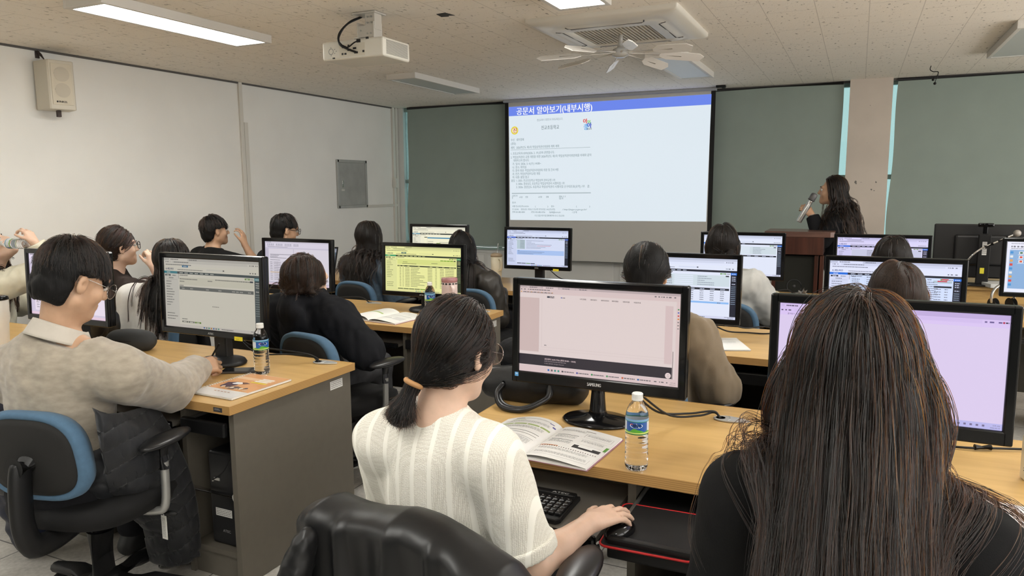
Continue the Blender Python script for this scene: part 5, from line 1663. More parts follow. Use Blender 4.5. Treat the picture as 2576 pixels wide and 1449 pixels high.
def person(label, hip, neck, head, yaw, pitch=0.0, roll=0.0, face_dir=0.0, s=1.0, sw=0.36, arms=None, shirt=None, trousers=None, hair=None,
           skin_m=None, vox=0.008, detail=False, ears=True, glass=None, knees=None, shoulders=None, collar=None, hood=None, standing=False, hands=None, fold=0.004, seed=1, thick=0.012):
    """A person in world coordinates; angles in degrees, 0 = towards the front wall. ARMS {'L'/'R': (elbow, wrist, hand direction, back of hand, curls, thumb)}."""
    hip, neck, head = (np.asarray(q, float) for q in (hip, neck, head))
    rng = np.random.RandomState(seed)
    t = thing('person', label, 'person', (hip[0], hip[1], 0.0))
    fa = math.radians(face_dir)
    f = V(-math.sin(fa), math.cos(fa), 0.0)
    R = rot_ypr(math.radians(yaw), math.radians(pitch), math.radians(roll))
    u = unit(neck - hip); r = unit(np.cross(f, u)); f2 = np.cross(u, r)
    if shoulders:
        sl, sr = (np.asarray(q, float) for q in shoulders)
    else:
        sl = neck - r * sw / 2 - u * 0.075 * s; sr = neck + r * sw / 2 - u * 0.075 * s
    A = {}
    for side, sg, sh in (('L', -1, sl), ('R', 1, sr)):
        if arms and side in arms:
            a = arms[side]
            A[side] = [np.asarray(a[0], float), np.asarray(a[1], float)] + [np.asarray(q, float) for q in a[2:4]] + list(a[4:])
        else:
            e = sh + r * sg * 0.045 + f * 0.06 - V(0, 0, 0.265) * s
            w = e + f * 0.21 - r * sg * 0.06 + V(0, 0, 0.02)
            w[2] = max(w[2], 0.755) if hip[2] < 0.7 else w[2]
            A[side] = [e, w, f * 0.95 - r * sg * 0.2 - V(0, 0, 0.08), V(0, 0, 1.0), (0.5, 0.5, 0.55, 0.6), 0.5]
    rr = unit(np.cross(f, V(0, 0, 1)))
    if standing:
        K = [hip + rr * sg * 0.09 + V(0, 0, -0.42) + f * 0.02 for sg in (-1, 1)]; AN = [hip + rr * sg * 0.10 + V(0, 0, -hip[2] + 0.09) for sg in (-1, 1)]
    else:
        K = [hip + rr * sg * 0.11 + f * 0.41 + V(0, 0, 0.015) for sg in (-1, 1)] if knees is None else [np.asarray(q, float) for q in knees]
        AN = [q + f * 0.03 + V(0, 0, -q[2] + 0.09) for q in K]
    J = [hip + rr * sg * 0.085 for sg in (-1, 1)]
    # ---- the body: one continuous skin
    F = Field()
    torso_prims(F, hip, neck, f, s, 0.0, sl, sr)
    for k, (side, sh) in enumerate((('L', sl), ('R', sr))):
        e, w = A[side][0], A[side][1]
        F.cone(sh, e, 0.050 * s, 0.038 * s, 0.03)
        m_ = e * 0.6 + w * 0.4
        F.cone(e, m_, 0.039 * s, 0.037 * s, 0.02); F.cone(m_, w, 0.037 * s, 0.0245 * s, 0.02)
    for k in (0, 1):
        F.cone(J[k], K[k], 0.080 * s, 0.056 * s, 0.03); F.cone(K[k], AN[k], 0.052 * s, 0.036 * s, 0.03)
        F.cone(AN[k] + V(0, 0, -0.045), AN[k] + f * 0.15 + V(0, 0, -0.06), 0.034, 0.026, 0.02)
    head_prims(F, head, R, s, neck, True, ears)
    for side, sg in (('L', 1), ('R', -1)):
        a = A[side]
        hand_prims(F, a[1], a[2], a[3], sg, a[4], s * 0.97, 0.10, a[5])
    lo, hi = F.bounds()
    body = field_mesh(F, lo, hi, vox, 'body', skin_m or SKIN, t)
    # ---- clothes
    if shirt:
        G = Field(); g = shirt.get('g', thick)
        torso_prims(G, hip - V(0, 0, shirt.get('drop', 0.0)), neck, f, s, g, sl, sr)
        up = shirt.get('sleeve', 1.0)
        for side, sh in (('L', sl), ('R', sr)):
            e, w = A[side][0], A[side][1]
            gs = g + shirt.get('loose', 0.008)
            if up >= 1.0:
                G.cone(sh, e, 0.053 * s + gs, 0.044 * s + gs, 0.03)
                wq = e + (w - e) * (0.94 if up >= 1.0 else 1)
                G.cone(e, wq, 0.043 * s + gs, 0.029 * s + gs * 0.8, 0.02)
            else:
                eq = sh + (e - sh) * up
                G.cone(sh, eq, 0.054 * s + gs, 0.050 * s + gs, 0.03)
        if hood:
            for q in hood:
                G.ell(np.asarray(q[0], float), np.asarray(q[1], float), R if len(q) < 3 else np.asarray(q[2]), 0.03)
        if collar:
            G.cone(neck - u * 0.03, neck + unit(head - neck) * collar[0], 0.060 * s + collar[1], 0.056 * s + collar[1], 0.02)
        hz = shirt.get('hem', 0.10)
        hemn = -u
        hemc = hip - u * hz
        nk = unit(head - neck); nc = neck + nk * (shirt.get('neck', 0.018) + (collar[0] + 0.02 if collar else 0))
        wr = fold
        def trim(P, d):
            d = d - wr * (vnoise(P * V(16, 16, 9) + seed * 7) * 0.7 + 0.5 * vnoise(P * V(34, 34, 20) + seed)) + wr * 0.25 * np.abs(vnoise(P * V(22, 22, 14) - seed))
            d = np.maximum(d, (P - hemc) @ hemn)
            if not hood:
                near = np.linalg.norm(P - nc, axis=1)
                cutn = (P - nc) @ nk
                d = np.where((near < 0.14), np.maximum(d, cutn), d)
            return d
        G.cut(trim)
        if up < 1.0:
            ends = [(sh + (A[sd][0] - sh) * (up + 0.04), unit(A[sd][0] - sh), sh) for sd, sh in (('L', sl), ('R', sr))]
            def sleeves(P, d):
                for q, ax, sh in ends:
                    h = (P - q) @ ax
                    rad = np.linalg.norm(P - q - h[:, None] * ax, axis=1)
                    d = np.where((rad < 0.13) & (h > -0.05) & (h < 0.2), np.maximum(d, h), d)
                return d
            G.cut(sleeves)
        else:
            wends = [(A[sd][0] + (A[sd][1] - A[sd][0]) * shirt.get('wrist', 0.96), unit(A[sd][1] - A[sd][0])) for sd in 'LR']
            def wrists(P, d):
                for q, ax in wends:
                    h = (P - q) @ ax
                    rad = np.linalg.norm(P - q - h[:, None] * ax, axis=1)
                    d = np.where((rad < 0.075) & (h > -0.04) & (h < 0.10), np.maximum(d, h), d)
                return d
            G.cut(wrists)
        lo, hi = G.bounds()
        sh_o = field_mesh(G, lo, hi, vox, shirt['name'], shirt['mat'], t)
        if shirt.get('label'):
            sh_o['label'] = shirt['label']
        if up < 1.0 and shirt.get('cuff'):
            for q, ax, sh in ends:
                C = Field(); C.cone(q - ax * 0.025, q + ax * 0.004, 0.051 * s + g + shirt.get('loose', 0.008) + 0.003, 0.050 * s + g + shirt.get('loose', 0.008) + 0.002, 0.01)
                C.cut(lambda P, d, q=q, ax=ax: np.maximum(np.maximum(d, (P - q) @ ax - 0.002), -((P - q) @ ax) - 0.03))
                l2, h2 = C.bounds()
                field_mesh(C, l2, h2, vox, 'cuff', shirt['cuff'], t)
    else:
        G = F
    if trousers:
        T = Field()
        Rt = np.stack([rr, f, V(0, 0, 1)], 1)
        T.ell(hip + V(0, 0, 0.0), V(0.178 * s + 0.012, 0.132 * s + 0.012, 0.115 * s + 0.01), Rt, 0.05)
        if len(trousers) > 2:
            T.ell(hip + V(0, 0, -0.02) + f * 0.05, V(*trousers[2]), Rt, 0.05)
        for k in (0, 1):
            T.cone(J[k], K[k], 0.092 * s, 0.070 * s, 0.04)
            T.cone(K[k], AN[k] + V(0, 0, 0.03), 0.068 * s, 0.055 * s, 0.03)
        T.cut(lambda P, d: d - 0.004 * vnoise(P * 20 + seed))
        lo, hi = T.bounds()
        field_mesh(T, lo, hi, max(vox, 0.009), trousers[1] if len(trousers) > 1 else 'trousers', trousers[0], t)
        for k in (0, 1):
            S_ = Field()
            S_.cone(AN[k] + V(0, 0, -0.050) - f * 0.03, AN[k] + f * 0.15 + V(0, 0, -0.056), 0.042, 0.034, 0.02)
            S_.ell(AN[k] + V(0, 0, -0.01), V(0.045, 0.05, 0.05), None, 0.02)
            lo, hi = S_.bounds()
            field_mesh(S_, lo, hi, 0.012, 'shoe', mat('shoe_leather', (0.02, 0.02, 0.02), 0.5), t)
    # ---- hair
    if hair:
        col = HAIR[hair.get('col', 'black')]
        H = Field(); head_prims(H, head, R, s, neck, False, True)
        def collide(P):
            d = H(P)
            return np.minimum(d, G(P)) if hair.get('hits', True) else d
        Gd, marg, S = hair_strands(rng, hair['style'], head, R, s, collide, hair.get('n', 1500), hair.get('len', 0.3), hair.get('seg', 18), hair, H)
        hairline = hair.get('hairline', 0.060)
        def scalp(P):
            Lc = (P - head) @ R / s
            d = np.minimum((np.linalg.norm((Lc - SK1[0]) / (SK1[1] + 0.003), axis=1) - 1) * 0.085, (np.linalg.norm((Lc - SK2[0]) / (SK2[1] + 0.002), axis=1) - 1) * 0.072 + 0.02 * np.clip(Lc[:, 1] + 0.03, 0, 1) * 20)
            ok = scalp_zone(Lc, hairline, hair.get('low', -0.080))
            if hair['style'] == 'short':
                d = d + 0.011 * np.clip((-0.015 - Lc[:, 2]) / 0.06, 0, 1) + 0.004 * vnoise(Lc * 70)
                ok &= ~((np.abs(Lc[:, 0]) > 0.045) & (Lc[:, 1] > -0.036) & (Lc[:, 2] < 0.022))
            if 'temple' in hair:
                ok &= ~((Lc[:, 1] > hair['temple']) & (Lc[:, 2] < 0.085))
            return np.where(ok, d, np.maximum(d, 0.004))
        hv = hair.get('vox', max(0.006, vox * 0.9))
        inner = Gd[marg <= np.quantile(marg, hair.get('inner', 0.45))]
        ho = hair_volume(inner, hv, 'hair', col[0], t, hair.get('thick', 2.0), scalp)
        so = strand_object(S, hair.get('r', 0.0012), 'hair_strands', col[1], ho, rng)
        if hair.get('tie') is not None and hair.get('band'):
            tp = head + R @ (np.array(hair['tie']) * s)
            b = MB(); b.M = Matrix.Translation(Vector(tp))
            x, y, _ = frame_of(Vector(hair['tail']))
            b.tube([x * 0.019 * math.cos(a) + y * 0.019 * math.sin(a) for a in [2 * PI * q / 20 for q in range(20)]], 0.0065, 8, closed=True)
            b.build('hair_band', hair['band'], ho)
    # ---- face details
    if detail:
        Lf = lambda x, y, z: Vector(head + R @ (np.array((x, y, z)) * s) - np.array(t.location))
        Rm = Matrix(R.tolist())
        for sx in (-1, 1):
            b = MB(); b.ball(Lf(sx * 0.031, 0.078, 0.003), 0.0125 * s, 8); e = b.build('eye', EYE, t)
            b = MB(); b.ball(Lf(sx * 0.0315, 0.0868, 0.003), (0.0055 * s, 0.0042 * s, 0.0055 * s), 6, Rm); b.build('iris', IRIS, e)
            b = MB(); b.tube([Lf(sx * 0.014, 0.0955, 0.026), Lf(sx * 0.030, 0.092, 0.031), Lf(sx * 0.047, 0.078, 0.026)], [0.0035, 0.004, 0.002], 6, flat=0.6); b.build('eyebrow', BROW, t)
        b = MB(); b.ball(Lf(0, 0.0865, -0.0605), (0.017 * s, 0.005 * s, 0.0042 * s), 6, Rm); b.ball(Lf(0, 0.0865, -0.0700), (0.015 * s, 0.0058 * s, 0.0052 * s), 6, Rm); b.build('lips', LIP, t)
    if glass:
        glasses(t, head, R, s, glass[0], *glass[1:])
    return t
# ------------------------------------------------------------------ the people in the room
KNIT = cloth('white_knit', (0.66, 0.625, 0.54), 0.9, 0.0)
def ribbed(m):
    """Cream knit: fine horizontal stitch rows between smooth vertical stripes."""
    N, L = nodes_of(m); b = N['Principled BSDF']
    tc = N.new('ShaderNodeTexCoord')
    w = N.new('ShaderNodeTexWave'); w.bands_direction = 'X'; w.inputs['Scale'].default_value = 7.0; w.inputs['Distortion'].default_value = 0.15; w.inputs['Phase Offset'].default_value = 1.0
    st = N.new('ShaderNodeTexVoronoi'); st.inputs['Scale'].default_value = 1.0; st.inputs['Randomness'].default_value = 0.25
    mp = N.new('ShaderNodeMapping'); mp.inputs['Scale'].default_value = (230, 230, 330)
    L.new(tc.outputs['Object'], w.inputs['Vector']); L.new(tc.outputs['Object'], mp.inputs['Vector']); L.new(mp.outputs[0], st.inputs['Vector'])
    gate = N.new('ShaderNodeMath'); gate.operation = 'LESS_THAN'; gate.inputs[1].default_value = 0.86
    L.new(w.outputs['Fac'], gate.inputs[0])
    mu = N.new('ShaderNodeMath'); mu.operation = 'MULTIPLY'; L.new(st.outputs['Distance'], mu.inputs[0]); L.new(gate.outputs[0], mu.inputs[1])
    bn = N.new('ShaderNodeBump'); bn.inputs['Strength'].default_value = 0.55; bn.inputs['Distance'].default_value = 0.003; bn.invert = True
    L.new(mu.outputs[0], bn.inputs['Height']); L.new(bn.outputs[0], b.inputs['Normal'])
    c = ramp(N, L, mu.outputs[0], [(0.0, (0.90, 0.88, 0.80)), (0.9, (0.66, 0.63, 0.54))])
    L.new(c, b.inputs['Base Color'])
ribbed(KNIT)
BEIGE = cloth('beige_knit', (0.345, 0.30, 0.24), 0.95, 0.2, 500, 0.16, 0.3, (1, 1, 2.2))
BLACK_KNIT = cloth('black_knit', (0.0075, 0.0075, 0.008), 0.9, 0.3, 300, 0.05, 0.1, (3, 3, 0.3))
BLACK_FLEECE = cloth('black_fleece', (0.011, 0.0115, 0.014), 0.95, 0.25, 300, 0.05, 0.2)
BLACK_TEE = cloth('black_cotton', (0.010, 0.010, 0.011), 0.9)
BROWN_SHIRT = cloth('dark_brown_cotton', (0.036, 0.026, 0.023), 0.8, 0.15)
DENIM = cloth('blue_denim', (0.075, 0.115, 0.16), 0.85, 0.3, 300, 0.3)
LEATHER = mat('brown_leather', (0.028, 0.024, 0.020), 0.42, bump=0.15, bscale=200, noise=0.2, nscale=12)
TAN = cloth('tan_wool', (0.215, 0.165, 0.11), 0.9, 0.15)
GREY_HOOD = cloth('pale_grey_fleece', (0.50, 0.50, 0.48), 0.95, 0.2, 300)
CREAM = cloth('cream_cotton', (0.66, 0.63, 0.50), 0.9, 0.15)
WHITE_TOP = cloth('white_cotton', (0.70, 0.69, 0.66), 0.9, 0.15)
NAVY_SUIT = cloth('black_wool', (0.010, 0.0105, 0.0125), 0.85)
GREY_JEANS = cloth('grey_denim', (0.045, 0.045, 0.048), 0.9, 0.25, 300, 0.2)
BLACK_PANTS = cloth('black_trousers', (0.012, 0.012, 0.014), 0.9)
JEANS = cloth('dark_jeans', (0.022, 0.03, 0.045), 0.9, 0.2, 300, 0.2)
def plaid():
    m = mat('plaid_wool', (0.36, 0.31, 0.22), 0.9)
    N, L = nodes_of(m); b = N['Principled BSDF']
    tc = N.new('ShaderNodeTexCoord')
    outs = []
    for d in 'XZ':
        w = N.new('ShaderNodeTexWave'); w.bands_direction = d; w.inputs['Scale'].default_value = 9.0 if d == 'X' else 11.0
        L.new(tc.outputs['Object'], w.inputs['Vector'])
        p = N.new('ShaderNodeMath'); p.operation = 'POWER'; p.inputs[1].default_value = 3.0; L.new(w.outputs['Fac'], p.inputs[0]); outs.append(p.outputs[0])
    a = N.new('ShaderNodeMath'); a.operation = 'MAXIMUM'; L.new(outs[0], a.inputs[0]); L.new(outs[1], a.inputs[1])
    c = ramp(N, L, a.outputs[0], [(0.2, (0.40, 0.35, 0.25)), (0.9, (0.13, 0.11, 0.08))])
    L.new(c, b.inputs['Base Color'])
    return m
PLAID = plaid()
BLACK_FRAME = mat('black_frame', (0.006, 0.006, 0.006), 0.3)
UP = V(0, 0, 1.0)

# white knit, ponytail, hand on the mouse
P_WHITE = person('woman in a cream ribbed short-sleeved knit with a low black ponytail, hand on a mouse', (-0.865, 1.475, 0.50), (-0.872, 1.445, 0.985), (-0.840, 1.487, 1.137), -12, -14, 0, -4, 0.97, 0.335,
       arms={'R': ((-0.628, 1.45, 0.660), (-0.565, 1.655, 0.688), V(0.42, 0.9, 0.0), V(0.12, -0.2, 1.0), (0.50, 0.34, 0.36, 0.50), 0.45),
             'L': ((-1.07, 1.55, 0.68), (-1.0, 1.76, 0.70), V(0.2, 0.95, -0.05), UP, (0.5, 0.5, 0.5, 0.5), 0.5)},
       shoulders=((-1.028, 1.44, 0.910), (-0.722, 1.425, 0.914)),
       shirt=dict(name='knit_top', mat=KNIT, sleeve=0.84, g=0.010, loose=0.010, hem=0.06, neck=0.012, cuff=KNIT), trousers=(GREY_JEANS,), skin_m=SKIN_PALE, vox=0.005, fold=0.006, seed=4,
       collar=(0.012, 0.004),
       hair=dict(style='tie', col='black', n=14000, seg=22, r=0.0005, taillen=0.095, tie=(-0.034, -0.100, -0.088), vox=0.0045, tail=V(-0.30, -0.32, -0.85), spread=0.30, part=0.01, layer=(0.003, 0.013), hairline=0.055, band=mat('tan_band', (0.45, 0.24, 0.10), 0.6), thick=2.4),
       glass=(mat('thin_metal', (0.35, 0.30, 0.28), 0.25, metal=0.9), 0.026, 0.034, 0.0010, 1.0))
# black knit, long dark hair, nearest on the right
P_BLACK = person('woman in a black ribbed sweater with long dark hair spread over her back', (0.03, 1.40, 0.50), (0.018, 1.250, 1.055), (0.012, 1.275, 1.222), -4, -6, -2, 0, 1.0, 0.355,
       shirt=dict(name='sweater', mat=BLACK_KNIT, sleeve=1.0, g=0.014, loose=0.016, hem=0.12, neck=0.02), trousers=(BLACK_PANTS,), vox=0.006, fold=0.004, seed=9,
       shoulders=((-0.140, 1.235, 0.995), (0.180, 1.215, 0.970)),
       hair=dict(style='long', col='dark', n=24000, kids=8, len=0.56, seg=30, r=0.00045, part=0.012, layer=(0.003, 0.014), drift=0.09, fall=V(0.0, -0.9, 0), gather=(0.012, 0.105, 0.28), wave=0.03, wavef=34.0, jit=0.02, clump=0.0055, fray=0.009, inner=0.4, thick=2.2, hairline=0.055, g=0.30, hugz=0.015))
# beige sweater, writing
P_BEIGE = person('man in a beige sweater and shirt collar with thin metal glasses, writing', (-2.46, 1.55, 0.50), (-2.405, 1.545, 1.025), (-2.352, 1.585, 1.222), -8, -24, 4, 2, 1.07, 0.41,
       arms={'R': ((-2.295, 1.875, 0.778), (-2.440, 2.135, 0.785), V(0.10, 1.0, 0.0), V(0.75, 0.0, 0.65), (1.3, 1.2, 1.25, 1.3), 1.0),
             'L': ((-2.72, 1.80, 0.80), (-2.70, 2.05, 0.765), V(0.35, 0.9, -0.05), UP, (0.3, 0.3, 0.3, 0.3), 0.4)},
       shoulders=((-2.620, 1.500, 0.895), (-2.185, 1.600, 0.915)),
       shirt=dict(name='sweater', mat=BEIGE, sleeve=1.0, g=0.030, loose=0.006, hem=-0.10, neck=0.004), trousers=(BLACK_PANTS,), skin_m=SKIN_TAN, vox=0.006, fold=0.008, seed=12, detail=True, knees=((-2.70, 1.95, 0.52), (-2.50, 1.97, 0.52)),
       hair=dict(style='short', col='black', n=14000, len=0.080, seg=9, r=0.0006, layer=(0.003, 0.016), hairline=0.040, g=0.16, sweep=0.02, jit=0.05),
       glass=(mat('silver_wire', (0.5, 0.49, 0.47), 0.2, metal=1.0), 0.024, 0.034, 0.0009, 1.0, True, 0.006))
# shirt collar of the man in beige: a band standing round the neck, folded over
def shirt_collar(t, neck, up, fw, r0, m):
    up, fw = Vector(up).normalized(), Vector(fw)
    fw = (fw - up * fw.dot(up)).normalized(); rt = fw.cross(up)
    o = Vector(neck) - t.location
    b = MB()
    for s0, s1, h0, h1 in ((1.0, 1.30, 0.042, -0.012), (0.97, 1.0, -0.02, 0.042)):
        def fn(u, v):
            a = -PI * 0.5 + (u - 0.5) * PI * 1.72
            rr = r0 * (s0 + (s1 - s0) * v) * (1.0 + 0.0 * u)
            h = h0 + (h1 - h0) * v - 0.040 * (1 - math.cos(2 * PI * (u - 0.5))) / 2 * 1.0
            p = o + rt * (rr * math.cos(a) * 0.98) + fw * (rr * 1.02 * math.sin(a)) + up * h
            return tuple(p)
        b.grid(fn, 40, 6)
    c = b.build('shirt_collar', m, t)
    q = c.modifiers.new('cloth', 'SOLIDIFY'); q.thickness = 0.0025
    return c
OXFORD = cloth('oxford_shirt', (0.50, 0.46, 0.40), 0.9, 0.1)
shirt_collar(P_BEIGE, (-2.400, 1.552, 1.050), (0.08, 0.16, 0.95), (0.1, 1, 0), 0.079, OXFORD)

# behind the nearest left desk
P_BROWN = person('woman in a dark brown shirt and black glasses resting her chin on her fist', (-4.38, 3.20, 0.50), (-4.32, 3.18, 0.970), (-4.277, 3.196, 1.154), -20, 2, 0, -10, 1.03, 0.38,
       arms={'R': ((-4.00, 3.31, 0.82), (-4.050, 3.26, 1.020), V(-0.25, 0.1, 0.85), V(0.8, -0.1, 0.4), (1.4, 1.4, 1.4, 1.4), 1.0),
             'L': ((-4.53, 3.30, 0.75), (-4.27, 3.45, 0.77), V(0.8, 0.5, 0), UP, (0.6, 0.6, 0.6, 0.6), 0.5)},
       shirt=dict(name='shirt', mat=BROWN_SHIRT, sleeve=0.98, g=0.014, loose=0.026, hem=0.14, neck=0.02), trousers=(BLACK_PANTS,), skin_m=SKIN_PALE, vox=0.008, detail=True, seed=21, fold=0.014, collar=(0.02, 0.006),
       hair=dict(style='tie', col='brown', n=6000, seg=14, r=0.0010, taillen=0.05, tie=(0.0, -0.115, -0.070), tail=V(-0.2, -0.3, -0.9), layer=(0.003, 0.013), hairline=0.06, part=0.0),
       glass=(BLACK_FRAME, 0.023, 0.034, 0.0019, 0.75))
P_DRINK = person('woman in a cream top tilting her head back to drink from a water bottle', (-5.02, 2.80, 0.50), (-4.99, 2.82, 0.985), (-4.985, 2.845, 1.150), -55, 50, 0, -35, 0.98, 0.36,
       arms={'R': ((-4.62, 2.98, 1.02), (-4.66, 2.90, 1.19), V(-0.55, -0.05, 0.75), V(0.75, 0.1, 0.5), (1.0, 1.0, 1.0, 1.1), 0.8),
             'L': ((-5.2, 2.95, 0.74), (-5.0, 3.15, 0.76), V(0.5, 0.85, 0), UP, (0.5, 0.5, 0.5, 0.5), 0.5)},
       shirt=dict(name='top', mat=CREAM, sleeve=1.0, g=0.014, loose=0.028, hem=0.14, neck=0.02), trousers=(JEANS,), skin_m=SKIN_PALE, vox=0.008, detail=True, seed=31, fold=0.015,
       hair=dict(style='long', col='black', n=2500, len=0.34, seg=16, r=0.0018, layer=(0.003, 0.016), fall=V(-0.1, -0.3, 0)))
P_PLAID = person('woman with long black hair, white top and plaid skirt behind the grey-tinted monitor', (-3.81, 3.06, 0.52), (-3.754, 3.08, 0.925), (-3.717, 3.128, 1.093), 10, -6, 0, 30, 1.02, 0.36,
       shirt=dict(name='top', mat=WHITE_TOP, sleeve=1.0, g=0.012, loose=0.022, hem=0.05, neck=0.02), trousers=(PLAID, 'plaid_skirt', (0.27, 0.22, 0.13)), knees=((-4.03, 3.40, 0.56), (-3.80, 3.46, 0.56)), skin_m=SKIN_PALE, vox=0.009, seed=41,
       hair=dict(style='long', col='black', n=3500, len=0.40, seg=18, r=0.0016, layer=(0.003, 0.014), drift=0.03, fall=V(-0.12, -0.12, 0), gather=(-3.75, 0.09, 0.3)))
P_TEE = person('man in a black T-shirt holding a hand up to his mouth by the left wall', (-4.98, 4.58, 0.50), (-4.955, 4.575, 1.005), (-4.935, 4.600, 1.165), -24, 2, 0, -12, 1.02, 0.40,
       arms={'R': ((-4.66, 4.78, 0.84), (-4.735, 4.72, 1.045), V(-0.15, 0.05, 0.9), V(0.85, 0.2, 0.1), (0.9, 0.8, 0.9, 1.1), 0.9)},
       shirt=dict(name='t_shirt', mat=BLACK_TEE, sleeve=0.85, g=0.012, loose=0.018, hem=0.12, neck=0.025), trousers=(JEANS,), skin_m=SKIN_TAN, vox=0.009, detail=True, seed=51,
       hair=dict(style='short', col='black', n=3500, len=0.075, seg=8, r=0.0017, layer=(0.004, 0.018), hairline=0.045, g=0.16))
P_SPEC = person('man with short black hair and dark-rimmed glasses behind the document monitor', (-4.26, 4.70, 0.50), (-4.265, 4.665, 1.015), (-4.262, 4.705, 1.180), -30, -10, 4, -4, 1.02, 0.40,
       shirt=dict(name='shirt', mat=NAVY_SUIT, sleeve=1.0, g=0.012, loose=0.012, hem=0.12, neck=0.02), trousers=(BLACK_PANTS,), skin_m=SKIN_TAN, vox=0.010, detail=True, seed=61,
       hair=dict(style='short', col='black', n=3500, len=0.07, seg=8, r=0.0017, layer=(0.003, 0.013), hairline=0.05, g=0.12, jit=0.05), glass=(BLACK_FRAME, 0.022, 0.034, 0.0018, 0.7))
P_HOOD = person('woman in a black hooded sweatshirt with a short dark brown bob', (-2.57, 3.00, 0.50), (-2.575, 2.975, 0.945), (-2.555, 2.960, 1.062), -30, 12, 15, -4, 1.0, 0.38,
       arms={'L': ((-2.86, 3.12, 0.72), (-2.88, 3.36, 0.76), V(0.3, 0.95, 0), UP, (0.5, 0.5, 0.5, 0.5), 0.5), 'R': ((-2.21, 2.98, 0.69), (-2.34, 3.18, 0.64), V(-0.5, 0.85, 0), UP, (0.6, 0.6, 0.6, 0.6), 0.5)},
       shirt=dict(name='hooded_sweatshirt', mat=BLACK_FLEECE, sleeve=1.0, g=0.022, loose=0.026, hem=0.14, neck=0.02), trousers=(GREY_JEANS,), skin_m=SKIN_PALE, vox=0.008, seed=71, fold=0.015,
       hood=[((-2.572, 2.955, 0.972), (0.128, 0.110, 0.042)), ((-2.58, 2.868, 0.890), (0.130, 0.065, 0.105))],
       hair=dict(style='long', col='brown', n=8000, len=0.26, seg=16, cut=-0.040, r=0.0009, part=0.0, layer=(0.003, 0.016), hairline=0.06, crown=(0, -0.05, 0.11), jit=0.01))
P_DENIM = person('woman in a blue denim jacket with long wavy dark hair', (-3.44, 4.72, 0.50), (-3.440, 4.690, 0.960), (-3.440, 4.730, 1.135), -12, -4, 0, -4, 0.98, 0.37,
       shirt=dict(name='denim_jacket', mat=DENIM, sleeve=1.0, g=0.016, loose=0.02, hem=0.12, neck=0.02), trousers=(BLACK_PANTS,), vox=0.010, seed=81,
       hair=dict(style='long', col='dark', n=5500, len=0.50, seg=24, r=0.0014, layer=(0.003, 0.013), drift=0.05, fall=V(0.0, -0.25, 0), wave=0.22, wavef=45.0))
P_LEATHER = person('woman in a dark leather jacket with long straight black hair', (-2.50, 4.66, 0.50), (-2.535, 4.650, 0.925), (-2.590, 4.690, 1.075), 8, -8, -6, 6, 0.97, 0.38,
       shirt=dict(name='leather_jacket', mat=LEATHER, sleeve=1.0, g=0.018, loose=0.02, hem=0.12, neck=0.02), trousers=(BLACK_PANTS,), vox=0.010, seed=91, fold=0.013,
       shoulders=((-2.69, 4.64, 0.845), (-2.345, 4.62, 0.840)),
       hair=dict(style='long', col='black', n=5500, len=0.44, seg=22, r=0.0014, layer=(0.003, 0.014), drift=0.02, fall=V(0.0, -0.3, 0), part=0.02))
P_TAN = person('woman in a tan wool jacket with black hair, behind the glossy lettered monitor', (-0.70, 2.96, 0.50), (-0.745, 2.930, 1.000), (-0.772, 2.960, 1.160), 2, -6, 0, 0, 0.99, 0.38,
       shirt=dict(name='wool_jacket', mat=TAN, sleeve=1.0, g=0.022, loose=0.024, hem=0.14, neck=0.02), trousers=(JEANS,), vox=0.009, seed=101, fold=0.016,
       shoulders=((-0.935, 2.93, 0.925), (-0.575, 2.93, 0.920)), arms={'R': ((-0.475, 2.98, 0.70), (-0.53, 3.22, 0.72), V(0.1, 0.95, 0.0), UP, (0.5, 0.5, 0.5, 0.5), 0.5)},
       hair=dict(style='tie', col='black', n=6000, seg=18, r=0.0011, taillen=0.2, tie=(0.0, -0.115, -0.055), tail=V(0.0, -0.2, -0.98), layer=(0.004, 0.014), hairline=0.055))
P_PALE = person('woman in a pale grey hooded top with a straight black bob', (-0.70, 4.78, 0.50), (-0.735, 4.735, 0.985), (-0.760, 4.760, 1.150), 4, -6, 0, 0, 0.98, 0.36,
       shirt=dict(name='hooded_top', mat=GREY_HOOD, sleeve=1.0, g=0.022, loose=0.03, hem=0.14, neck=0.02), trousers=(JEANS,), vox=0.010, seed=111, fold=0.016,
       shoulders=((-0.90, 4.74, 0.905), (-0.575, 4.73, 0.905)), arms={'R': ((-0.475, 4.86, 0.73), (-0.50, 5.10, 0.76), V(0.0, 1, 0), UP, (0.5, 0.5, 0.5, 0.5), 0.5)},
       hood=[((-0.745, 4.70, 0.985), (0.115, 0.085, 0.040)), ((-0.745, 4.66, 0.92), (0.12, 0.05, 0.075))],
       hair=dict(style='long', col='dark', n=5500, len=0.30, seg=16, cut=-0.125, r=0.0014, layer=(0.003, 0.016), part=-0.005, jit=0.008))
P_TOP = person('dark-haired head showing above the drop-down-menu monitor', (0.20, 4.76, 0.50), (0.195, 4.72, 0.930), (0.193, 4.750, 1.098), 0, -6, 0, 0, 0.97, 0.35,
       shirt=dict(name='top', mat=BLACK_TEE, sleeve=1.0, g=0.014, loose=0.014, hem=0.12, neck=0.02), trousers=(JEANS,), vox=0.011, seed=121,
       hair=dict(style='long', col='dark', n=3500, len=0.30, seg=14, r=0.0015, layer=(0.003, 0.018)))
P_RED = person('reddish-brown-haired head before the drop-down-menu monitor', (0.15, 3.08, 0.50), (0.147, 3.05, 0.930), (0.148, 3.085, 1.108), 0, -8, 0, 0, 0.98, 0.36,
       shirt=dict(name='top', mat=BLACK_KNIT, sleeve=1.0, g=0.014, loose=0.014, hem=0.12, neck=0.02), trousers=(JEANS,), vox=0.010, seed=131,
       hair=dict(style='long', col='brown', n=5500, len=0.34, seg=16, r=0.0012, layer=(0.003, 0.013), part=0.01))
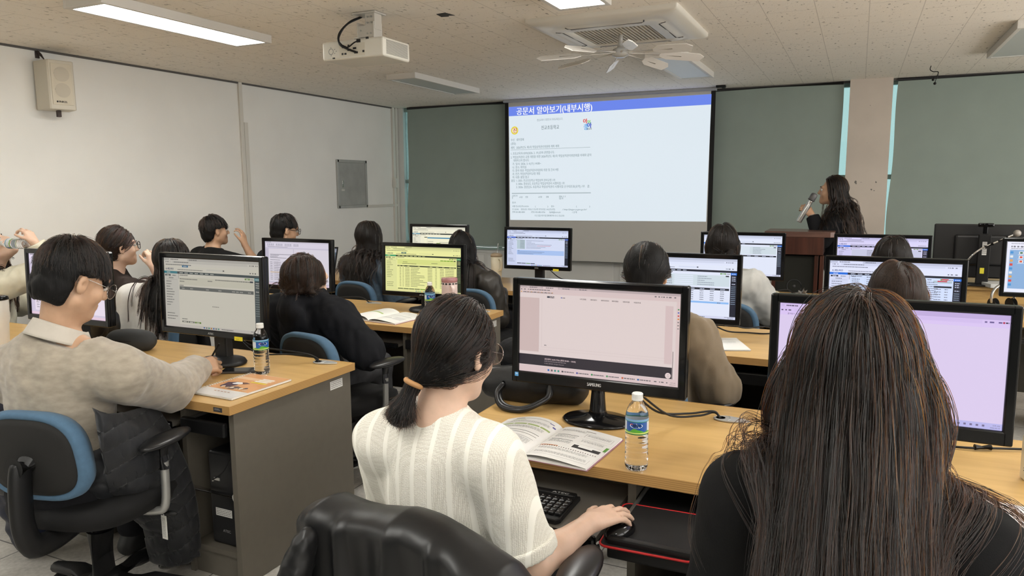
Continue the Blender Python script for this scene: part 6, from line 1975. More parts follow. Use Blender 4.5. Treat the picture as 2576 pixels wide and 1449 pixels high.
P_SPEAKER = person('woman in a black suit with long wavy hair speaking into a silver microphone', (-0.13, 6.86, 0.88), (-0.145, 6.80, 1.300), (-0.205, 6.79, 1.470), 86, 4, 0, 85, 0.97, 0.36, standing=True,
       arms={'L': ((-0.26, 6.62, 1.07), (-0.345, 6.665, 1.268), V(-0.62, 0.0, 0.62), V(0.30, -0.90, 0.30), (1.25, 1.2, 1.15, 1.0), 0.9),
             'R': ((-0.16, 7.02, 1.03), (-0.28, 6.98, 0.82), V(-0.5, 0, -0.8), V(0, 1, 0), (0.6, 0.6, 0.6, 0.6), 0.5)},
       shirt=dict(name='suit_jacket', mat=NAVY_SUIT, sleeve=1.0, g=0.016, loose=0.016, hem=0.14, neck=0.02), trousers=(BLACK_PANTS,), skin_m=SKIN_TAN, vox=0.008, detail=True, seed=141, ears=False,
       hair=dict(style='long', col='dark', n=6500, len=0.56, seg=26, r=0.0014, layer=(0.003, 0.013), drift=0.07, fall=V(0.25, 0.05, 0), back=1.5, temple=-0.012, wave=0.22, wavef=45.0, part=0.0, hairline=0.065, hugz=-0.02))
b = MB(); p0, p1 = V(-0.345, 6.665, 1.268), V(-0.26, 6.62, 1.07); ax = unit(p1 - p0)
b.tube([tuple(p0 + ax * k - np.array(P_SPEAKER.location)) for k in (0.0, 0.022, 0.048)], [0.033, 0.035, 0.037], 18); b.build('shirt_cuff', WHITE_TOP, P_SPEAKER)
# ------------------------------------------------------------------ a chair for everyone
CH = [(-2.405, 1.635, 13, 'office chair with blue-rimmed backrest under the man in beige, padded jacket on it'),
      (-0.80, 1.44, 3, 'office chair beneath the woman in cream knit, hidden by a shiny black jacket'),
      (0.06, 1.47, -2, 'office chair of the woman in the black sweater, armrests showing at the bottom edge'),
      (-2.36, 2.99, -8, 'office chair with blue-rimmed back behind the woman in the black hooded sweatshirt'),
      (-4.38, 3.22, -10, 'office chair of the woman in dark brown, black armrest showing'),
      (-3.83, 3.08, 105, 'office chair under the plaid skirt, mostly hidden'),
      (-5.02, 2.85, -20, 'office chair of the woman drinking, at the left edge'),
      (-4.98, 4.62, -6, 'office chair of the man in the black T-shirt, hidden behind the desks'),
      (-4.26, 4.72, 0, 'office chair of the man with dark-rimmed glasses, hidden behind the monitors'),
      (-3.38, 4.70, -4, 'office chair with blue-rimmed back behind the woman in blue denim'),
      (-2.40, 4.68, 0, 'office chair with blue-rimmed back behind the woman in leather'),
      (-0.72, 2.98, -4, 'office chair of the woman in tan, black armrest beside her elbow'),
      (-0.66, 4.76, -6, 'office chair of the woman in the pale grey hood, blue rim showing beside a monitor'),
      (0.20, 4.80, 0, 'office chair of the dark-haired person above the drop-down menu, hidden'),
      (0.15, 3.10, 0, 'office chair of the reddish-brown-haired person, hidden behind a monitor')]
chair0 = make_chair(CH[0][3])
chair0.location = (CH[0][0], CH[0][1], 0); chair0.rotation_euler.z = math.radians(CH[0][2])
for x, y, a, l in CH[1:]:
    dup(chair0, (x, y, 0), math.radians(a), l)
b = MB(); b.tube(bez([(0.225, 0.03, 0.395), (0.235, 0.035, 0.385), (0.24, 0.03, 0.37)], 3), 0.0022, 6); 
b.M = Matrix.Translation((0.24, 0.03, 0.325)) @ Matrix.Rotation(math.radians(-15), 4, 'Z') @ Matrix.Rotation(PI / 2, 4, 'X'); b.col = (0.72, 0.71, 0.68); b.box((0, 0, 0), (0.026, 0.088, 0.002)); b.M = b.M @ Matrix.Translation((0, 0, 0.0012)) @ Matrix.Rotation(PI / 2, 4, 'Z'); label_plate(b, 0.082, 0.02, 3)
b.build('hang_tag', PRINT, chair0)
# ------------------------------------------------------------------ things on and about the desks
def curved_text(mb, s, r, z, h, a0, w=None, bold=0.0, col=(0, 0, 0), dr=0.0006):
    """Lettering wrapped round a cylinder of radius R, centred on angle A0."""
    v, f, tw = text_geo(s)
    k = h / 0.73; kx = w / tw if w else k
    mb.col = col
    for dx in ([0] if not bold else [-bold, bold]):
        mb.add([((r + dr) * math.cos(a0 + (q[0] * kx - tw * kx / 2 + dx) / r), (r + dr) * math.sin(a0 + (q[0] * kx - tw * kx / 2 + dx) / r), z + q[1] * k) for q in v], f, False)
PET = mat('clear_bottle', (0.97, 0.98, 1.0), 0.03, trans=1.0, ior=1.33)
CAPW = mat('bottle_cap', (0.80, 0.80, 0.78), 0.4)
def bottle(label, x, y, facing, rot=None, z=DT):
    t = thing('water_bottle', label, 'bottle', (x, y, z), facing, 'clear half-litre water bottles')
    if rot:
        t.rotation_euler = rot
    b = MB()
    prof = [(0.0, 0.004), (0.022, 0.001), (0.0300, 0.004), (0.0325, 0.014)]
    zz = 0.016
    for k in range(6):
        prof += [(0.0325, zz + 0.004), (0.0305, zz + 0.009), (0.0325, zz + 0.0135)]; zz += 0.0145
    prof += [(0.0325, 0.108), (0.0320, 0.110), (0.0320, 0.152), (0.0322, 0.156), (0.0300, 0.168), (0.0240, 0.184), (0.0160, 0.196), (0.0125, 0.202), (0.0125, 0.212)]
    b.lathe(prof, 36); b.build('bottle_body', PET, t)
    b = MB(); n = 40
    b.lathe([(0.0, 0.200), (0.0152, 0.200), (0.0155, 0.203), (0.0152, 0.2185), (0.0135, 0.2205), (0.0, 0.2205)], n)
    for k in range(40):
        a = 2 * PI * k / 40
        b.tube([(0.0153 * math.cos(a), 0.0153 * math.sin(a), 0.204), (0.0153 * math.cos(a), 0.0153 * math.sin(a), 0.218)], 0.0005, 4)
    b.build('cap', CAPW, t)
    b = MB(); R_ = 0.03255; z0, z1 = 0.1085, 0.1525; m = 72
    for i in range(m):
        a0, a1 = 2 * PI * i / m, 2 * PI * (i + 1) / m
        front = abs(((a0 + PI / 2 + PI) % (2 * PI)) - PI) < 1.0
        hill = 0.010 + 0.008 * math.exp(-((((a0 + PI / 2 + PI) % (2 * PI)) - PI + 0.1) / 0.35) ** 2) + 0.0015 * math.sin(a0 * 9)
        rows = [(0, 0.003, srgb(30, 110, 60)), (0.003, 0.0065, srgb(205, 215, 120)), (0.0065, hill, srgb(90, 165, 50)), (hill, 0.036, srgb(30, 85, 160) if front else srgb(205, 215, 225)), (0.036, 0.0378, srgb(40, 130, 90)), (0.0378, 0.044, srgb(120, 165, 205))]
        for za, zb, c in rows:
            b.col = c
            b.add([(R_ * math.cos(a0), R_ * math.sin(a0), z0 + za), (R_ * math.cos(a1), R_ * math.sin(a1), z0 + za), (R_ * math.cos(a1), R_ * math.sin(a1), z0 + zb), (R_ * math.cos(a0), R_ * math.sin(a0), z0 + zb)], [(0, 1, 2, 3)], True)
    fa = -PI / 2; b.col = (0.85, 0.85, 0.85); rr = R_ + 0.0003
    b.add([(rr * math.cos(fa + 0.56 * math.cos(q)), rr * math.sin(fa + 0.56 * math.cos(q)), z0 + 0.0265 + 0.0068 * math.sin(q)) for q in [2 * PI * k / 28 for k in range(28)]], [tuple(range(28))], False)
    curved_text(b, '삼다수', R_, z0 + 0.0225, 0.0078, fa + 0.06, 0.024, 0.0004, (0.01, 0.012, 0.03))
    curved_text(b, '제주', R_, z0 + 0.0285, 0.0035, fa - 0.40, None, 0.0002, srgb(200, 50, 40))
    # side of the label: fine print and bars
    for k in range(7):
        b.col = srgb(120, 130, 140); aa = fa + 1.5
        b.add([((R_ + 0.0003) * math.cos(q), (R_ + 0.0003) * math.sin(q), z0 + zz_) for q, zz_ in ((aa, 0.018 + k * 0.0022), (aa + 0.5, 0.018 + k * 0.0022), (aa + 0.5, 0.0188 + k * 0.0022), (aa, 0.0188 + k * 0.0022))], [(0, 1, 2, 3)], False)
    b.build('wrap_label', PRINT_GLOSS, t)
    return t
bottle('clear water bottle with blue and green label beside the open textbook, foreground', -0.528, 1.945, math.radians(12))
bottle('clear water bottle standing beside the spiral notebook and phone', -2.282, 2.335, math.radians(62))
bottle('clear water bottle beside the pink tumbler, before the yellow-tinted monitor', -2.327, 3.790, math.radians(48))
bottle('water bottle held to the lips of the woman drinking', -4.665, 2.86, 0, (PI * 0.5, math.radians(12), math.radians(-83)), 1.185)

def cup(name, label, x, y, prof, m, lid=None, handle=None, z=DT, rotz=0.0, straw=None):
    t = thing(name, label, 'tumbler', (x, y, z), rotz)
    b = MB(); b.lathe(prof, 32); b.build('cup', m, t)
    if lid:
        b = MB(); b.lathe(lid[0], 32); b.build('lid', lid[1], t)
    if handle:
        b = MB(); b.tube(bez(handle, 6), 0.011, 10, flat=0.7); b.build('handle', m, t)
    if straw:
        b = MB(); b.tube(straw, 0.004, 8); b.build('straw', CLEAR, t)
    return t
PINK = mat('pale_pink_enamel', (0.66, 0.52, 0.49), 0.35)
ROSE = mat('clear_rose_lid', (0.55, 0.25, 0.28), 0.15, trans=0.5)
t = cup('tumbler', 'pale pink handled tumbler with clear rosy lid, beside the yellow-tinted monitor', -2.215, 3.835, [(0.0, 0.0), (0.036, 0.0), (0.038, 0.004), (0.045, 0.10), (0.048, 0.115), (0.0485, 0.215), (0.047, 0.222)], PINK,
        ([(0.0, 0.222), (0.0480, 0.222), (0.050, 0.226), (0.050, 0.242), (0.046, 0.248), (0.03, 0.250), (0.0, 0.250)], ROSE), [(0.0, -0.046, 0.20), (0.0, -0.070, 0.20), (0.0, -0.082, 0.185), (0.0, -0.078, 0.15), (0.0, -0.07, 0.12), (0.0, -0.046, 0.115)], rotz=math.radians(45))
b = MB()
for k in range(14):
    a = 2 * PI * k / 14
    b.M = Matrix.Rotation(a, 4, 'Z'); b.col = (0.03, 0.03, 0.03); b.box((0.0486, 0, 0.214), (0.001, 0.014, 0.010)); 
b.build('dotted_band', PRINT_GLOSS, t)
CREAM_E = mat('cream_enamel', (0.62, 0.56, 0.42), 0.4)
cup('tumbler', 'cream handled tumbler with a straw beside the black-haired woman in leather', -2.68, 5.42, [(0.0, 0.0), (0.036, 0.0), (0.046, 0.11), (0.048, 0.22)], CREAM_E, ([(0.0, 0.22), (0.049, 0.22), (0.049, 0.24), (0.03, 0.25), (0.0, 0.25)], mat('lid_tan', (0.35, 0.27, 0.18), 0.4)),
    [(0.046, 0.0, 0.20), (0.075, 0.0, 0.20), (0.085, 0.0, 0.17), (0.078, 0.0, 0.12), (0.046, 0.0, 0.11)], straw=[(0.01, 0.0, 0.245), (0.03, 0.0, 0.33)], rotz=-0.6)
cup('tumbler', 'tall white tumbler with black lid at the left edge', -3.905, 2.215, [(0.0, 0.0), (0.036, 0.0), (0.038, 0.006), (0.044, 0.12), (0.050, 0.145), (0.050, 0.235), (0.048, 0.24)], mat('white_enamel', (0.74, 0.71, 0.66), 0.35), ([(0.0, 0.24), (0.050, 0.24), (0.052, 0.246), (0.050, 0.258), (0.03, 0.262), (0.0, 0.26)], GLOSS_BLACK))
# cream can at the right edge
t = thing('drink_can', 'cream drink can with small dark print at the right edge', 'can', (0.462, 2.30, DT), 0.3)
b = MB(); b.lathe([(0.0, 0.002), (0.022, 0.0), (0.028, 0.008), (0.0285, 0.118), (0.024, 0.128)], 32); b.build('can_body', mat('cream_print', (0.66, 0.60, 0.46), 0.4), t)
b = MB(); b.lathe([(0.024, 0.128), (0.0255, 0.130), (0.0235, 0.130), (0.022, 0.126), (0.0, 0.126)], 32); b.build('lid', SILVER, t)
b = MB()
for k, s_ in enumerate(('곡물', '라떼', '음료', '275ml')):
    curved_text(b, s_, 0.0285, 0.095 - k * 0.022, 0.010, -2.3, None, 0.0002, (0.10, 0.08, 0.06))
b.build('lettering', PRINT, t)

# ---- books and papers
PAPER = mat('paper', (0.76, 0.75, 0.72), 0.8)
def sheet_bend(b, fn, nu, nv, marks):
    """White page surface with printed marks (u0, v0, u1, v1, colour)."""
    b.col = (0.76, 0.755, 0.735)
    b.grid(fn, nu, nv)
    for k, (u0, v0, u1, v1, c) in enumerate(marks):
        b.col = c
        ku = max(1, int((u1 - u0) * 22)); kv = max(1, int((v1 - v0) * 8))
        def g(u, v, u0=u0, v0=v0, u1=u1, v1=v1):
            p = fn(u0 + (u1 - u0) * u, v0 + (v1 - v0) * v)
            return (p[0], p[1], p[2] + 0.0006)
        b.grid(g, ku, kv)
GREY_INK = (0.30, 0.30, 0.30)
def text_block(u0, v0, u1, rows, dv=0.014, rnd=random):
    out = []
    for r in range(rows):
        u = u0
        while u < u1:
            l = rnd.uniform(0.02, 0.06)
            out.append((u, v0 - r * dv, min(u + l, u1), v0 - r * dv + 0.0055, (0.42, 0.42, 0.42)))
            u += l + 0.012
    return out
def open_book(label, x, y, ang, marks_l, marks_r, w=0.205, h=0.285, lift=0.016):
    t = thing('textbook', label, 'book', (x, y, DT), math.radians(ang))
    def page(sx):
        def fn(u, v):
            d = u * w
            z = 0.007 + lift * (math.sin(min(1, u * 1.15) * PI) ** 0.8 if sx < 0 else 0.45 * math.sin(min(1.0, u * 1.6 + 0.02) * PI) * (1 if u < 0.62 else 0.0) + 0.004 * (1 - u))
            if sx < 0:
                z = 0.007 + lift * 1.6 * math.sin(u ** 0.75 * PI) ** 0.9
            else:
                z = 0.007 + lift * 0.75 * math.sin((u ** 0.6) * PI) ** 1.0
            return (sx * d, -h / 2 + v * h, z)
        return fn
    for sx, marks, nm in ((-1, marks_l, 'left_page'), (1, marks_r, 'right_page')):
        b = MB(); f0 = page(sx)
        fn = f0 if sx > 0 else (lambda u, v: f0(1 - u, v))
        sheet_bend(b, fn, 24, 6, marks)
        b.build(nm, PRINT, t)
    b = MB()
    for sx in (-1, 1):
        b.slab([(0, -h / 2), (sx * w, -h / 2), (sx * w, h / 2), (0, h / 2)][::sx], 0.0015, 0.006)
    b.build('page_block', PAPER, t)
    b = MB(); b.box((0, 0, 0.0008), (2 * w + 0.008, h + 0.004, 0.0014)); b.build('cover', mat('book_cover', (0.35, 0.16, 0.22), 0.5), t)
    return t
GR, DK = srgb(165, 185, 120), (0.03, 0.03, 0.03)
L_marks = [(0.22, 0.92, 0.38, 0.935, DK), (0.40, 0.925, 0.85, 0.932, GREY_INK), (0.20, 0.86, 0.44, 0.872, GR)] + text_block(0.12, 0.83, 0.9, 4) + [(0.10, 0.70, 0.32, 0.735, GR), (0.34, 0.70, 0.56, 0.735, GR), (0.58, 0.70, 0.78, 0.735, GR), (0.80, 0.70, 0.96, 0.735, GR)] + text_block(0.12, 0.66, 0.9, 5) + [(0.12, 0.50, 0.92, 0.508, DK), (0.12, 0.44, 0.92, 0.446, DK), (0.12, 0.36, 0.92, 0.366, GREY_INK)] + text_block(0.14, 0.33, 0.9, 8) + [(0.84, 0.90, 0.92, 0.915, srgb(80, 80, 140)), (0.92, 0.84, 0.97, 0.87, srgb(100, 100, 160))]
R_marks = text_block(0.08, 0.90, 0.48, 4) + [(0.46, 0.915, 0.62, 0.925, DK), (0.52, 0.86, 0.95, 0.862, GREY_INK), (0.52, 0.74, 0.95, 0.742, GREY_INK), (0.52, 0.74, 0.524, 0.862, GREY_INK), (0.946, 0.74, 0.95, 0.862, GREY_INK)] + text_block(0.55, 0.83, 0.92, 4) + [(0.10, 0.72, 0.45, 0.728, DK), (0.10, 0.56, 0.45, 0.568, DK)] + text_block(0.10, 0.69, 0.44, 5) + text_block(0.10, 0.53, 0.44, 5) + [(0.53, 0.68, 0.93, 0.682, GREY_INK), (0.53, 0.53, 0.93, 0.532, GREY_INK)] + text_block(0.55, 0.65, 0.90, 4) + \
    [(0.52, 0.40, 0.95, 0.445, DK), (0.52, 0.445, 0.60, 0.49, DK), (0.82, 0.445, 0.95, 0.475, DK), (0.955, 0.50, 1.0, 0.62, srgb(90, 145, 60)), (0.06, 0.345, 0.34, 0.362, srgb(200, 120, 60))] + [(0.06 + k * 0.038, 0.325 + 0.0, 0.075 + k * 0.038, 0.342, (0.12, 0.10, 0.09)) for k in range(24)] + text_block(0.08, 0.29, 0.85, 4) + [(0.06, 0.08, 0.94, 0.083, GREY_INK), (0.06, 0.08, 0.063, 0.20, GREY_INK), (0.937, 0.08, 0.94, 0.20, GREY_INK)] + text_block(0.10, 0.17, 0.9, 4)
open_book('open textbook with green diagrams beside the woman in cream knit', -0.845, 2.025, -4, L_marks, R_marks)
open_book('open textbook on the desk before the yellow-tinted monitor', -2.585, 3.680, -7, text_block(0.1, 0.9, 0.9, 12, 0.03) + [(0.1, 0.50, 0.9, 0.56, GR)], text_block(0.1, 0.92, 0.9, 8, 0.03) + [(0.1, 0.60, 0.9, 0.62, GREY_INK), (0.1, 0.30, 0.5, 0.33, GREY_INK), (0.55, 0.25, 0.9, 0.45, (0.6, 0.6, 0.6))] + text_block(0.1, 0.55, 0.9, 6, 0.03))

# spiral-bound notebook with an orange printed cover
t = thing('spiral_notebook', 'spiral-bound booklet with orange printed cover on the nearest left desk', 'notebook', (-2.200, 2.138, DT), math.radians(-2))
b = MB(); b.box((0, 0, 0.004), (0.226, 0.312, 0.007), 0.001); b.build('pages', PAPER, t)
b = MB(); W2, H2 = 0.113, 0.156
b.col = (0.74, 0.73, 0.72); b.quad(-W2, -H2, W2, H2, 0.0082)
b.col = srgb(225, 165, 110); b.quad(-W2 + 0.004, -0.075, W2 - 0.002, H2 - 0.002, 0.0084)
b.col = srgb(238, 200, 160); b.quad(-W2 + 0.004, 0.07, W2 - 0.03, 0.10, 0.0085)
def blob(cx, cy, rx, ry, c, z, n=18, ph=0.0):
    b.col = c; b.poly([(cx + rx * math.cos(a) * (0.85 + 0.2 * math.sin(3 * a + ph)), cy + ry * math.sin(a) * (0.9 + 0.15 * math.cos(4 * a + ph))) for a in [2 * PI * k / n for k in range(n)]], z)
blob(-0.055, -0.012, 0.038, 0.040, srgb(95, 75, 90), 0.0087, ph=1); blob(-0.035, 0.012, 0.026, 0.018, srgb(235, 235, 240), 0.0089, ph=2); blob(-0.01, 0.02, 0.03, 0.014, srgb(120, 80, 70), 0.0088); blob(0.0, -0.045, 0.06, 0.020, srgb(120, 100, 95), 0.0088, ph=.5)
for k in range(9):
    blob(-0.055 + k * 0.016, -0.045 + 0.012 * math.sin(k * 2.1), 0.010, 0.011, (srgb(235, 225, 210), srgb(90, 75, 85), srgb(210, 180, 150))[k % 3], 0.0090 + k * 0.00003, 10, k)
b.col = srgb(245, 222, 80); b.quad(0.0, 0.040, 0.085, 0.052, 0.0091)
b.col = srgb(250, 245, 235)
for k in range(3):
    b.quad(0.005 + 0.004 * k, 0.058 + k * 0.018, 0.075, 0.070 + k * 0.018, 0.0091)
for k in range(5):
    b.col = srgb(180, 120, 80); b.quad(-0.04 + k * 0.018, -0.105, -0.028 + k * 0.018, -0.100, 0.0086)
b.build('front_cover', PRINT_GLOSS, t)
for k in range(26):
    b = MB(); yy = -0.148 + k * 0.296 / 25
    b.tube([(-0.110 + 0.0065 * math.cos(a), yy, 0.006 + 0.0065 * math.sin(a)) for a in [2 * PI * q / 12 for q in range(12)]], 0.0011, 5, closed=True)
    b.build('binding_ring', mat('white_ring', (0.66, 0.66, 0.64), 0.35), t)

def paper_stack(label, x, y, ang, w, h, n, cat='paper', name='paper_sheets', marks=True, seed=1):
    t = thing(name, label, cat, (x, y, DT), math.radians(ang))
    r = random.Random(seed)
    b = MB(); b.col = (0.76, 0.755, 0.735)
    for k in range(n):
        b.M = Matrix.Translation((r.uniform(-1, 1) * 0.004, r.uniform(-1, 1) * 0.004, 0.0008 + k * 0.0012)) @ Matrix.Rotation(r.uniform(-1, 1) * 0.03, 4, 'Z')
        b.box((0, 0, 0), (w, h, 0.0009))
    z = 0.0008 + n * 0.0012
    b.M = Matrix.Identity(4); b.box((0, 0, z), (w, h, 0.0008))
    if marks:
        for u0, v0, u1, v1, c in text_block(0.10, 0.86, 0.85, 9, 0.045, r) + [(0.42, 0.62, 0.86, 0.632, DK)]:
            b.col = c; b.quad((u0 - 0.5) * w, (v0 - 0.5) * h, (u1 - 0.5) * w, (v1 - 0.5) * h, z + 0.0006)
    b.build('sheets', PRINT, t)
    return t
paper_stack('stapled printed papers on the desk beside the woman in tan', -0.575, 3.715, 22, 0.20, 0.285, 4, seed=3)
paper_stack('white sheets under the sleeve of the man in beige', -2.640, 2.16, 24, 0.17, 0.24, 2, marks=False, seed=4)
paper_stack('blank white paper under the right elbow of the woman in black', 0.335, 1.975, -14, 0.18, 0.257, 1, marks=False, seed=5)
paper_stack('white papers under the dark clipboard', -3.50, 3.66, -10, 0.21, 0.29, 3, seed=6)
b = MB(); b.M = Matrix.Rotation(math.radians(-22), 4, 'Z') @ Matrix.Rotation(math.radians(3), 4, 'X'); b.box((0, 0, 0), (0.24, 0.32, 0.010), 0.004)
tag(b.build('clipboard', mat('charcoal_cover', (0.045, 0.046, 0.05), 0.55), None, (-3.36, 3.70, DT + 0.022)), 'dark grey folder lying on papers left of the woman in black hood', 'folder')
b = MB(); b.M = Matrix.Rotation(0.5, 4, 'Z'); b.grid(lambda u, v: (-0.07 + 0.14 * u, -0.05 + 0.10 * v, 0.012 + 0.022 * math.sin(u * PI) * math.sin(v * PI) ** 0.5 + 0.004 * math.sin(u * 19 + v * 7)), 20, 14); b.grid(lambda u, v: (0.07 - 0.14 * u, -0.05 + 0.10 * v, 0.004), 2, 2)
tag(b.build('snack_packet', mat('red_foil', (0.42, 0.02, 0.035), 0.3, noise=0.5, nscale=14), None, (-3.55, 3.84, DT)), 'red snack packet behind the dark grey folder', 'snack packet')
t = thing('glass_jar', 'small clear plastic cup with water left of the hooded woman', 'cup', (-3.62, 3.97, DT))
b = MB(); b.lathe([(0.0, 0.003), (0.026, 0.0), (0.028, 0.005), (0.034, 0.03), (0.031, 0.04), (0.036, 0.06), (0.037, 0.09), (0.038, 0.092), (0.0355, 0.09), (0.034, 0.06)], 28); b.build('cup', PET, t)
t = thing('pouch', 'black zipped pouch behind the grey-tinted monitor beside the red packet', 'pouch', (-3.66, 3.74, DT), 0.4)
b = MB(); b.ball((0, 0, 0.045), (0.12, 0.07, 0.045), 10); b.build('pouch_body', mat('pouch_nylon', (0.012, 0.012, 0.013), 0.5, bump=0.3, bscale=60), t)
b = MB(); b.tube(bez([(-0.10, 0, 0.07), (0, -0.01, 0.092), (0.10, 0, 0.07)]), 0.003, 6); b.build('zip', SILVER, t)
# long pen case
t = thing('pencil_case', 'long black zipped case on the nearest left desk before the monitor', 'case', (-3.225, 2.435, DT), math.radians(14))
F = Field(); F.cone((-0.075, 0, 0.046), (0.075, 0, 0.046), 0.046, 0.048, 0.02); F.ell((0, 0, 0.05), (0.13, 0.060, 0.050), None, 0.03)
F.cut(lambda P, d: np.maximum(d, -P[:, 2]))
lo, hi = F.bounds(); c_ = field_mesh(F, lo, hi, 0.006, 'case_body', mat('case_cloth', (0.030, 0.032, 0.033), 0.75, bump=0.15, bscale=300), t); c_.matrix_parent_inverse = Matrix.Identity(4)
b = MB(); b.tube([(0.127 * math.cos(a), 0.062 * math.sin(a), 0.055) for a in [PI * (1 + k / 20) for k in range(21)]], 0.0022, 6); b.build('zip', BLACK, t)
# phone
t = thing('smartphone', 'black smartphone lying face up beside the water bottle and spiral notebook', 'phone', (-2.395, 2.325, DT), math.radians(-62))
b = MB(); b.box((0, 0, 0.0048), (0.076, 0.158, 0.009), 0.004, 3); b.build('phone_case', mat('phone_case', (0.05, 0.045, 0.045), 0.3), t)
b = MB(); b.box((0, 0, 0.0094), (0.070, 0.150, 0.0008), 0.0003); b.build('phone_screen', GLOSS_BLACK, t)
# pen in the fist
b = MB(); b.tube([(0, 0, 0), (0.0, 0.0, 0.13)], [0.001, 0.0048], 10); b.tube([(0, 0, 0.02), (0, 0, 0.145)], 0.0048, 10)
o = tag(b.build('pen', BLACK, None, (-2.520, 2.235, DT + 0.008), (math.radians(-12), math.radians(30), 0)), 'black pen in the fist of the man in beige', 'pen')

# ---- cable grommets with cables
def grommet(label, x, y, ang, cable, group='cable grommets in the desktops'):
    t = thing('cable_grommet', label, 'grommet', (x, y, DT), math.radians(ang), group)
    b = MB()
    pts = [(0.075 * math.cos(a) * (1.0 if math.cos(a) > 0 else 0.62), 0.030 * math.sin(a) * (1 - 0.25 * max(0, math.cos(a)))) for a in [2 * PI * k / 30 for k in range(30)]]
    b.slab(pts, 0.0, 0.005, 0.0015); b.tube(bez([(0.004, 0.026, 0.0055), (0.012, 0.0, 0.0055), (0.004, -0.026, 0.0055)]), 0.0012, 6)
    b.build('grommet_plate', mat('grommet_silver', (0.58, 0.58, 0.58), 0.3, metal=0.5), t)
    b = MB(); b.lathe([(0.0, 0.0052), (0.016, 0.0052)], 20, (-0.022, 0, 0)); b.build('grommet_hole', BLACK, t)
    for k, pts in enumerate(cable):
        b = MB(); b.tube(bez(pts, 8), 0.0038, 8)
        c = b.build('monitor_cable', BLACK)
        c['label'] = ('lower' if k else 'upper') + ' black cable running into ' + label.replace('silver cable grommet', 'the grommet')
        c['category'] = 'cable'
    return t
G0 = lambda x, y: (x, y, DT + 0.004)
grommet('silver cable grommet at the back of the nearest left desk', -2.175, 2.600, 8, [[(-2.53, 2.44, DT + 0.14), (-2.47, 2.46, DT + 0.085), (-2.36, 2.52, DT + 0.060), (-2.24, 2.56, DT + 0.045), (-2.205, 2.597, DT + 0.02), (-2.197, 2.598, DT + 0.002)], [(-2.55, 2.46, DT + 0.12), (-2.47, 2.50, DT + 0.04), (-2.33, 2.55, DT + 0.035), (-2.23, 2.585, DT + 0.030), (-2.199, 2.60, DT + 0.002)]])
grommet('silver cable grommet on the front desk, right of the bottle', -0.365, 2.500, 0, [[(-0.62, 2.26, DT + 0.12), (-0.56, 2.33, DT + 0.05), (-0.48, 2.42, DT + 0.03), (-0.41, 2.485, DT + 0.028), (-0.389, 2.497, DT + 0.002)], [(-0.60, 2.26, DT + 0.12), (-0.53, 2.36, DT + 0.035), (-0.45, 2.45, DT + 0.018), (-0.41, 2.50, DT + 0.02), (-0.386, 2.502, DT + 0.002)]])
grommet('silver cable grommet left of the yellow-tinted monitor', -3.00, 4.13, 0, [[(-3.20, 3.92, DT + 0.05), (-3.14, 4.02, DT + 0.05), (-3.07, 4.10, DT + 0.04), (-3.022, 4.13, DT + 0.002)]])
grommet('silver cable grommet at the right end of the desk with the yellow-tinted monitor', -2.16, 4.12, 0, [])
grommet('silver cable grommet far behind on the desk before the podium', -0.375, 5.72, 0, [[(-0.60, 5.52, DT + 0.05), (-0.52, 5.60, DT + 0.03), (-0.44, 5.70, DT + 0.03), (-0.397, 5.72, DT + 0.002)]])
def cable(label, pts, r=0.004):
    b = MB(); b.tube(bez(pts, 8), r, 8)
    return tag(b.build('cable', BLACK), label, 'cable')
cable('black cable lying across the desk below the yellow-stickered monitor', [(-0.68, 3.88, DT + 0.08), (-0.60, 3.98, DT + 0.02), (-0.50, 4.05, DT + 0.006), (-0.42, 4.06, DT + 0.005), (-0.33, 4.03, DT + 0.02), (-0.25, 4.05, DT + 0.006)])
cable('black cable looping behind the yellow-stickered monitor', [(-0.62, 3.88, DT + 0.10), (-0.52, 4.00, DT + 0.04), (-0.42, 4.13, DT + 0.03), (-0.33, 4.12, DT + 0.005), (-0.27, 4.09, DT + 0.005)])
cable('black cable hanging beside the empty-seat monitor stand', [(-2.18, 5.37, DT + 0.13), (-2.12, 5.45, DT + 0.06), (-2.02, 5.55, DT + 0.03), (-1.95, 5.62, DT - 0.02)])
t = thing('display_cable', 'black display cable with a bulge on the right foreground desk', 'cable', (0.2, 2.4, DT))
b = MB(); b.tube(bez([(-0.10, -0.02, 0.05), (-0.02, 0.06, 0.010), (0.06, 0.09, 0.005), (0.14, 0.10, 0.006), (0.22, 0.13, 0.006), (0.34, 0.17, 0.006)]), 0.0036, 8); b.build('cord', BLACK, t)
b = MB(); b.cyl((0.155, 0.105, 0.009), (0.198, 0.121, 0.009), 0.009, 12); b.build('ferrite_bulge', BLACK, t)

# ---- keyboard, mouse and pad at the front desk
t = thing('keyboard', 'black ATEC keyboard on the pulled-out tray of the woman in cream knit', 'keyboard', (-0.915, 1.822, 0.6205), math.radians(0))
b = MB(); b.slab([(-0.23, -0.085), (0.225, -0.085), (0.235, -0.07), (0.235, 0.085), (-0.23, 0.085)], 0.0, 0.016, 0.004); b.box((0.0, 0.078, 0.016), (0.45, 0.022, 0.012), 0.004); b.build('keyboard_body', BLACK, t)
KEY = mat('key_plastic', (0.016, 0.016, 0.017), 0.28)
b = MB()
for r in range(6):
    y = 0.052 - r * 0.0205 - (0.004 if r else 0)
    for c in range(23):
        x = -0.218 + c * 0.0195 + (0.006 if c > 14 else 0) + (0.004 if c > 17 else 0)
        if (r == 0 and c > 16) or (c in (15, 16, 17) and r in (3,)):
            continue
        b.box((x, y, 0.021), (0.0165, 0.0165, 0.009), 0.0025, 1)
b.build('keys', KEY, t)
b = MB(); b.col = srgb(190, 190, 190); b.text('ATEC', 0.155, 0.066, 0.010, 0.0226, 0.05); b.col = srgb(140, 140, 140); b.quad(0.155, 0.058, 0.222, 0.0592, 0.0226)
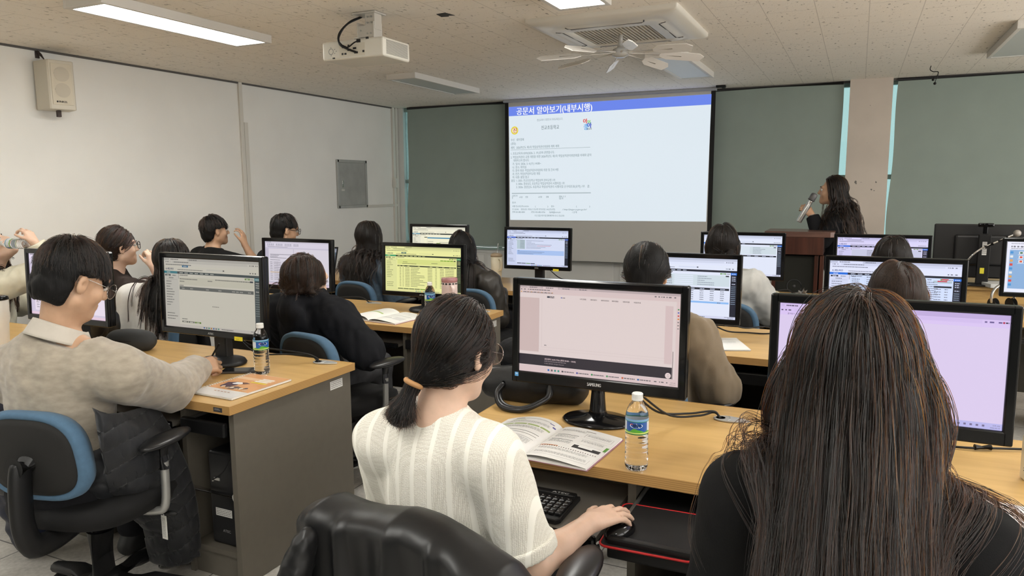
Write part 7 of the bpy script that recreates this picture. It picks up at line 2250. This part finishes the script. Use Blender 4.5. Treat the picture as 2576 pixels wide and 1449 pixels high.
for r in range(1, 6):
    for c in range(23):
        x = -0.222 + c * 0.0195 + (0.006 if c > 14 else 0) + (0.004 if c > 17 else 0)
        if c in (15, 16, 17) and r == 3:
            continue
        b.col = srgb(170, 170, 170); b.quad(x, 0.050 - r * 0.0205, x + 0.004, 0.0535 - r * 0.0205, 0.0257)
b.build('lettering', PRINT, t)
dup(t, (-3.02, 1.72, 0.6205), 0.0, 'black keyboard on a tray at the left edge behind the man in beige')
t = thing('mouse_pad', 'black mouse pad with red stitched edge on the pulled-out drawer', 'mouse pad', (-0.431, 1.796, 0.6285), math.radians(2))
def rrect(w, h, r, n=6):
    out = []
    for k, (sx, sy) in enumerate(((1, 1), (-1, 1), (-1, -1), (1, -1))):
        out += [(sx * (w / 2 - r) + r * math.cos(k * PI / 2 + i / n * PI / 2), sy * (h / 2 - r) + r * math.sin(k * PI / 2 + i / n * PI / 2)) for i in range(n + 1)]
    return out
b = MB(); b.slab(rrect(0.235, 0.265, 0.02), 0.0, 0.004); b.build('pad', mat('pad_cloth', (0.009, 0.009, 0.010), 0.8, bump=0.1, bscale=500), t)
b = MB(); b.tube([(p[0], p[1], 0.0028) for p in rrect(0.236, 0.266, 0.021)], 0.0030, 6, closed=True); b.build('red_edge', mat('red_thread', (0.55, 0.018, 0.02), 0.6), t)
t = thing('computer_mouse', 'black computer mouse under the hand of the woman in cream knit', 'mouse', (-0.512, 1.738, 0.633), math.radians(-20))
F = Field(); F.ell((0, 0, 0.006), (0.030, 0.055, 0.026), None, 0.01); F.cut(lambda P, d: np.maximum(d, -P[:, 2]))
lo, hi = F.bounds(); o = field_mesh(F, lo, hi, 0.004, 'mouse_shell', GLOSS_BLACK, t); o.matrix_parent_inverse = Matrix.Identity(4)
b = MB(); b.cyl((-0.003, 0.028, 0.027), (0.003, 0.028, 0.027), 0.008, 12); b.build('scroll_wheel', DARK_GREY, t)

# ---- handbag and jacket behind the cream knit
t = thing('handbag', 'black handbag with rolled handles on the front desk left of the glossy lettered monitor', 'bag', (-1.06, 2.44, DT), math.radians(3))
BAG = mat('bag_nylon', (0.010, 0.010, 0.011), 0.5, bump=0.2, bscale=80)
F = Field(); F.cone((-0.15, 0, 0.05), (0.15, 0.02, 0.05), 0.055, 0.055, 0.02); F.ell((0, 0, 0.065), (0.20, 0.075, 0.07), None, 0.03); F.cut(lambda P, d: np.maximum(d - 0.004 * vnoise(P * 26), -P[:, 2]))
lo, hi = F.bounds(); o = field_mesh(F, lo, hi, 0.007, 'bag_body', BAG, t); o.matrix_parent_inverse = Matrix.Identity(4)
for dy in (-0.085, -0.105):
    b = MB(); b.tube(bez([(-0.09, -0.06, 0.075), (-0.10, dy, 0.045), (-0.06, dy - 0.05, 0.014), (0.02, dy - 0.055, 0.012), (0.09, dy, 0.045), (0.085, -0.06, 0.075)], 8), 0.010, 10); b.build('handle', mat('handle_leather', (0.010, 0.010, 0.011), 0.35), t)
b = MB(); b.tube([(-0.17, -0.02, 0.112), (0.0, -0.015, 0.137), (0.17, -0.01, 0.112)], 0.003, 6); z_ = b.build('zip', SILVER, t)
t = thing('folded_jacket', 'black denim jacket heaped on the handbag left of the glossy lettered monitor', 'jacket', (-1.08, 2.50, DT + 0.10))
F = Field(); F.ell((0.0, 0.03, 0.06), (0.15, 0.07, 0.075), None, 0.03); F.cone((-0.10, 0.0, 0.05), (0.10, -0.02, 0.02), 0.05, 0.04, 0.03); F.cone((0.0, 0.02, 0.11), (0.13, 0.0, 0.03), 0.035, 0.03, 0.02)
F.cut(lambda P, d: d - 0.006 * vnoise(P * 30) - 0.003 * vnoise(P * 70))
lo, hi = F.bounds(); o = field_mesh(F, lo, hi, 0.006, 'jacket_cloth', cloth('black_denim', (0.018, 0.018, 0.020), 0.85, 0.3, 300), t); o.matrix_parent_inverse = Matrix.Translation(Vector((0, 0, 0)))
# backpack on the far edge of the left desk
t = thing('backpack', 'black backpack with straps behind the shoulder of the man in beige', 'bag', (-3.60, 2.545, DT), 0.2)
F = Field(); F.ell((0, 0, 0.08), (0.11, 0.075, 0.10), None, 0.04); F.ell((0.03, -0.03, 0.15), (0.075, 0.05, 0.05), None, 0.04); F.cut(lambda P, d: np.maximum(d - 0.008 * vnoise(P * 22), -P[:, 2]))
lo, hi = F.bounds(); o = field_mesh(F, lo, hi, 0.009, 'pack_body', BAG, t); o.matrix_parent_inverse = Matrix.Identity(4)
b = MB(); b.tube(bez([(0.05, -0.06, 0.19), (0.10, -0.085, 0.13), (0.11, -0.085, 0.06), (0.05, -0.09, 0.015)]), 0.012, 8, flat=0.4); b.build('strap', BLACK, t)

# ---- PC tower in the open bay
t = thing('computer_tower', 'black ATEC computer tower in the open bay of the nearest left desk', 'computer', (-2.180, 1.995, 0.127))
b = MB(); b.box((0, 0.20, 0.19), (0.155, 0.40, 0.38), 0.012, 3); b.build('tower_case', mat('tower_plastic', (0.014, 0.014, 0.015), 0.4), t)
b = MB(); b.M = Matrix.Translation((-0.005, -0.0012, 0.135)) @ Matrix.Rotation(PI / 2, 4, 'X'); label_plate(b, 0.085, 0.032, 4); b.build('asset_label', PRINT, t)
b = MB(); b.M = Matrix.Translation((0.005, -0.0012, 0.055)) @ Matrix.Rotation(PI / 2, 4, 'X'); b.col = srgb(170, 170, 170); b.text('ATEC', 0, 0, 0.011, 0, 0.040, 'C'); b.build('logo', PRINT, t)
b = MB(); b.box((-0.03, -0.002, 0.27), (0.03, 0.004, 0.012), 0.001); b.box((-0.05, -0.003, 0.262), (0.008, 0.006, 0.008)); b.build('front_socket', SILVER, t)
b = MB(); b.tube(bez([(-0.05, -0.006, 0.266), (-0.02, -0.03, 0.28), (0.03, -0.02, 0.32), (0.05, 0.02, 0.40)]), 0.0018, 6); tag(b.build('plug_cord', BLACK, None, (-2.180, 1.995, 0.127)), 'thin black cord plugged into the computer tower', 'cable')
b = MB(); b.tube([(0.016 * math.cos(a), 0.004 * math.sin(a * 2), 0.024 * math.sin(a)) for a in [2 * PI * k / 20 for k in range(20)]], 0.0022, 6, closed=True); b.tube(bez([(0, 0, -0.024), (0.01, -0.005, -0.05), (0.016, -0.003, -0.075)]), 0.0018, 6)
tag(b.build('cable_tie', mat('white_tie', (0.7, 0.7, 0.66), 0.4), None, (-2.085, 1.965, 0.345)), 'white cable tie looped on the lock bar above the tower', 'cable tie')

# ---- small things on the farther desks
b = MB(); b.M = Matrix.Rotation(0.3, 4, 'Z'); b.tube([(-0.09, 0, 0.025), (0.09, 0.02, 0.025)], [0.022, 0.026], 14, flat=0.8); b.box((0.0, -0.03, 0.006), (0.20, 0.14, 0.010), 0.003)
tag(b.build('rolled_notepad', PAPER, None, (-3.40, 5.17, DT)), 'white rolled notepad in front of the laptop of the woman in blue', 'notepad')
t = thing('cloth_pouch', 'small cream cloth pouch behind the sleeve of the woman in pale grey', 'pouch', (-0.545, 5.44, DT))
F = Field(); F.ell((0, 0, 0.025), (0.085, 0.05, 0.03), None, 0.02); F.cut(lambda P, d: np.maximum(d - 0.006 * vnoise(P * 45), -P[:, 2]))
lo, hi = F.bounds(); o = field_mesh(F, lo, hi, 0.007, 'pouch_cloth', cloth('cream_cloth', (0.60, 0.55, 0.40)), t); o.matrix_parent_inverse = Matrix.Identity(4)
b = MB()
for k in range(5):
    a = 2 * PI * k / 5
    b.add([(0, 0, 0.012), (0.035 * math.cos(a), 0.035 * math.sin(a), 0.03 + 0.012 * math.sin(k * 2)), (0.03 * math.cos(a + 0.7), 0.03 * math.sin(a + 0.7), 0.0), (0.0, 0.0, 0.0)], [(0, 1, 2), (0, 2, 3), (1, 2, 3), (0, 1, 3)], False)
tag(b.build('crumpled_wrapper', mat('grey_wrapper', (0.34, 0.34, 0.34), 0.4, metal=0.4), None, (-0.335, 5.70, DT + 0.006)), 'small crumpled grey wrapper on the desk before the podium', 'wrapper')
t = thing('headphones', 'silver and black headphones standing on the desk at the right', 'headphones', (0.85, 5.42, DT), 0.5)
b = MB(); b.tube([(0.075 * math.cos(a), 0, 0.085 + 0.085 * math.sin(a)) for a in [PI * (-0.12 + 1.24 * k / 20) for k in range(21)]], 0.011, 8, flat=0.45); b.build('headband', SILVER, t)
for sx in (-1, 1):
    b = MB(); b.cyl((sx * 0.072, 0, 0.045), (sx * 0.045, 0, 0.045), 0.038, 20); b.build('ear_cup', BLACK, t)

# ---- jackets on the chairs
t = thing('padded_jacket', 'black quilted padded jacket hanging over the chair of the man in beige', 'jacket', (-2.30, 1.72, 0.0))
F = Field()
f0 = (-2.30, 1.72, 0.0)
for a, c, ra, rb in (((-2.66, 1.44, 0.535), (-2.27, 1.58, 0.545), 0.060, 0.065), ((-2.50, 1.52, 0.58), (-2.38, 1.78, 0.58), 0.085, 0.075), ((-2.60, 1.46, 0.60), (-2.30, 1.56, 0.62), 0.05, 0.055), ((-2.33, 1.57, 0.54), (-2.35, 1.60, 0.79), 0.065, 0.055)):
    F.cone(a, c, ra, rb, 0.03)
def quilt(P, d):
    q = P[:, 2] * 1.0 + 0.35 * P[:, 1] + 0.25 * P[:, 0] + 0.02 * vnoise(P * 9)
    s_ = np.abs(np.sin(q * PI / 0.085))
    d = d - 0.013 * (s_ ** 0.3) + 0.011 - 0.006 * vnoise(P * 24) - 0.003 * vnoise(P * 62)
    return np.maximum(d, 0.085 - P[:, 2])
F.cut(quilt)
lo, hi = F.bounds(); field_mesh(F, lo, hi, 0.006, 'jacket_shell', mat('black_nylon', (0.016, 0.017, 0.020), 0.5, spec=0.35, bump=0.15, bscale=120, sheen=0.1), t)
b = MB()
ROWS_ = [(0.0, (-2.15, 1.475, 0.815), (-2.375, 1.84, 0.71)), (0.22, (-2.16, 1.49, 0.69), (-2.33, 1.87, 0.60)), (0.42, (-2.215, 1.55, 0.545), (-2.27, 1.88, 0.468)), (0.62, (-2.345, 1.70, 0.40), (-2.25, 1.89, 0.37)), (0.8, (-2.36, 1.80, 0.27), (-2.248, 1.90, 0.26)), (1.0, (-2.41, 1.855, 0.095), (-2.255, 1.90, 0.115))]
def hang(u, v):
    k = max(i for i in range(len(ROWS_) - 1) if v >= ROWS_[i][0] - 1e-9)
    a, c = ROWS_[k], ROWS_[k + 1]
    w = (v - a[0]) / (c[0] - a[0])
    p = (Vector(a[1]).lerp(Vector(c[1]), w)).lerp(Vector(a[2]).lerp(Vector(c[2]), w), u)
    seam = abs(math.sin((v * 9.2 + 1.1 * u + 0.10 * math.sin(u * 7)) * PI)) ** 0.35
    n = float(vnoise(np.array([[u * 5, v * 9, 0.3]]))[0]); n2 = float(vnoise(np.array([[u * 16, v * 26, 7.3]]))[0])
    out = 0.035 * math.sin(PI * min(1, max(0, u))) + 0.016 * seam + 0.012 * n + 0.005 * n2 - 0.020 * (abs(u - 0.5) * 2) ** 4
    p += Vector((0.80, -0.58, 0.10)) * out
    return tuple(p - t.location)
b.grid(hang, 60, 110)
o = b.build('front_panel', MATS['black_nylon'], t); q = o.modifiers.new('cloth', 'SOLIDIFY'); q.thickness = 0.03; q.offset = -1
t = thing('satin_jacket', 'shiny black jacket hung over the chair back of the woman in cream knit', 'jacket', (-0.79, 1.19, 0.0))
b = MB()
def drape(u, v):
    """over the chair back: u across, v from the seat side over the top and down behind"""
    x = 0.01 + (u - 0.5) * 0.525 * (1.0 + 0.15 * max(0, v - 0.5))
    top = 0.862 - 0.055 * max(0.0, (u - 0.48)) * 2 - 0.35 * max(0, abs(u - 0.5) - 0.42) - 0.012 * math.sin(u * 7)
    if v < 0.35:
        k = v / 0.35; y = 0.055; z = top - 0.03 - 0.26 * (1 - k)
    elif v < 0.55:
        k = (v - 0.35) / 0.2 * PI; y = 0.055 * math.cos(k) - 0.02 * (1 - math.cos(k)) / 2; z = top - 0.03 + 0.03 * math.sin(k)
    else:
        k = (v - 0.55) / 0.45; y = -0.075 - 0.035 * k; z = top - 0.03 - 0.42 * k
    amp = 0.042 * max(0, v - 0.47) ** 0.8 + 0.001
    fold = 2.0 * float(vnoise(np.array([[u * 7.0 + 0.6 * v, v * 1.3, 2.2]]))[0]) + 1.1 * (0.7 - 2 * abs(float(vnoise(np.array([[u * 11.0 - 2.0 * v, v * 1.6, 5.1]]))[0])))
    y -= amp * fold
    z += 0.010 * float(vnoise(np.array([[u * 5, v * 4, 9.0]]))[0]) * (v > 0.4)
    return (x, y, z)
b.grid(drape, 120, 80)
o = b.build('jacket_shell', mat('black_satin', (0.008, 0.008, 0.0085), 0.40, spec=0.42, bump=0.08, bscale=40), t); o.rotation_euler = (0, 0, math.radians(-6))
q = o.modifiers.new('cloth', 'SOLIDIFY'); q.thickness = 0.006
F = Field(); F.cone((-1.000, 1.12, 0.80), (-1.030, 1.09, 0.66), 0.026, 0.040, 0.02); F.cone((-1.030, 1.09, 0.66), (-1.020, 1.06, 0.48), 0.045, 0.042, 0.02)
F.cut(lambda P, d: d - 0.009 * vnoise(P * V(40, 40, 16)) - 0.004 * vnoise(P * 70))
lo, hi = F.bounds(); field_mesh(F, lo, hi, 0.006, 'sleeve', MATS['black_satin'], t)
t = thing('navy_jacket', 'dark navy jacket hanging at the left edge beneath the desk', 'jacket', (-3.05, 1.70, 0.0))
F = Field(); F.cone((-3.10, 1.68, 0.62), (-3.02, 1.72, 0.34), 0.075, 0.09, 0.03); F.cone((-3.02, 1.72, 0.36), (-3.06, 1.78, 0.10), 0.09, 0.075, 0.03); F.cone((-3.2, 1.75, 0.52), (-3.02, 1.70, 0.50), 0.09, 0.08, 0.03)
F.cut(lambda P, d: np.maximum(d - 0.010 * vnoise(P * 22), 0.015 - P[:, 2]))
lo, hi = F.bounds(); field_mesh(F, lo, hi, 0.009, 'jacket_shell', mat('navy_nylon', (0.010, 0.014, 0.030), 0.5, bump=0.15, bscale=120), t)

# ------------------------------------------------------------------ lectern, instructor's desk
MAHOG = wood_mat('dark_mahogany', (0.085, 0.030, 0.020), (0.045, 0.016, 0.012), 0.3, 2, 3.0, 0.2)
WALNUT = wood_mat('walnut_top', (0.16, 0.085, 0.065), (0.10, 0.052, 0.042), 0.3, 0, 3.0, 0.2)
t = thing('lectern', 'dark wooden lectern with black cloth speaker front, before the woman with a microphone', 'lectern', (-0.425, 6.52, 0.0), 0)
b = MB(); b.slab([(-0.255, -0.20), (0.24, -0.20), (0.27, -0.17), (0.27, 0.20), (-0.255, 0.20)], 1.105, 1.150, 0.005); b.build('top', WALNUT, t)
b = MB(); b.box((-0.005, -0.02, 1.035), (0.40, 0.34, 0.14), 0.004); b.box((0.0, 0.02, 0.49), (0.36, 0.26, 0.98)); b.build('body', mat('lectern_core', (0.014, 0.007, 0.006), 0.4), t)
b = MB(); b.box((-0.005, -0.188, 1.035), (0.40, 0.012, 0.14), 0.002); b.build('front_board', MAHOG, t)
for x in (-0.175, 0.145, 0.185):
    b = MB(); b.box((x, -0.14, 0.48), (0.030, 0.06, 0.96), 0.003); b.build('post', MAHOG, t)
b = MB(); b.box((-0.015, -0.125, 0.50), (0.30, 0.03, 0.90), 0.003); g_ = b.build('speaker_cloth', mat('lectern_cloth', (0.018, 0.018, 0.014), 0.9, bump=0.2, bscale=400), t)
for z in (0.70, 0.45):
    b = MB(); b.tube([(-0.015 + 0.055 * math.cos(a), -0.1405, z + 0.055 * math.sin(a)) for a in [2 * PI * k / 24 for k in range(24)]], 0.003, 6, closed=True); b.ball((-0.015, -0.140, z), (0.014, 0.006, 0.014), 6); b.build('speaker_cone', DARK_GREY, g_)
b = MB(); b.box((0, 0.0, 0.02), (0.46, 0.36, 0.04), 0.004); b.build('plinth', MAHOG, t)

t = thing('microphone', 'silver handheld microphone in the hand of the speaking woman', 'microphone', (-0.395, 6.655, 1.315), 0)
t.rotation_euler = (0, math.radians(26), 0)
b = MB(); b.lathe([(0.0, -0.115), (0.021, -0.115), (0.0225, -0.11), (0.0225, 0.03), (0.020, 0.05), (0.019, 0.075), (0.024, 0.09)], 24); b.build('handle', mat('mic_silver', (0.62, 0.62, 0.61), 0.25, metal=0.8), t)
b = MB(); b.lathe([(0.024, 0.088), (0.027, 0.094), (0.027, 0.128), (0.024, 0.143), (0.012, 0.150), (0.0, 0.152)], 24); b.build('grille', mat('mic_mesh', (0.16, 0.16, 0.165), 0.5, metal=0.7, bump=0.5, bscale=500), t)
b = MB(); b.lathe([(0.0245, 0.083), (0.0285, 0.086), (0.0285, 0.094), (0.0245, 0.097)], 24); b.build('collar_ring', DARK_GREY, t)

t = thing('instructor_desk', "pale wood instructor's desk at the front right", 'desk', (1.45, 6.85, 0.0))
b = MB(); b.box((0, 0, 0.735), (1.50, 0.65, 0.03), 0.002); b.build('desktop', WOOD, t)
b = MB(); b.box((0, -0.29, 0.60), (1.44, 0.018, 0.24)); b.build('front_panel', WOOD, t)
for sx in (-1, 1):
    b = MB(); b.box((sx * 0.73, 0, 0.36), (0.03, 0.62, 0.72)); b.build('side_panel', WOOD, t)
b = MB(); b.box((0, -0.27, 0.24), (1.43, 0.016, 0.46)); b.build('modesty_panel', GREY_PANEL, t)
t = thing('rear_monitor', "back of a large black monitor on the instructor's desk", 'monitor', (1.05, 6.74, 0.75))
b = MB(); b.box((0, 0, 0.25), (0.98, 0.035, 0.42), 0.010); b.box((-0.12, -0.03, 0.26), (0.46, 0.04, 0.24), 0.02, 3); b.build('back_housing', mat('rear_shell', (0.013, 0.013, 0.014), 0.4), t)
b = MB(); b.box((0.05, -0.05, 0.13), (0.07, 0.05, 0.25), 0.008); b.build('stand_neck', BLACK, t)
b = MB(); b.box((0.05, -0.02, 0.008), (0.34, 0.22, 0.014), 0.006); b.build('stand_base', BLACK, t)
t = thing('webcam_stand', 'webcam on a black upright stand with labels, before the large monitor back', 'webcam', (0.885, 6.58, 0.75))
b = MB(); b.box((0, 0, 0.006), (0.28, 0.16, 0.012), 0.004); b.build('base', BLACK, t)
b = MB(); b.box((0, 0.0, 0.20), (0.080, 0.045, 0.38), 0.004); p_ = b.build('upright', BLACK, t)
b = MB(); b.M = Matrix.Translation((0.0, -0.0232, 0.285)) @ Matrix.Rotation(PI / 2, 4, 'X'); label_plate(b, 0.03, 0.10, 6); b.build('white_label', PRINT, p_)
b = MB(); b.M = Matrix.Translation((-0.005, -0.0232, 0.115)) @ Matrix.Rotation(PI / 2, 4, 'X'); b.col = (0.70, 0.62, 0.03); b.quad(-0.014, -0.022, 0.014, 0.022); b.build('yellow_label', PRINT, p_)
b = MB(); b.box((0, -0.01, 0.462), (0.105, 0.035, 0.030), 0.010, 3); b.cyl((0, -0.03, 0.462), (0, -0.036, 0.462), 0.013, 16); b.box((0, 0, 0.425), (0.03, 0.03, 0.06), 0.005); b.tube([(-0.035, -0.029, 0.468), (-0.015, -0.029, 0.470)], 0.004, 6); b.build('webcam', GLOSS_BLACK, t)
t = thing('gooseneck_microphone', 'chrome gooseneck microphone with a round grey head at the right', 'microphone', (0.76, 6.50, 0.75))
b = MB(); b.lathe([(0.0, 0.0), (0.06, 0.0), (0.062, 0.012), (0.02, 0.025), (0.0, 0.026)], 24, (0.0, 0.05, 0)); b.build('base', BLACK, t)
b = MB(); b.tube(bez([(0.0, 0.05, 0.02), (-0.01, 0.03, 0.12), (0.03, 0.0, 0.22), (0.10, 0.0, 0.29), (0.18, 0.0, 0.335), (0.29, 0.0, 0.395)], 8), 0.0065, 10); b.build('gooseneck', CHROME, t)
b = MB(); b.tube([(0.12, 0, 0.298), (0.17, 0, 0.328)], 0.014, 12); b.tube([(0.20, 0, 0.345), (0.26, 0, 0.378)], 0.011, 12); b.build('grip', BLACK, t)
b = MB(); b.ball((0.315, 0, 0.408), 0.026, 10); b.build('grille', mat('mic_head', (0.42, 0.39, 0.36), 0.5, metal=0.5, bump=0.5, bscale=500), t)
# box on the instructor's desk, papers
b = MB(); b.box((0.0, 0, 0.0), (0.26, 0.2, 0.03), 0.003)
tag(b.build('paper_ream', mat('pale_ream', (0.55, 0.56, 0.55), 0.7), None, (1.02, 6.56, 0.766), (0, 0, 0.3)), "pale stack of papers under cables on the instructor's desk", 'paper')
